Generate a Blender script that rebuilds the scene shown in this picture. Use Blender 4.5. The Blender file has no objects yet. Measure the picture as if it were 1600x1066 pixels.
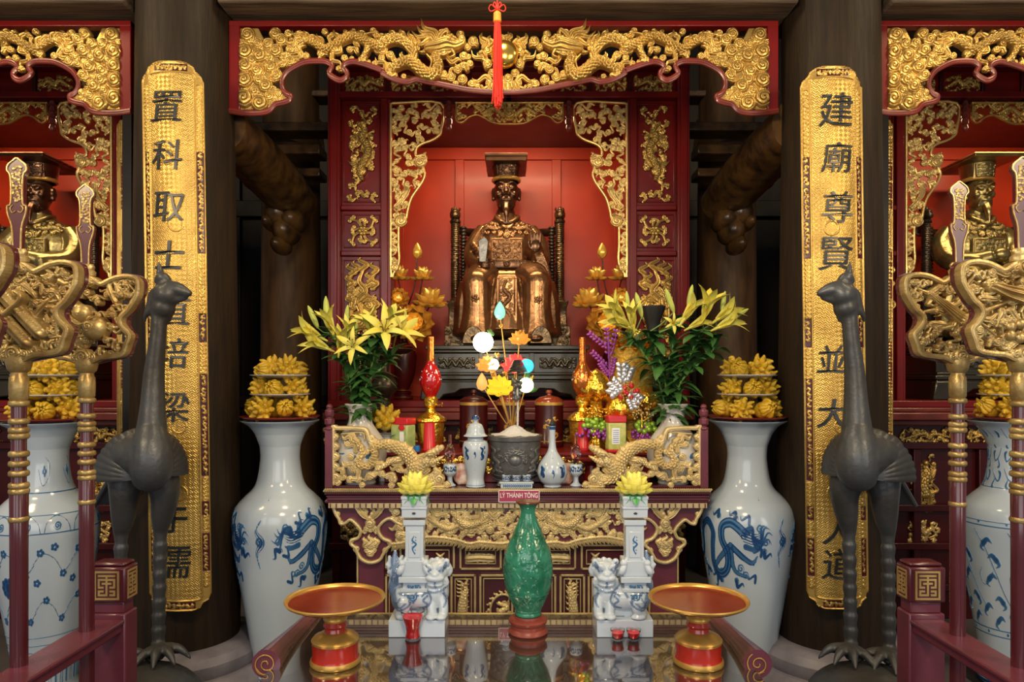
import bpy, bmesh, math, random
import numpy as np
from mathutils import Vector, Matrix, Quaternion
PI = math.pi
SC = bpy.context.scene
COL = SC.collection
# ---------------------------------------------------------------- camera
F, HOR, CAMZ = 1090.0, 590.0, 1.6      # focal length in px, horizon row, eye height (m)
cam_data = bpy.data.cameras.new('camera')
cam_data.sensor_width = 36.0
cam_data.lens = F / 1600 * 36.0
cam_data.shift_y = (HOR - 533.0) / 1600
cam_data.clip_start = 0.05
cam = bpy.data.objects.new('camera', cam_data); COL.objects.link(cam)
cam.location = (0, 0, CAMZ); cam.rotation_euler = (PI / 2, 0, 0)
SC.camera = cam
# ---------------------------------------------------------------- light
SC.view_settings.view_transform = 'Standard'; SC.view_settings.look = 'None'
SC.view_settings.gamma = 1.0; SC.view_settings.use_curve_mapping = False
SC.view_settings.exposure = 0.35
world = bpy.data.worlds.new('world'); SC.world = world; world.use_nodes = True
bg = world.node_tree.nodes['Background']
bg.inputs[0].default_value = (0.72, 0.72, 0.76, 1); bg.inputs[1].default_value = 0.24
def area(name, loc, target, size, power, col, size_y=None):
    l = bpy.data.lights.new(name, 'AREA'); l.energy = power; l.color = col; l.size = size
    if size_y: l.shape = 'RECTANGLE'; l.size_y = size_y
    o = bpy.data.objects.new(name, l); COL.objects.link(o); o.location = loc
    o.rotation_euler = (Vector(target) - Vector(loc)).to_track_quat('-Z', 'Y').to_euler()
    return o
# daylight from the open front of the hall, behind the photographer
area('courtyard_daylight', (-1.5, -3.4, 2.6), (0, 4, 1.5), 5.5, 105, (0.93, 0.96, 1.0), 2.6)
area('courtyard_daylight_side', (3.6, -2.0, 2.2), (0.3, 4, 1.4), 1.6, 40, (1.0, 0.97, 0.92), 2.4)
# unseen warm fill lights, added to brighten the friezes and shrine fronts
area('warm_fill_light', (-0.2, 2.5, 4.5), (0, 4.0, 2.6), 0.5, 30, (1.0, 0.80, 0.50))
area('warm_fill_light', (-3.3, 2.4, 4.4), (-3.2, 4.0, 2.6), 0.5, 34, (1.0, 0.74, 0.42))
area('warm_fill_light', (3.3, 2.4, 4.4), (3.2, 4.0, 2.6), 0.5, 34, (1.0, 0.74, 0.42))
for _x, _p in ((-2.6, 36), (0.0, 42), (2.6, 36)):
    area('warm_fill_light', (_x, 0.9, 2.95), (_x * 1.1, 4.6, 2.3), 0.45, _p, (1.0, 0.76, 0.46))
# lamps inside the shrines, behind the top rail
for _x, _p in ((-3.38, 12), (-0.03, 17), (3.38, 12)):
    area('shrine_lamp', (_x, 4.72, 3.36), (_x, 5.1, 2.0), 0.9, _p * .8, (1.0, 0.72, 0.42), 0.10)
# ---------------------------------------------------------------- helpers
def P(px, py, d):
    return Vector(((px - 800) * d / F, d, CAMZ - (py - HOR) * d / F))
def crom(pts, n=8):
    """catmull-rom through points (tuples of any length) -> array"""
    p = np.array(pts, float)
    if len(p) < 3:
        t = np.linspace(0, 1, n * (len(p) - 1) + 1)[:, None]
        return p[0] * (1 - t) + p[-1] * t
    q = np.vstack([2 * p[0] - p[1], p, 2 * p[-1] - p[-2]])
    out = []
    t = np.linspace(0, 1, n, endpoint=False)[:, None]
    for i in range(1, len(q) - 2):
        a, b, c, d = q[i - 1], q[i], q[i + 1], q[i + 2]
        out.append(0.5 * (2 * b + (c - a) * t + (2 * a - 5 * b + 4 * c - d) * t**2 + (3 * b - a - 3 * c + d) * t**3))
    out.append(p[-1][None])
    return np.vstack(out)
def inpoly(X, Y, poly):
    r = np.zeros(X.shape, bool); n = len(poly)
    for i in range(n):
        x1, y1 = poly[i]; x2, y2 = poly[(i + 1) % n]
        if y1 == y2: continue
        c = ((Y > y1) != (Y > y2)) & (X < (x2 - x1) * (Y - y1) / (y2 - y1) + x1)
        r ^= c
    return r
# ---- materials
def mat(name, col, rough=0.5, metal=0.0, noise=0.0, nscale=8.0, bump=0.0, bscale=40.0, coat=0.0, col2=None,
        emit=None, estr=0.0, trans=0.0, ior=1.45, stretch=(1, 1, 1), spec=0.5, sub=0.0, alpha=1.0, ink=None, detail=4):
    m = bpy.data.materials.new(name); m.use_nodes = True
    nt = m.node_tree; N = nt.nodes; L = nt.links; b = N['Principled BSDF']
    b.inputs['Base Color'].default_value = (*col, 1); b.inputs['Roughness'].default_value = rough
    b.inputs['Metallic'].default_value = metal; b.inputs['Coat Weight'].default_value = coat
    b.inputs['Coat Roughness'].default_value = 0.12
    b.inputs['IOR'].default_value = ior; b.inputs['Transmission Weight'].default_value = trans
    b.inputs['Specular IOR Level'].default_value = spec
    if sub: b.inputs['Subsurface Weight'].default_value = sub; b.inputs['Subsurface Radius'].default_value = (.02, .015, .01)
    if emit: b.inputs['Emission Color'].default_value = (*emit, 1); b.inputs['Emission Strength'].default_value = estr
    src = None
    if noise or bump or col2:
        tc = N.new('ShaderNodeTexCoord'); mp = N.new('ShaderNodeMapping'); mp.inputs['Scale'].default_value = stretch
        L.new(tc.outputs['Object'], mp.inputs[0])
    if noise or col2:
        nz = N.new('ShaderNodeTexNoise'); nz.inputs['Scale'].default_value = nscale; nz.inputs['Detail'].default_value = detail
        L.new(mp.outputs[0], nz.inputs[0])
        rp = N.new('ShaderNodeValToRGB'); rp.color_ramp.elements[0].position = 0.32; rp.color_ramp.elements[1].position = 0.68
        c2 = col2 if col2 else tuple(c * (1 - noise) for c in col)
        rp.color_ramp.elements[0].color = (*c2, 1); rp.color_ramp.elements[1].color = (*col, 1)
        L.new(nz.outputs[0], rp.inputs[0]); src = rp.outputs[0]
        rr = N.new('ShaderNodeMapRange'); rr.inputs[3].default_value = rough * 1.25; rr.inputs[4].default_value = rough * 0.8
        L.new(nz.outputs[0], rr.inputs[0]); L.new(rr.outputs[0], b.inputs['Roughness'])
    if ink:
        at = N.new('ShaderNodeAttribute'); at.attribute_name = 'ink'
        mx = N.new('ShaderNodeMix'); mx.data_type = 'RGBA'
        L.new(at.outputs['Fac'], mx.inputs[0])
        if src: L.new(src, mx.inputs[6])
        else: mx.inputs[6].default_value = (*col, 1)
        mx.inputs[7].default_value = (*ink, 1); src = mx.outputs[2]
    if src: L.new(src, b.inputs['Base Color'])
    if bump:
        bz = N.new('ShaderNodeTexNoise'); bz.inputs['Scale'].default_value = bscale; bz.inputs['Detail'].default_value = 3
        L.new(mp.outputs[0], bz.inputs[0])
        bp = N.new('ShaderNodeBump'); bp.inputs['Strength'].default_value = bump; bp.inputs['Distance'].default_value = 0.01
        L.new(bz.outputs[0], bp.inputs['Height']); L.new(bp.outputs[0], b.inputs['Normal'])
    m.diffuse_color = (*col, 1)
    return m
M = {}
M['gold'] = mat('gold_leaf', (.58, .37, .10), .30, .75, noise=.35, nscale=9, bump=.15, bscale=60)
M['goldpale'] = mat('pale_gold_leaf', (.72, .50, .18), .34, .70, noise=.30, nscale=14, bump=.12, bscale=70)
M['goldaltar'] = mat('pale_gilt_paint', (.70, .54, .25), .38, .42, noise=.3, nscale=14, bump=.12, bscale=70)
M['brick'] = mat('brick_red_wood', (.24, .045, .028), .38, noise=.3, nscale=9)
M['golddull'] = mat('aged_gold_paint', (.50, .37, .15), .36, .6, col2=(.26, .16, .05), nscale=16, bump=.2, bscale=60)
M['goldshiny'] = mat('polished_gold', (.85, .52, .10), .18, .95)
M['goldfoil'] = mat('gold_foil', (.85, .50, .06), .16, .9, bump=.6, bscale=45)
M['red'] = mat('red_lacquer', (.145, .005, .004), .30, noise=.25, nscale=4, coat=.12, spec=.35)
M['redback'] = mat('bright_red_lacquer', (.42, .034, .010), .36, noise=.25, nscale=2.5, coat=.05, spec=.35)
M['reddark'] = mat('dark_red_lacquer', (.052, .004, .005), .30, noise=.3, nscale=5, coat=.12, spec=.35)
M['maroon'] = mat('maroon_lacquer', (.085, .014, .020), .24, noise=.3, nscale=5, coat=.4)
M['mauve'] = mat('mauve_lacquer', (.14, .030, .048), .28, noise=.3, nscale=6, coat=.3)
M['redbrown'] = mat('red_brown_wood', (.15, .020, .012), .30, noise=.4, nscale=12, coat=.1)
M['column'] = mat('dark_timber', (.022, .0125, .005), .6, col2=(.010, .006, .003), spec=.25, nscale=6, stretch=(5, 5, .5), bump=.25, bscale=20)
M['beam'] = mat('weathered_beam_timber', (.10, .070, .046), .6, col2=(.042, .029, .020), spec=.3, nscale=5, stretch=(.5, 5, 9), bump=.3, bscale=14)
M['timber'] = mat('brown_timber', (.11, .055, .016), .30, col2=(.020, .011, .006), nscale=5, stretch=(2, 2, 2), bump=.25, bscale=14)
M['rearwood'] = mat('rear_brown_timber', (.085, .042, .014), .55, col2=(.035, .018, .008), nscale=5, stretch=(3, 3, .6), spec=.3)
M['darkwood'] = mat('black_brown_wood', (.009, .005, .003), .5, noise=.5, nscale=5)
M['stone'] = mat('grey_stone', (.20, .19, .22), .6, col2=(.11, .10, .12), nscale=6, bump=.3, bscale=30)
M['bronze'] = mat('bronze', (.36, .19, .085), .30, .85, col2=(.17, .085, .04), nscale=7, bump=.22, bscale=38)
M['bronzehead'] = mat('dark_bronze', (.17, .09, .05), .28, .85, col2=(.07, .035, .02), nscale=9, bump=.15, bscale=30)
M['bronzegreen'] = mat('green_gold_bronze', (.38, .29, .11), .30, .85, col2=(.16, .13, .05), nscale=7, bump=.22, bscale=38)
M['bronzedark'] = mat('blackened_bronze', (.085, .062, .04), .28, .7, col2=(.045, .036, .028), nscale=6, bump=.2, bscale=30)
M['pedestal'] = mat('dark_lacquered_pedestal', (.055, .048, .032), .22, .55, noise=.4, nscale=5, coat=.3)
M['crane'] = mat('grey_patinated_bronze', (.062, .068, .074), .40, .35, col2=(.036, .034, .032), nscale=4, bump=.3, bscale=26, stretch=(1, 1, 1))
M['porc'] = mat('blue_white_porcelain', (.48, .55, .61), .16, coat=.3, ink=(.018, .085, .22), noise=.05, nscale=3)
M['cobalt'] = mat('cobalt_painting', (.10, .27, .45), .2, coat=.3, ink=(.008, .045, .15))
M['porcwhite'] = mat('blue_tinted_porcelain', (.43, .50, .56), .16, coat=.3, noise=.05, nscale=3)
M['porcplain'] = mat('white_porcelain', (.62, .64, .65), .18, coat=.3)
M['celadon'] = mat('cream_glazed_porcelain', (.56, .54, .49), .16, coat=.4)
M['green'] = mat('green_glaze', (.006, .10, .05), .10, coat=.6, col2=(.03, .22, .13), nscale=16, bump=.5, bscale=22)
M['redpaint'] = mat('red_paint', (.42, .022, .010), .22, noise=.3, nscale=8, coat=.4)
M['traytop'] = mat('red_brown_tray_lacquer', (.17, .022, .010), .20, col2=(.23, .038, .014), nscale=9, coat=.5)
M['goldpaint'] = mat('gold_paint', (.62, .36, .08), .32, .55, noise=.3, nscale=12)
M['citron'] = mat('citron_peel', (.60, .40, .03), .45, col2=(.44, .26, .012), nscale=12, bump=.25, bscale=60, sub=.1)
M['citronpale'] = mat('pale_citron_peel', (.74, .56, .05), .45, col2=(.62, .40, .02), nscale=12, bump=.25, bscale=60, sub=.1)
M['lily'] = mat('yellow_lily_petal', (.64, .53, .06), .5, col2=(.54, .54, .12), nscale=14, sub=.15)
M['bud'] = mat('green_lily_bud', (.45, .52, .10), .5, noise=.3, nscale=14)
M['leaf'] = mat('green_leaf', (.045, .14, .03), .4, noise=.5, nscale=12)
M['stem'] = mat('green_stem', (.12, .25, .05), .45)
M['black'] = mat('black_ink', (.010, .013, .016), .35)
M['goldplaque'] = mat('plaque_gold_leaf', (.56, .35, .085), .34, .7, noise=.35, nscale=6, bump=.15, bscale=60)
M['charcoal'] = mat('dark_metal', (.035, .035, .036), .4, .5)
M['pewter'] = mat('pewter', (.17, .17, .165), .36, .6, noise=.35, nscale=12, bump=.25, bscale=40)
M['ash'] = mat('incense_ash', (.50, .50, .50), .9, bump=.8, bscale=60)
M['floor'] = mat('floor_tile', (.10, .09, .09), .5, noise=.4, nscale=3)
M['tassel'] = mat('red_silk_cord', (.60, .025, .012), .55)
M['tasselgold'] = mat('gold_silk_wrap', (.75, .30, .04), .5)
M['signpink'] = mat('rose_sign_plate', (.34, .045, .10), .4)
M['white'] = mat('white_paint', (.8, .8, .78), .45)
M['glass'] = mat('clear_glass', (1, 1, 1), .03, trans=1.0, ior=1.45)
M['redglass'] = mat('red_glass', (.85, .05, .02), .05, trans=.6, ior=1.45)
M['redwax'] = mat('red_liquid', (.60, .010, .010), .10, coat=.5, sub=.1)
M['purple'] = mat('purple_foil', (.33, .07, .36), .35, .4)
M['silver'] = mat('silver_foil', (.62, .62, .66), .3, .75)
M['greenfoil'] = mat('green_foil', (.30, .50, .06), .3, .4)
M['bluecap'] = mat('blue_plastic', (.02, .16, .50), .3)
M['tinred'] = mat('red_tin', (.55, .02, .03), .3)
M['tinyellow'] = mat('yellow_printed_tin', (.66, .60, .20), .35, col2=(.30, .42, .10), nscale=22)
M['tingreen'] = mat('green_printed_tin', (.45, .52, .20), .35, col2=(.22, .34, .12), nscale=24)
# glossy glass-topped table: dark timber under a reflective sheet
M['tableglass'] = mat('glass_table_sheet', (.035, .022, .018), .02, coat=1.0, spec=1.0, ior=2.2)
M['cream'] = mat('cream_gilt', (.66, .52, .27), .4, .4, noise=.3, nscale=18)
# ---- objects
def tag(o, label=None, cat=None, group=None, kind=None):
    if label: o['label'] = label
    if cat: o['category'] = cat
    if group: o['group'] = group
    if kind: o['kind'] = kind
    return o
def thing(name, label, cat, loc=(0, 0, 0), rotz=0.0, group=None):
    o = bpy.data.objects.new(name, None); COL.objects.link(o); o.location = loc; o.rotation_euler = (0, 0, rotz)
    o.empty_display_size = .05
    return tag(o, label, cat, group)
def link(name, me, mats, parent=None, loc=None, bevel=0, sharp=40, smooth=True):
    me.name = name
    if not isinstance(mats, (list, tuple)): mats = [mats]
    for m in mats: me.materials.append(M[m] if isinstance(m, str) else m)
    if smooth and len(me.polygons):
        me.polygons.foreach_set('use_smooth', [True] * len(me.polygons))
        if sharp: me.set_sharp_from_angle(angle=math.radians(sharp))
    o = bpy.data.objects.new(name, me); COL.objects.link(o)
    if parent: o.parent = parent
    if loc is not None: o.location = loc
    if bevel:
        b = o.modifiers.new('bevel', 'BEVEL'); b.width = bevel; b.segments = 2; b.limit_method = 'ANGLE'; b.angle_limit = .6
    return o
def dup(root, loc=None, label=None, group=None, rotz=None, parent=None):
    r = root.copy(); COL.objects.link(r)
    if loc is not None: r.location = loc
    if rotz is not None: r.rotation_euler = (0, 0, rotz)
    if label: r['label'] = label
    if group: r['group'] = group
    if parent: r.parent = parent
    for ch in list(root.children):
        c = ch.copy(); COL.objects.link(c); c.parent = r
        for g in ch.children:
            e = g.copy(); COL.objects.link(e); e.parent = c
    return r
class MB:
    """collects shapes into one mesh"""
    def __init__(s): s.v = []; s.f = []; s.m = []
    def add(s, v, f, m=0, T=None):
        b = len(s.v)
        if T is not None: v = [tuple(T @ Vector(p)) for p in v]
        s.v += [tuple(map(float, p)) for p in v]; s.f += [tuple(i + b for i in q) for q in f]; s.m += [m] * len(f); return s
    def box(s, x0, x1, y0, y1, z0, z1, m=0, T=None):
        v = [(x, y, z) for x in (x0, x1) for y in (y0, y1) for z in (z0, z1)]
        return s.add(v, [(0, 1, 3, 2), (4, 6, 7, 5), (0, 4, 5, 1), (2, 3, 7, 6), (0, 2, 6, 4), (1, 5, 7, 3)], m, T)
    def lathe(s, prof, seg=32, c=(0, 0, 0), m=0, smooth=0, sx=1, sy=1, T=None, cap=True):
        p = crom(prof, smooth) if smooth else np.array(prof, float)
        v = []; f = []; n = len(p)
        for r, z in p:
            for k in range(seg):
                a = 2 * PI * k / seg
                v.append((c[0] + max(r, 1e-5) * math.cos(a) * sx, c[1] + max(r, 1e-5) * math.sin(a) * sy, c[2] + z))
        for i in range(n - 1):
            for k in range(seg):
                k2 = (k + 1) % seg
                f.append((i * seg + k, i * seg + k2, (i + 1) * seg + k2, (i + 1) * seg + k))
        if cap: f.append(tuple(range(seg - 1, -1, -1))); f.append(tuple((n - 1) * seg + k for k in range(seg)))
        return s.add(v, f, m, T)
    def tube(s, pts, r, seg=10, m=0, n=6, flat=1.0, T=None, smooth=True):
        """tube through points; r scalar or list; flat squashes the section along its binormal"""
        pts = np.array(pts, float)
        rr = np.full(len(pts), float(r)) if np.isscalar(r) else np.array(r, float)
        q = crom(np.hstack([pts, rr[:, None]]), n) if smooth and len(pts) > 2 else np.hstack([pts, rr[:, None]])
        c, rr = q[:, :3], np.maximum(q[:, 3], 1e-4)
        tan = np.gradient(c, axis=0); tan /= np.linalg.norm(tan, axis=1)[:, None] + 1e-12
        up = np.array([0, 1, 0.]) if abs(tan[0][1]) < .9 else np.array([1., 0, 0])
        v = []; f = []; nn = len(c); u = up
        for i in range(nn):
            u = u - tan[i] * np.dot(u, tan[i]); l = np.linalg.norm(u)
            if l < 1e-6: u = np.array([1., 0, 0]); u = u - tan[i] * np.dot(u, tan[i]); l = np.linalg.norm(u)
            u = u / l; w = np.cross(tan[i], u)
            for k in range(seg):
                a = 2 * PI * k / seg
                v.append(c[i] + rr[i] * (math.cos(a) * w + math.sin(a) * flat * u))
        for i in range(nn - 1):
            for k in range(seg):
                k2 = (k + 1) % seg
                f.append((i * seg + k, (i + 1) * seg + k, (i + 1) * seg + k2, i * seg + k2))
        f.append(tuple(range(seg))); f.append(tuple((nn - 1) * seg + k for k in range(seg - 1, -1, -1)))
        return s.add(v, f, m, T)
    def ell(s, c, r, m=0, seg=20, rings=12, T=None, rot=None):
        v = []; f = []; R = Matrix.Rotation(rot[1], 3, rot[0]) if rot else None
        def pt(x, y, z):
            p = Vector((r[0] * x, r[1] * y, r[2] * z))
            if R: p = R @ p
            return (c[0] + p.x, c[1] + p.y, c[2] + p.z)
        v.append(pt(0, 0, -1))
        for i in range(1, rings):
            t = -PI / 2 + PI * i / rings
            for k in range(seg):
                a = 2 * PI * k / seg; v.append(pt(math.cos(t) * math.cos(a), math.cos(t) * math.sin(a), math.sin(t)))
        v.append(pt(0, 0, 1)); top = len(v) - 1
        for k in range(seg):
            k2 = (k + 1) % seg
            f.append((0, 1 + k2, 1 + k)); f.append((top, 1 + (rings - 2) * seg + k, 1 + (rings - 2) * seg + k2))
            for i in range(rings - 2):
                a, b = 1 + i * seg, 1 + (i + 1) * seg
                f.append((a + k, a + k2, b + k2, b + k))
        return s.add(v, f, m, T)
    def prism(s, poly, y0, y1, m=0, T=None):
        """polygon in x,z extruded from y0 to y1"""
        n = len(poly)
        ar = sum(poly[i][0] * poly[(i + 1) % n][1] - poly[(i + 1) % n][0] * poly[i][1] for i in range(n))
        if ar < 0: poly = poly[::-1]
        v = [(x, y0, z) for x, z in poly] + [(x, y1, z) for x, z in poly]
        f = [tuple(range(n)), tuple(range(2 * n - 1, n - 1, -1))]
        f += [((i + 1) % n, i, n + i, n + (i + 1) % n) for i in range(n)]
        return s.add(v, f, m, T)
    def sheet(s, rows, m=0, T=None):
        """grid of points rows[i][j]"""
        n, k = len(rows), len(rows[0]); v = [p for r in rows for p in r]
        return s.add(v, [(i * k + j, i * k + j + 1, (i + 1) * k + j + 1, (i + 1) * k + j) for i in range(n - 1) for j in range(k - 1)], m, T)
    def mesh(s):
        me = bpy.data.meshes.new('m'); me.from_pydata(s.v, [], s.f)
        if any(s.m): me.polygons.foreach_set('material_index', s.m)
        me.update(); return me
    def obj(s, name, mats, parent=None, **k): return link(name, s.mesh(), mats, parent, **k)
def sculpt(mb, voxel, smooth=3, scale=None):
    """fuse overlapping closed shapes into one continuous surface"""
    me = mb.mesh(); o = bpy.data.objects.new('tmp', me); COL.objects.link(o)
    r = o.modifiers.new('r', 'REMESH'); r.mode = 'VOXEL'; r.voxel_size = voxel; r.adaptivity = 0
    if smooth:
        q = o.modifiers.new('s', 'SMOOTH'); q.iterations = smooth; q.factor = .5
    dg = bpy.context.evaluated_depsgraph_get(); dg.update()
    out = bpy.data.meshes.new_from_object(o.evaluated_get(dg), depsgraph=dg)
    bpy.data.objects.remove(o); bpy.data.meshes.remove(me)
    return out
def coords(me):
    a = np.empty(len(me.vertices) * 3); me.vertices.foreach_get('co', a); return a.reshape(-1, 3)
def set_ink(me, val):
    at = me.attributes.new('ink', 'FLOAT', 'POINT'); at.data.foreach_set('value', np.clip(val, 0, 1).astype(np.float32))
def split_pieces(name):
    """give every far-apart piece of the parts called name an object of its own"""
    for o in [o for o in COL.objects if o.type == 'MESH' and o.name.split('.')[0] == name]:
        me = o.data; nv = len(me.vertices); e = np.empty(len(me.edges) * 2, np.int32); me.edges.foreach_get('vertices', e); e = e.reshape(-1, 2)
        lab = np.arange(nv)
        while True:
            m = np.minimum(lab[e[:, 0]], lab[e[:, 1]]); new = lab.copy(); np.minimum.at(new, e[:, 0], m); np.minimum.at(new, e[:, 1], m); new = new[new]
            if (new == lab).all(): break
            lab = new
        u, inv = np.unique(lab, return_inverse=True); co = coords(me)
        lo = np.full((len(u), 3), 9e9); hi = -lo; np.minimum.at(lo, inv, co); np.maximum.at(hi, inv, co)
        k = len(u); grp = list(range(k)); size = (hi - lo).max(1)
        for i in range(k):
            for j in range(i):
                gap = np.linalg.norm(np.maximum(0, np.maximum(lo[i] - hi[j], lo[j] - hi[i])))
                if gap <= max(.02, .5 * max(size[i], size[j])):
                    a, b = grp[i], grp[j]
                    if a != b: grp = [min(a, b) if g in (a, b) else g for g in grp]
        gs = sorted(set(grp))
        if len(gs) < 2: continue
        vg = np.array([grp[i] for i in inv])
        for g in gs[1:]:
            bm = bmesh.new(); bm.from_mesh(me); bm.verts.ensure_lookup_table(); bmesh.ops.delete(bm, geom=[bm.verts[i] for i in np.nonzero(vg != g)[0]], context='VERTS')
            m2 = me.copy(); bm.to_mesh(m2); bm.free(); c = o.copy(); c.data = m2; COL.objects.link(c)
        bm = bmesh.new(); bm.from_mesh(me); bm.verts.ensure_lookup_table(); bmesh.ops.delete(bm, geom=[bm.verts[i] for i in np.nonzero(vg != gs[0])[0]], context='VERTS'); m2 = me.copy(); bm.to_mesh(m2); bm.free(); o.data = m2
def text_mesh(txt, size, depth=.002, bold=0.0):
    c = bpy.data.curves.new('t', 'FONT'); c.body = txt; c.size = size; c.extrude = depth; c.offset = bold * size; c.align_x = 'CENTER'; c.align_y = 'CENTER'
    o = bpy.data.objects.new('t', c); COL.objects.link(o)
    dg = bpy.context.evaluated_depsgraph_get(); dg.update()
    me = bpy.data.meshes.new_from_object(o.evaluated_get(dg), depsgraph=dg)
    bpy.data.objects.remove(o); bpy.data.curves.remove(c); return me
# ---- relief carving: heights rasterised from strokes, curls and scales, then meshed as solid openwork
class Carve:
    def __init__(s, x0, y0, x1, y1, res):
        s.x0, s.y0, s.res = x0, y0, res
        s.nx = int((x1 - x0) / res) + 1; s.ny = int((y1 - y0) / res) + 1
        s.X, s.Y = np.meshgrid(x0 + np.arange(s.nx) * res, y0 + np.arange(s.ny) * res)
        s.H = np.full((s.ny, s.nx), -1.0); s.mi = np.zeros((s.ny, s.nx), int)
    def win(s, a, b, c, d):
        i0 = max(0, int((b - s.y0) / s.res)); i1 = min(s.ny, int((d - s.y0) / s.res) + 2)
        j0 = max(0, int((a - s.x0) / s.res)); j1 = min(s.nx, int((c - s.x0) / s.res) + 2)
        return (slice(i0, max(i0, i1)), slice(j0, max(j0, j1)))
    def put(s, sl, h, mk, m=0):
        H = s.H[sl]; mi = s.mi[sl]; k = mk & (h > H); H[k] = h[k]; mi[k] = m
    def stroke(s, pts, r, k=.8, base=0.0, pat=None, amp=.25, fr=1.0, m=0, n=8):
        pts = np.array(pts, float); rr = np.interp(np.linspace(0, 1, len(pts)), np.linspace(0, 1, len(r) if not np.isscalar(r) else 2), r if not np.isscalar(r) else [r, r])
        q = crom(np.hstack([pts, rr[:, None]]), n)
        L = np.r_[0, np.cumsum(np.hypot(*np.diff(q[:, :2], axis=0).T))]
        mr = max(q[:, 2].min(), .4); cnt = max(3, int(L[-1] / max(s.res * .7, mr * .35)) + 1)
        t = np.linspace(0, L[-1], cnt); x = np.interp(t, L, q[:, 0]); y = np.interp(t, L, q[:, 1]); w = np.maximum(np.interp(t, L, q[:, 2]), .15)
        R = w.max(); sl = s.win(x.min() - R, y.min() - R, x.max() + R, y.max() + R)
        X, Y = s.X[sl], s.Y[sl]
        if X.size == 0: return s
        T = np.full(X.shape, 9.0); U = np.zeros(X.shape); V = np.zeros(X.shape); W = np.zeros(X.shape)
        dx, dy = np.gradient(x), np.gradient(y); dl = np.hypot(dx, dy) + 1e-9; dx /= dl; dy /= dl
        ox, oy = X[0, 0], Y[0, 0]; res = s.res
        for i in range(cnt):
            a = w[i]
            i0 = max(0, int((y[i] - a - oy) / res)); i1 = int((y[i] + a - oy) / res) + 2
            j0 = max(0, int((x[i] - a - ox) / res)); j1 = int((x[i] + a - ox) / res) + 2
            if i1 <= 0 or j1 <= 0: continue
            xx = X[i0:i1, j0:j1] - x[i]; yy = Y[i0:i1, j0:j1] - y[i]
            tt = np.sqrt(xx * xx + yy * yy) / a; sub = T[i0:i1, j0:j1]; mk = tt < sub
            sub[mk] = tt[mk]; U[i0:i1, j0:j1][mk] = t[i]; W[i0:i1, j0:j1][mk] = a
            V[i0:i1, j0:j1][mk] = ((xx * dy[i] - yy * dx[i]) / a)[mk]
        mk = T < 1
        h = k * W * np.sqrt(np.clip(1 - T * T, 0, 1))
        if pat == 'groove': h = h + amp * W * np.cos(V * PI * 2.2 * fr) * (T < .95)
        elif pat == 'scale':
            p = R * .55 / fr; row = np.floor(U / p * 1.0); vv = V * W / p + .5 * (row % 2)
            cell = np.abs((vv % 1) - .5) * 2; h = h + amp * R * (((U / p) % 1) * .6 - cell * .5)
        elif pat == 'rib': h = h + amp * W * np.cos(U / R * PI * 1.2 * fr)
        elif pat == 'rim': h = h + amp * W * (np.abs(V) > .62)
        s.put(sl, base + h, mk, m); return s
    def curl(s, cx, cy, R, dr=1, n=2.0, k=.55, base=0.0, a0=0.0, amp=.16, m=0, sy=1.0):
        sl = s.win(cx - R, cy - R, cx + R, cy + R); x, y = s.X[sl] - cx, (s.Y[sl] - cy) / sy
        if x.size == 0: return s
        th = np.arctan2(y, x)
        R2 = R * (1 + .025 * np.cos(th * 5 + cx)); n = n * 1.25
        rho = np.hypot(x, y) / R2
        ph = n * rho - dr * th / (2 * PI) + a0; fr = np.abs(ph - np.round(ph))
        lw = max(.17, s.res * 1.2 * n / R)
        h = k * R * (np.clip(1 - rho**5, 0, 1)**.5 * .62 + .25 * (1 - rho)) - (amp + .14) * R * np.clip(1 - fr / lw, 0, 1) * (rho < .9) + .05 * R
        s.put(sl, base + h, rho < 1, m); return s
    def dome(s, cx, cy, R, k=1.0, base=0.0, m=0, sy=1.0):
        sl = s.win(cx - R, cy - R * sy, cx + R, cy + R * sy); rho = np.hypot(s.X[sl] - cx, (s.Y[sl] - cy) / sy) / R
        s.put(sl, base + k * R * np.sqrt(np.clip(1 - rho**2, 0, 1)), rho < 1, m); return s
    def wisp(s, x0, y0, x1, y1, r=3.0, bend=.25, base=0.0, **kw):
        dx, dy = x1 - x0, y1 - y0; nx, ny = -dy * bend, dx * bend
        return s.stroke([(x0, y0), (x0 + dx * .33 + nx, y0 + dy * .33 + ny), (x0 + dx * .66 - nx * .6, y0 + dy * .66 - ny * .6), (x1, y1)],
                        [r, r * .9, r * .6, .25], base=base, pat='groove', **kw)
    def flame(s, x, y, L, w, ang=-PI / 2, bend=.3, base=0, m=0):
        return s.wisp(x, y, x + L * math.cos(ang), y + L * math.sin(ang), w, bend, base, m=m)
    def lingzhi(s, x, y, R, ang, rng, base=0.0, m=0):
        """small cloud: a curl, two lobes and a tail"""
        c, q = math.cos(ang), math.sin(ang); dr = rng.choice((-1, 1))
        s.wisp(x, y, x + c * R * 3.4, y + q * R * 3.4, R * .6, rng.choice((-.25, .25)), base, m=m)
        for e in (-1, 1): s.curl(x - c * R * .1 - q * e * R * .9, y - q * R * .1 + c * e * R * .9, R * .62, -e * dr, 1.3, base=base, m=m)
        s.curl(x - c * R * .55, y - q * R * .55, R * .85, dr, 1.6, base=base + R * .15, m=m)
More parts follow.
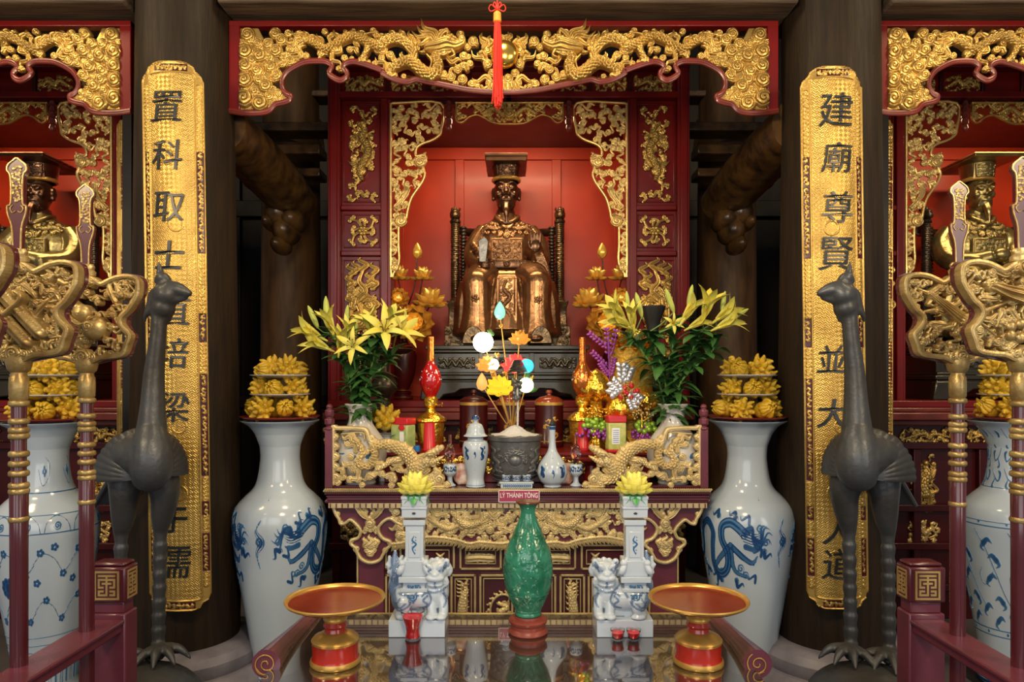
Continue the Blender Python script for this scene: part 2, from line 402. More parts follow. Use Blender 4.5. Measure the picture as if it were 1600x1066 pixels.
    def fill(s, poly, step, seed, r=(2.6, 4.2), lat=1.35, base=0.0, m=0, curls=True):
        """connected cloud-scroll openwork inside a polygon"""
        rng = random.Random(seed); xs = [p[0] for p in poly]; ys = [p[1] for p in poly]; pts = []
        for _ in range(4000):
            x, y = rng.uniform(min(xs), max(xs)), rng.uniform(min(ys), max(ys))
            if inpoly(np.array([x]), np.array([y]), poly)[0] and all((x - a)**2 + (y - b)**2 > step * step for a, b in pts): pts.append((x, y))
        for i, (x, y) in enumerate(pts):
            nb = sorted(range(len(pts)), key=lambda j: (pts[j][0] - x)**2 + (pts[j][1] - y)**2)[1:4]
            for j in nb[:rng.choice((1, 2, 2))]:
                a, b = pts[j]; mx, my = (x + a) / 2, (y + b) / 2; dx, dy = a - x, b - y; bd = rng.choice((-.35, .35))
                s.stroke([(x, y), (mx - dy * bd - dx * .15, my + dx * bd - dy * .15), (mx + dy * bd * .5 + dx * .15, my - dx * bd * .5 + dy * .15), (a, b)],
                         [r[0] * .75, r[0] * .5, r[0] * .5, r[0] * .7], base=base, pat='groove', m=m)
            R = rng.uniform(*r)
            if curls: s.curl(x, y, R * 1.05, rng.choice((-1, 1)), rng.choice((1.4, 1.9)), base=base + R * .2, m=m)
            else: s.dome(x, y, R * .8, .8, base, m)
            if rng.random() < .55:
                an = rng.uniform(0, 6.28); s.wisp(x, y, x + math.cos(an) * step * .95, y + math.sin(an) * step * .95, R * .5, .3, base=base, m=m)
        return s
    def ground(s, h, poly=None, m=1):
        mk = s.H < 0
        if poly is not None: mk &= inpoly(s.X, s.Y, poly)
        s.H[mk] = h; s.mi[mk] = m; return s
    def clip(s, poly):
        s.H[~inpoly(s.X, s.Y, poly)] = -1; return s
    def mesh(s, to3d, thick=3.0, scale=1.0):
        """to3d(x, y, h) -> arrays X, Y, Z ; thick in the same units"""
        mk = s.H >= 0
        q = mk[:-1, :-1] & mk[1:, :-1] & mk[:-1, 1:] & mk[1:, 1:]
        use = np.zeros_like(mk); use[:-1, :-1] |= q; use[1:, :-1] |= q; use[:-1, 1:] |= q; use[1:, 1:] |= q
        idx = np.full(mk.shape, -1); nv = int(use.sum()); idx[use] = np.arange(nv)
        x, y, h = s.X[use].copy(), s.Y[use].copy(), s.H[use].copy()
        a, b, c, d = idx[:-1, :-1][q], idx[1:, :-1][q], idx[1:, 1:][q], idx[:-1, 1:][q]
        fm = s.mi[:-1, :-1][q]
        quads = np.stack([a, b, c, d], 1)
        E = np.concatenate([quads[:, [0, 1]], quads[:, [1, 2]], quads[:, [2, 3]], quads[:, [3, 0]]])
        key = np.minimum(E[:, 0], E[:, 1]).astype(np.int64) * nv + np.maximum(E[:, 0], E[:, 1])
        _, inv, cnt = np.unique(key, return_inverse=True, return_counts=True)
        B = E[cnt[inv] == 1]
        for _ in range(3):
            sx = np.zeros(nv); sy_ = np.zeros(nv); ct = np.zeros(nv)
            for u, w in ((B[:, 0], B[:, 1]), (B[:, 1], B[:, 0])):
                np.add.at(sx, u, x[w]); np.add.at(sy_, u, y[w]); np.add.at(ct, u, 1)
            k = ct > 0; x[k] = x[k] * .4 + .6 * sx[k] / ct[k]; y[k] = y[k] * .4 + .6 * sy_[k] / ct[k]
        bv = np.unique(B); remap = np.full(nv, -1); remap[bv] = nv + np.arange(len(bv))
        side = np.stack([B[:, 1], B[:, 0], remap[B[:, 0]], remap[B[:, 1]]], 1)
        XX = np.r_[x, x[bv]]; YY = np.r_[y, y[bv]]; HH = np.r_[h, np.full(len(bv), -thick)]
        co = np.stack(to3d(XX, YY, HH), 1)
        fs = np.vstack([quads, side]); me = bpy.data.meshes.new('c')
        me.vertices.add(len(co)); me.vertices.foreach_set('co', co.ravel())
        me.loops.add(fs.size); me.loops.foreach_set('vertex_index', fs.ravel().astype(np.int32))
        me.polygons.add(len(fs)); me.polygons.foreach_set('loop_start', np.arange(0, fs.size, 4, dtype=np.int32))
        side_m = np.zeros(len(side), int)
        me.polygons.foreach_set('material_index', np.r_[fm, side_m].astype(np.int32))
        me.update(calc_edges=True); me.validate()
        return me
def plane3d(d, base=(0, 0, 0), hs=1.0):
    """pixel plane standing at depth d, in the local frame of base"""
    k = d / F
    return lambda x, y, h: ((x - 800) * k - base[0], d - h * k * hs - base[1], CAMZ - (y - HOR) * k - base[2])
# ================================================================ the hall
def struct(name, mb, m, **k): return tag(mb.obj(name, m, **k), kind='structure')
struct('floor', MB().box(-7, 7, 1.0, 7.4, -.12, 0), 'floor')
wb = MB().box(-7, 7, 7.0, 7.15, 0, 5.6)
for i in range(-12, 13): wb.box(i * .55 - .04, i * .55 + .04, 6.95, 7.0, 0, 5.6)
wb.box(-7, 7, 6.93, 7.0, 1.3, 1.42); wb.box(-7, 7, 6.93, 7.0, 3.2, 3.36)
struct('wall_back', wb, 'darkwood', bevel=.006)
struct('ceiling', MB().box(-7, 7, 3.9, 7.15, 5.0, 5.1), 'darkwood')
# timber columns on stone drums
CXL, CXR, CD = -1.725, 1.685, 3.69
def column(x, label, sc=1.0):
    t = thing('timber_column', label, 'column', (x, CD, 0), group='timber columns of the hall')
    MB().lathe([(.268, .24), (.272, .5), (.266, 1.2), (.255, 2.0), (.242, 3.0), (.232, 4.3)], 64, smooth=6).obj('shaft', 'column', t)
    MB().lathe([(.44, 0), (.445, .05), (.43, .09), (.40, .12), (.385, .125), (.395, .15), (.395, .19), (.37, .225), (.33, .24), (.1, .24)], 64).obj('stone_base', 'stone', t, sharp=25)
    MB().box(-.5, .5, -.5, .5, -.005, .03).obj('plinth', 'stone', t, bevel=.01)
    return t
column(CXL, 'dark round timber column behind the left bronze crane, carrying the plaque that starts 置科取士')
column(CXR, 'dark round timber column behind the right bronze crane, carrying the plaque that starts 建廟尊賢')
# beam across the top, one length per bay
def beam(x0, x1, label):
    t = thing('ceiling_beam', label, 'beam', ((x0 + x1) / 2, 3.72, 3.46)); w = (x1 - x0) / 2
    MB().box(-w, w, -.20, .17, .035, .12).box(-w, w, -.17, .14, .115, .6).obj('timber', 'beam', t, bevel=.012)
    return t
beam(CXL + .235, CXR - .235, 'long grey-brown timber beam above the central carved frieze, between the two columns')
beam(-5.4, CXL - .235, 'grey-brown timber beam above the left carved frieze')
beam(CXR + .235, 5.4, 'grey-brown timber beam above the right carved frieze')

# ---------------------------------------------------------------- carved friezes
FD = 3.68; FC = 787.0
def frieze_curve():
    c1 = [(0, 992), (150, 1012), (330, 1010), (420, 985), (480, 925), (560, 905), (625, 880), (635, 840), (590, 815), (555, 770), (545, 700), (575, 620), (640, 555), (770, 490), (880, 475), (1000, 480), (1062, 520), (1050, 565), (1032, 600), (1070, 640), (1150, 675), (1215, 640), (1215, 590), (1180, 550), (1200, 505), (1280, 480), (1400, 505), (1600, 578)]
    c2 = [(110, 590), (250, 665), (380, 690), (470, 665), (600, 690), (800, 730), (1000, 770), (1200, 790), (1379, 795)]
    return [(360 + x / 6.6625, 25 + y / 6.6625) for x, y in c1] + [(580 + x / 6.6625, 25 + y / 6.6625) for x, y in c2]
LC = frieze_curve(); FULLC = LC + [(2 * FC - x, y) for x, y in LC[:-1]][::-1]
def frieze_carving():
    c = Carve(374, 24, 1200, 182, .5)
    A = lambda x, y: (360 + x / 6.6625, 25 + y / 6.6625); B = lambda x, y: (580 + x / 6.6625, 25 + y / 6.6625)
    # cloud curls of the corner and along the lower rim
    for x, y, r in [(185,200,78),(290,290,56),(395,290,60),(470,190,66),(535,250,66),(605,185,48),(155,375,92),(305,415,80),(480,365,74),(160,520,82),(285,570,72),(420,530,70),(485,620,64),(150,670,88),(300,660,66),(370,730,76),(260,785,60),(150,860,102),(310,910,92),(410,835,56),(500,800,42),(500,860,38),(630,480,68),(560,440,45),(790,415,45),(945,390,50),(1080,350,56),(1130,550,38),(1175,510,28),(1245,350,45),(1310,350,36),(985,165,42),(1060,200,36),(1285,210,46),(1190,440,44),(1265,445,34),(1490,160,44),(1440,480,30),(1540,350,60),(620,350,50),(400,440,50),(230,470,50),(210,250,45),(110,290,50),(600,400,40),(545,500,44)]:
        X, Y = A(x, y); c.curl(X, Y, r / 6.66 * (1.0 if x < 600 else .86), 1 if (x + y) % 2 else -1, 2.0 if r > 55 else 1.5)
    for x, y, r in [(120,360,66),(200,410,52),(110,440,44),(190,520,44),(740,180,50),(800,180,35),(930,195,52),(1060,270,66),(1000,320,40),(965,420,55),(1010,430,40),(1215,360,62),(1210,500,62),(1170,440,40),(900,560,56),(960,520,45),(1030,500,45),(830,640,62),(950,665,62),(1050,710,52),(1110,740,42),(570,630,38),(340,632,36),(480,340,38),(760,600,40),(1260,600,56),(1330,660,66),(1230,700,50),(1340,740,50),(250,620,36),(40,500,40),(640,590,45),(880,710,40)]:
        X, Y = B(x, y); c.curl(X, Y, r / 6.66 * .86, 1 if (x + y) % 2 else -1, 2.0 if r > 55 else 1.5, base=.3)
    w = lambda p, q, r=3, b=.2, bs=0.: c.wisp(*p, *q, r, b, bs)
    # cloud tails linking the curls
    for a, b in [((630,260),(740,150)),((560,270),(770,235)),((600,380),(760,280)),((640,440),(800,300)),((700,470),(560,520)),((480,370),(640,420)),((1100,380),(1190,290)),((1060,400),(1150,540)),((1150,560),(1240,440)),((1000,390),(880,450)),((1320,380),(1200,330)),((1060,210),(1010,290)),((1500,180),(1560,230)),((1300,260),(1340,330)),((420,650),(540,640)),((420,720),(480,770))]:
        w(A(*a), A(*b), 3.6)
    for a, b in [((230,430),(300,500)),((150,560),(40,420)),((1100,300),(960,340)),((1200,380),(1150,180)),((1200,540),(1040,340)),((1250,690),(1040,640)),((1140,740),(1240,770)),((800,440),(950,480)),((1000,560),(860,480)),((740,640),(900,540)),((1180,400),(1160,200))]:
        w(B(*a), B(*b), 4.0)
    # dragon body: tail - shoulder loops - chest
    bd = [A(760,250), A(870,280), A(980,345), A(1090,300), A(1170,250), A(1270,215), A(1370,240), A(1450,290), A(1560,320)]
    c.stroke(bd, [3.5, 6.5, 6.5, 6.5, 7.5, 8, 8, 9, 9], .8, 1.2, 'scale', .35, 1.2)
    bd2 = [B(90,330), B(160,265), B(260,240), B(350,275), B(420,340), B(440,420), B(420,470)]
    c.stroke(bd2, [9, 9.5, 9.5, 9, 8.5, 8, 8], .8, 1.5, 'scale', .35, 1.2)
    bd3 = [B(200,570), B(300,505), B(390,480), B(460,515), B(520,570), B(600,620), B(670,600), B(700,520), B(680,430), B(700,370)]
    c.stroke(bd3, [6, 8, 9.5, 10, 10, 10.5, 10, 8.5, 8, 8], .8, 2.2, 'scale', .35, 1.2)
    # belly plates edge
    c.stroke([B(150,315), B(260,285), B(340,320), B(390,380)], [1.6, 1.8, 1.8, 1.4], 1, 5, 'rib', .4, 2)
    c.stroke([B(330,480), B(430,500), B(500,580)], [1.6, 1.8, 1.6], 1, 6, 'rib', .4, 2)
    # dorsal fins
    for p, q in [(A(800,240),A(770,150)),(A(880,260),A(810,190)),(A(950,300),A(900,180)),(A(1120,270),A(1080,140)),(A(1200,210),A(1200,140)),(A(1290,190),A(1260,140)),(A(1390,220),A(1330,145)),(B(120,250),B(80,170)),(B(230,220),B(200,140)),(B(330,230),B(305,135)),(B(420,290),B(395,150)),(B(480,300),B(485,230)),(B(320,490),B(325,370)),(B(400,480),B(420,360)),(B(640,440),B(640,400)),(B(60,220),B(20,150))]:
        w(p, q, 4.6, .15, 1.0)
    # legs and claws
    c.stroke([A(1440,300), A(1420,380), A(1370,450)], [6, 5, 3.5], .8, 2.5, 'scale', .3)
    for q in ((1330,490),(1375,500),(1420,490),(1440,440)): w(A(1370,450), A(*q), 2.4, .2, 3)
    c.stroke([B(300,520), B(240,560), B(190,600)], [6, 5, 4], .8, 2.5, 'scale', .3)
    for q in ((160,640),(215,655),(270,640),(150,580)): w(B(200,600), B(*q), 2.4, .2, 3)
    c.stroke([A(1400,200), A(1530,190), A(1580,290), B(60,300)], [1.4, 1.4, 1.4, 1.2], 1, 4)
    c.stroke([B(580,410), B(630,480), B(600,570), B(510,610)], [1.3, 1.4, 1.4, 1.2], 1, 4)
    # tail flames
    for q in ((640,140),(620,210),(600,330),(640,400),(700,470),(690,330)): w(A(770,265), A(*q), 4.2, .22, .5)
    # head: jaw, snout, brow, horns, mane
    c.stroke([B(610,340), B(700,330), B(790,305), B(880,320), B(950,290)], [9, 12, 12, 8, 6], .75, 3.5, 'groove', .10, 1.5)
    c.stroke([B(680,400), B(760,385), B(830,370), B(900,345)], [6, 7, 4.5, 2.5], .8, 3.5, 'groove', .12)
    c.dome(*B(820,290), 4.2, 1, 9); c.dome(*B(820,290), 2.0, 1.2, 12)
    c.curl(*B(945,265), 6.5, 1, 1.2, base=6); c.curl(*B(760,390), 7.5, 1, 1.5, base=5)
    c.stroke([B(770,250), B(830,235), B(890,265)], [3, 3.4, 2], 1, 8, 'rib', .3)
    c.stroke([B(700,270), B(735,215), B(790,170), B(800,210)], [3.5, 3.2, 2.6, 1.5], 1, 7, 'groove')
    for q, r in (((520,30),5.5),((470,90),5),((415,155),4.6),((440,275),4.5),((490,380),4.5),((600,160),4),((560,330),3.6)):
        w(B(690,300), B(*q), r, .14, 2.5)
    c.stroke([B(830,350), B(870,420), B(820,450)], [2.2, 2, 1], 1, 6)
    # flames round the pearl, waves under it
    for p, q in [((1180,340),(1155,170)),((1330,300),(1310,170)),((1370,300),(1335,160)),((1230,330),(1245,200)),((1180,420),(1100,380))]: w(B(*p), B(*q), 5.5, .2, .5)
    for x in (1230, 1270, 1310, 1350, 1380): c.stroke([B(x, 770), B(x + 8, 720), B(x + 25, 680)], [2.6, 3, 2], .8, 1.5, 'groove')
    half = c.H.copy(); nx = c.nx; ax = int((FC - c.x0) / c.res)
    c.H[:, 2 * ax - nx + 1:] = np.maximum(half, -1)[:, 2 * ax - nx + 1:]
    j = np.arange(nx); jj = 2 * ax - j; ok = (jj >= 0) & (jj < nx)
    mirror = np.full_like(half, -1.0); mirror[:, j[ok]] = half[:, jj[ok]]
    c.H = np.maximum(half, mirror)
    # trim below the rim curve
    poly = FULLC + [(1214, 10), (360, 10)]
    for s_ in (0, 1):
        g = [(376, 44), (404, 44), (412, 60), (424, 78), (436, 92), (441, 100), (432, 112), (424, 124), (428, 135), (440, 142), (452, 150), (440, 168), (376, 172)]; c.ground(.4, g if not s_ else [(2 * FC - x, y) for x, y in g], 0)
    c.clip(poly); k = (c.X < 376); c.H[k] = -1
    return c
def make_frieze(label, cx, gold):
    base = ((FC - 800) * FD / F + cx, FD, CAMZ - (35 - HOR) * FD / F)
    t = thing('carved_frieze', label, 'frieze', base)
    L0 = ((FC - 800) * FD / F, FD, base[2]); k = FD / F
    loc = lambda px, py: ((px - FC) * k, -(py - 35) * k)
    me = frieze_carving().mesh(plane3d(FD - .012, L0, 1.15), 5)
    link('dragon_cloud_carving', me, gold, t, sharp=0)
    MB().ell((0.004, -.035, -(89.5 - 35) * k), (.073, .045, .073), seg=32, rings=20).obj('pearl', 'goldshiny' if cx == 0 else gold, t)
    fr = MB().box(*[loc(359.5, 0)[0], loc(377, 0)[0]], -.02, .03, loc(0, 175)[1], 0)
    fr.box(loc(1197, 0)[0], loc(1214.5, 0)[0], -.02, .03, loc(0, 175)[1], 0)
    fr.box(loc(359.5, 0)[0], loc(1214.5, 0)[0], -.022, .03, loc(0, 44)[1], 0)
    fr.obj('border', 'red', t, bevel=.004)
    q = [(loc(x, y)[0], -.012, loc(x, y)[1]) for x, y in FULLC]
    MB().tube(q, .0135, 10, n=5).tube([(a, b - .004, z - .012) for a, b, z in q], .009, 8, n=5).obj('scalloped_moulding', 'redbrown', t)
    return t
fr0 = make_frieze('openwork gilt frieze of two dragons facing a pearl, above the central altar, between the columns', 0, 'gold')
for s, lb in ((-1, 'gilt dragon frieze cut by the left edge of the photo, above the left altar'), (1, 'gilt dragon frieze cut by the right edge of the photo, above the right altar')):
    f = dup(fr0, (fr0.location.x + s * 3.40, fr0.location.y, fr0.location.z), lb)

# ---------------------------------------------------------------- shrines
SD = 4.6; SK = SD / F; SX = 795.0; SB = ((SX - 800) * SK, SD, 0.0)
def sp(px, py): return ((px - SX) * SK, CAMZ - (py - HOR) * SK)
def relief(name, poly_or_fn, box, parent, m='gold', res=.45, thick=1.0, mir=True, y=-.018, hs=1.0, T=None):
    c = Carve(*box, res); poly_or_fn(c)
    if mir:
        c2 = c.H[:, ::-1]
        me2 = None
    me = c.mesh(plane3d(SD + y, SB, hs), thick); o = link(name, me, m, parent, sharp=0)
    if mir:
        c.H = c.H[:, ::-1].copy(); c.mi = c.mi[:, ::-1].copy(); x1 = box[0] + (c.nx - 1) * res; sh = (2 * SX - x1) - box[0]
        f = plane3d(SD + y, SB, hs)
        me = c.mesh(lambda x, yy, h: f(x + sh, yy, h), thick); link(name, me, m, parent, sharp=0)
    return o
BRK = [(611, 160), (691, 160), (691, 203), (688, 214), (676, 222), (660, 228), (652, 234), (652, 244), (664, 240), (668, 250), (664, 262), (667, 272), (663, 285), (652, 300), (644, 312), (640, 330), (637, 344), (632, 352), (626, 356), (626, 372), (627, 400), (624, 420), (617, 430), (609, 430)]
def bracket(c):
    rim = [(613, 162), (689, 162), (689, 203), (685, 213), (674, 220), (660, 225), (651, 232), (650, 244), (662, 243), (666, 252), (661, 262), (664, 273), (659, 286), (650, 299), (642, 312), (637, 330), (634, 344), (626, 352), (623, 358), (623, 385), (624, 405), (621, 419), (615, 427), (611, 425), (611, 163)]
    c.fill([(615, 165), (687, 165), (686, 208), (655, 222), (645, 240), (660, 262), (655, 285), (640, 305), (630, 340), (620, 352), (620, 420), (613, 420)], 11.2, 5, (3.6, 5.2), base=.6)
    c.clip(BRK)
    c.stroke(rim, 1.9, 1.1, 1.4, 'rim', .2, n=4)
    c.stroke([(611, 163), (611, 425)], 2.2, 1, 1)
    c.curl(657, 254, 9, 1, 1.8, base=2); c.wisp(660, 250, 667, 238, 3.5, .2, 2)
    c.curl(627, 346, 9.5, -1, 1.8, base=2); c.curl(617, 418, 7, 1, 1.6, base=1.5)
    for k in range(3): c.stroke([(618 + 4 * k, 324 - 2 * k), (634, 308 - 4 * k), (641 - 4 * k, 296 - 5 * k)], [3.4, 3, 1], .8, 2, 'groove')
def phoenix_panel(c):
    rng = random.Random(3)
    for x, y, a in [(552, 171, 0), (567, 178, 0), (584, 172, 1.6), (549, 193, .4), (577, 189, 3.3), (583, 228, 1.6), (580, 262, 4.2), (549, 291, .6), (560, 303, 0), (573, 303, 3.0), (547, 309, .3), (585, 306, 1.7), (552, 216, .5), (550, 228, 5.6), (553, 250, 5.2)]:
        c.lingzhi(x, y, 4.2, a, rng)
    c.stroke([(560, 193), (570, 203), (565, 216), (573, 226), (575, 240), (568, 254), (562, 268), (566, 280)], [3, 5, 5, 6, 6.5, 6, 5, 3], .8, 2, 'scale', .3)
    for q in ((583, 205), (585, 214), (584, 224), (552, 203), (550, 210), (578, 252), (583, 243), (581, 234)): c.wisp(570, 225, *q, 3, .2, 1.5)
    for q in ((543, 250), (547, 256), (550, 262), (553, 270), (549, 280), (556, 284)): c.wisp(562, 262, *q, 3, .15, 1)
    c.curl(568, 196, 5.5, 1, 1.5, base=4); c.curl(566, 268, 7, 1, 1.6, base=2)
    c.fill([(552, 200), (584, 200), (582, 262), (556, 290), (548, 262)], 8.5, 8, (2.6, 3.8), base=.2)
def diamond_panel(c):
    for k in range(8):
        a = PI / 4 * k + (0 if k % 2 else 0); L = 26 if k % 2 else 17
        x, y = 567 + math.cos(a) * L * .95, 361 + math.sin(a) * L
        c.stroke([(567, 361), (567 + (x - 567) * .5 - (y - 361) * .18, 361 + (y - 361) * .5 + (x - 567) * .18), (x, y)], [2.6, 2, 1.8], 1, .5, 'groove')
        for e in (-1, 1): c.curl(x - (y - 361) * .17 * e, y + (x - 567) * .17 * e, 3.6, e, 1.4, base=.5)
        c.curl(x, y, 3.4, 1, 1.2, base=1)
    for k in range(8): a = PI / 4 * k + .39; c.curl(567 + math.cos(a) * 15, 361 + math.sin(a) * 15, 3.2, 1, 1.2, base=.3)
    for k in range(6): c.dome(567 + math.cos(k * PI / 3) * 5, 361 + math.sin(k * PI / 3) * 5, 3.2, .9, 1.5)
    c.dome(567, 361, 2.6, 1.2, 3)
def flame_panel(c):
    for x, y, L in [(547, 430, 20), (555, 424, 18), (566, 421, 22), (583, 428, 20), (584, 448, 16), (545, 448, 20), (576, 442, 18), (549, 468, 20)]:
        c.flame(x, y, L, 4.2, bend=.35); c.curl(x, y + 2, 4.2, 1, 1.4, base=.6)
    c.stroke([(567, 424), (562, 440), (572, 455), (560, 470), (566, 490)], [2, 3.5, 4.5, 5, 5], .8, 1.5, 'groove', .2)
    c.stroke([(560, 450), (551, 470), (549, 495), (560, 515)], [2.5, 4, 4.5, 4.5], .8, 1, 'groove', .2)
    c.curl(562, 502, 16, 1, 3, base=1.0); c.curl(577, 478, 9, -1, 2, base=1); c.curl(552, 478, 8, 1, 2, base=1.2); c.curl(578, 500, 8, 1, 2, base=.6)
    c.fill([(544, 440), (586, 440), (586, 575), (544, 575)], 8.5, 4, (2.8, 4.2), base=.2)
    for k in range(5): c.flame(550 + 8 * k, 470 - abs(2 - k) * -6, 24, 4.5, -PI / 2 + (k - 2) * .12, .3, 1.2)
def small_panel(x0, x1, y0, y1, seed, step=7.5, r=(1.8, 3.0)):
    def fn(c):
        rng = random.Random(seed); c.fill([(x0, y0), (x1, y0), (x1, y1), (x0, y1)], step, seed, r, base=.3)
        cx = (x0 + x1) / 2; cy = (y0 + y1) / 2
        c.stroke([(x0 + 3, cy + 4), (cx - 8, cy - 5), (cx, cy + 2), (cx + 9, cy - 4), (x1 - 3, cy + 3)], [1.5, 3.4, 4, 3.2, 1.2], .8, 1.2, 'scale', .3)
    return fn
def top_carving(c):
    c.fill([(714, 163), (796, 163), (796, 190), (775, 190), (757, 182), (742, 178), (728, 184), (714, 186)], 10, 21, (2.4, 3.6), base=.3)
    c.H = np.maximum(c.H, c.H[:, ::-1])
    c.curl(796, 178, 9, 1, 2, base=2.5); c.dome(789, 175, 3, 1.1, 5); c.dome(803, 175, 3, 1.1, 5)
    for e in (-1, 1):
        c.flame(796 + 8 * e, 168, 10, 3, -PI / 2 + .5 * e, .2, 1.5); c.stroke([(796 + e * 10, 180), (796 + e * 25, 170), (796 + e * 42, 178)], [4, 3.6, 2], .8, 1.5, 'scale', .3)
    c.stroke([(712, 161), (880, 161)], 1.6, 1.2, 1)
    c.stroke([(713, 161), (713, 187), (722, 192), (732, 184), (745, 180), (757, 185), (773, 193), (796, 194), (819, 193), (835, 185), (847, 180), (860, 184), (870, 192), (879, 187), (879, 161)], 1.4, 1.2, 1.0)
def figure_panel(cx, cy, seed, w=20, h=46):
    def fn(c):
        rng = random.Random(seed)
        c.stroke([(cx, cy - h * .55), (cx + 3, cy - h * .2), (cx - 3, cy + h * .1), (cx, cy + h * .45)], [3.5, 7, 9, 7], .7, 1.5, 'scale', .3)
        c.dome(cx + 1, cy - h * .62, 4.5, 1, 3)
        for e in (-1, 1):
            c.stroke([(cx, cy - h * .3), (cx + e * w * .5, cy - h * .15), (cx + e * w * .8, cy - h * .4)], [3.6, 3, 2.2], .9, 2, 'groove')
            c.stroke([(cx, cy + h * .2), (cx + e * w * .35, cy + h * .5), (cx + e * w * .3, cy + h * .85)], [4.5, 3.6, 2.6], .9, 1.5, 'groove')
            c.wisp(cx + e * w * .5, cy + h * .4, cx + e * w * .9, cy - h * .1, 2.8, .3, 1)
            c.lingzhi(cx + e * w * .6, cy - h * .85, 3.2, rng.uniform(0, 6), rng); c.lingzhi(cx + e * w * .6, cy + h * .95, 3.2, rng.uniform(2, 4), rng)
        c.fill([(cx - w * .8, cy - h * .6), (cx + w * .8, cy - h * .6), (cx + w * .8, cy + h), (cx - w * .8, cy + h)], 8, seed, (2.2, 3.4))
    return fn
def make_shrine(label):
    t = thing('lacquered_shrine', label, 'shrine', SB)
    f = MB()
    def pb(x0, x1, y0, y1, d0, d1, both=True):
        a, z1 = sp(x0, y0); b, z0 = sp(x1, y1); f.box(a, b, d0, d1, z0, z1)
        if both: f.box(-b, -a, d0, d1, z0, z1)
    pb(515, 534, 96, 640, -.05, .9); pb(519, 530, 96, 640, -.065, -.05)        # outer posts and their bead
    pb(596, 607, 156, 640, -.035, .1); pb(605, 612, 156, 632, -.02, .12)          # inner jambs
    pb(534, 597, 148, 157, -.045, .06)
    pb(515, 800, 96, 112, -.07, .2, True); pb(534, 800, 148, 158, -.06, .1, True)    # top rails
    for y in (322, 393): pb(534, 597, y, y + 8, -.03, .05)
    f.obj('frame', 'red', t, bevel=.006)
    p = MB()
    for a, b in ((158, 322), (330, 393), (401, 640)):
        x0, z1 = sp(534, a); x1, z0 = sp(597, b)
        for s in (0, 1):
            u, v = (x0, x1) if not s else (-x1, -x0); p.box(u, v, -.002, .03, z0, z1)
            for (q0, q1, w0, w1) in ((u + .012, v - .012, z1 - .030, z1 - .022), (u + .012, v - .012, z0 + .022, z0 + .030), (u + .012, u + .02, z0 + .022, z1 - .022), (v - .02, v - .012, z0 + .022, z1 - .022)): p.box(q0, q1, -.012, .0, w0, w1)
    x0, z1 = sp(534, 112); _, z0 = sp(534, 148); p.box(x0, -x0, .0, .03, z0, z1)
    p.obj('panel', 'red', t, bevel=.003)
    q = MB()
    for x in (606, 668, 734, 795, 856, 922, 984): a, _ = sp(x - 3, 0); b, _ = sp(x + 3, 0); q.box(a, b, -.02, .0, z0, z1)
    q.obj('mullion', 'reddark', t, bevel=.003)
    relief('bracket_carving', bracket, (606, 156, 694, 434), t, 'goldpale', y=-.02)
    relief('bird_carving', phoenix_panel, (538, 162, 594, 318), t)
    relief('rosette_carving', diamond_panel, (538, 330, 596, 392), t)
    relief('flame_carving', flame_panel, (538, 402, 594, 580), t)
    relief('pediment_carving', top_carving, (709, 157, 883, 198), t, mir=False, y=-.03)
    for i, (a, b) in enumerate(((541, 597), (613, 660), (676, 728))):
        relief('small_carving', small_panel(a, b, 120, 144, 30 + i), (a - 3, 116, b + 3, 148), t, y=-.004)
    for s in (-1, 1):
        x, z = sp(702, 160)
        MB().lathe([(.012, 0), (.02, -.01), (.02, -.03), (.013, -.035), (.02, -.05), (.02, -.07), (.013, -.075), (.021, -.09), (.021, -.11), (.013, -.115), (.022, -.13), (.022, -.155), (.014, -.16), (.02, -.18), (.012, -.20), (.003, -.207)][::-1], 16, (s * x, -.03, z)).obj('baluster_drop', 'redbrown', t)
    # inner chamber
    g = MB(); zf = 1.45; zc = 3.40; w = 1.10
    g.box(-w, w, .88, .93, zf, zc); g.obj('rear_panel', 'redback', t)
    g = MB()
    for x in (-.86, -.39, .37, .86): g.box(x - .036, x + .036, .862, .885, zf, zc)
    g.box(-w, w, .855, .886, 3.305, 3.40); g.box(-w, w, .850, .886, zf, zf + .10)
    g.obj('rear_rail', 'redback', t, bevel=.004)
    g = MB().box(-w - .03, -w, .05, .93, zf, zc).box(w, w + .03, .05, .93, zf, zc); g.obj('side_panel', 'redback', t)
    MB().box(-1.17, 1.17, .0, .93, zc, zc + .05).box(-1.17, 1.17, .02, .06, zc, 3.62).obj('roof_panel', 'reddark', t)
    MB().box(-1.17, 1.17, -.10, .93, 1.405, zf).obj('shelf', 'red', t, bevel=.006)
    MB().box(-1.19, 1.19, -.15, .0, 1.325, 1.375).box(-1.18, 1.18, -.11, .0, 1.375, 1.405).box(-1.17, 1.17, -.09, .0, 1.29, 1.325).obj('cornice', 'redbrown', t, bevel=.008)
    # panelled base
    b = MB().box(-1.17, 1.17, .02, .5, 0, 1.30)
    for z in (1.13, .72, .47, .20): b.box(-1.18, 1.18, -.035, .02, z, z + .045)
    for x in (-1.16, -.72, -.29, .14, .57, 1.0): b.box(x, x + .05, -.02, .02, .05, 1.13)
    b.obj('base', 'reddark', t, bevel=.005)
    for i in range(5):
        cx = 545 + i * 102 + 5
        relief('base_scroll_carving', small_panel(cx - 42, cx + 42, 671, 693, 50 + i, 9, (2.6, 4)), (cx - 46, 667, cx + 46, 698), t, 'gold', mir=False, y=.012) if i in (0, 4) or 1 else None
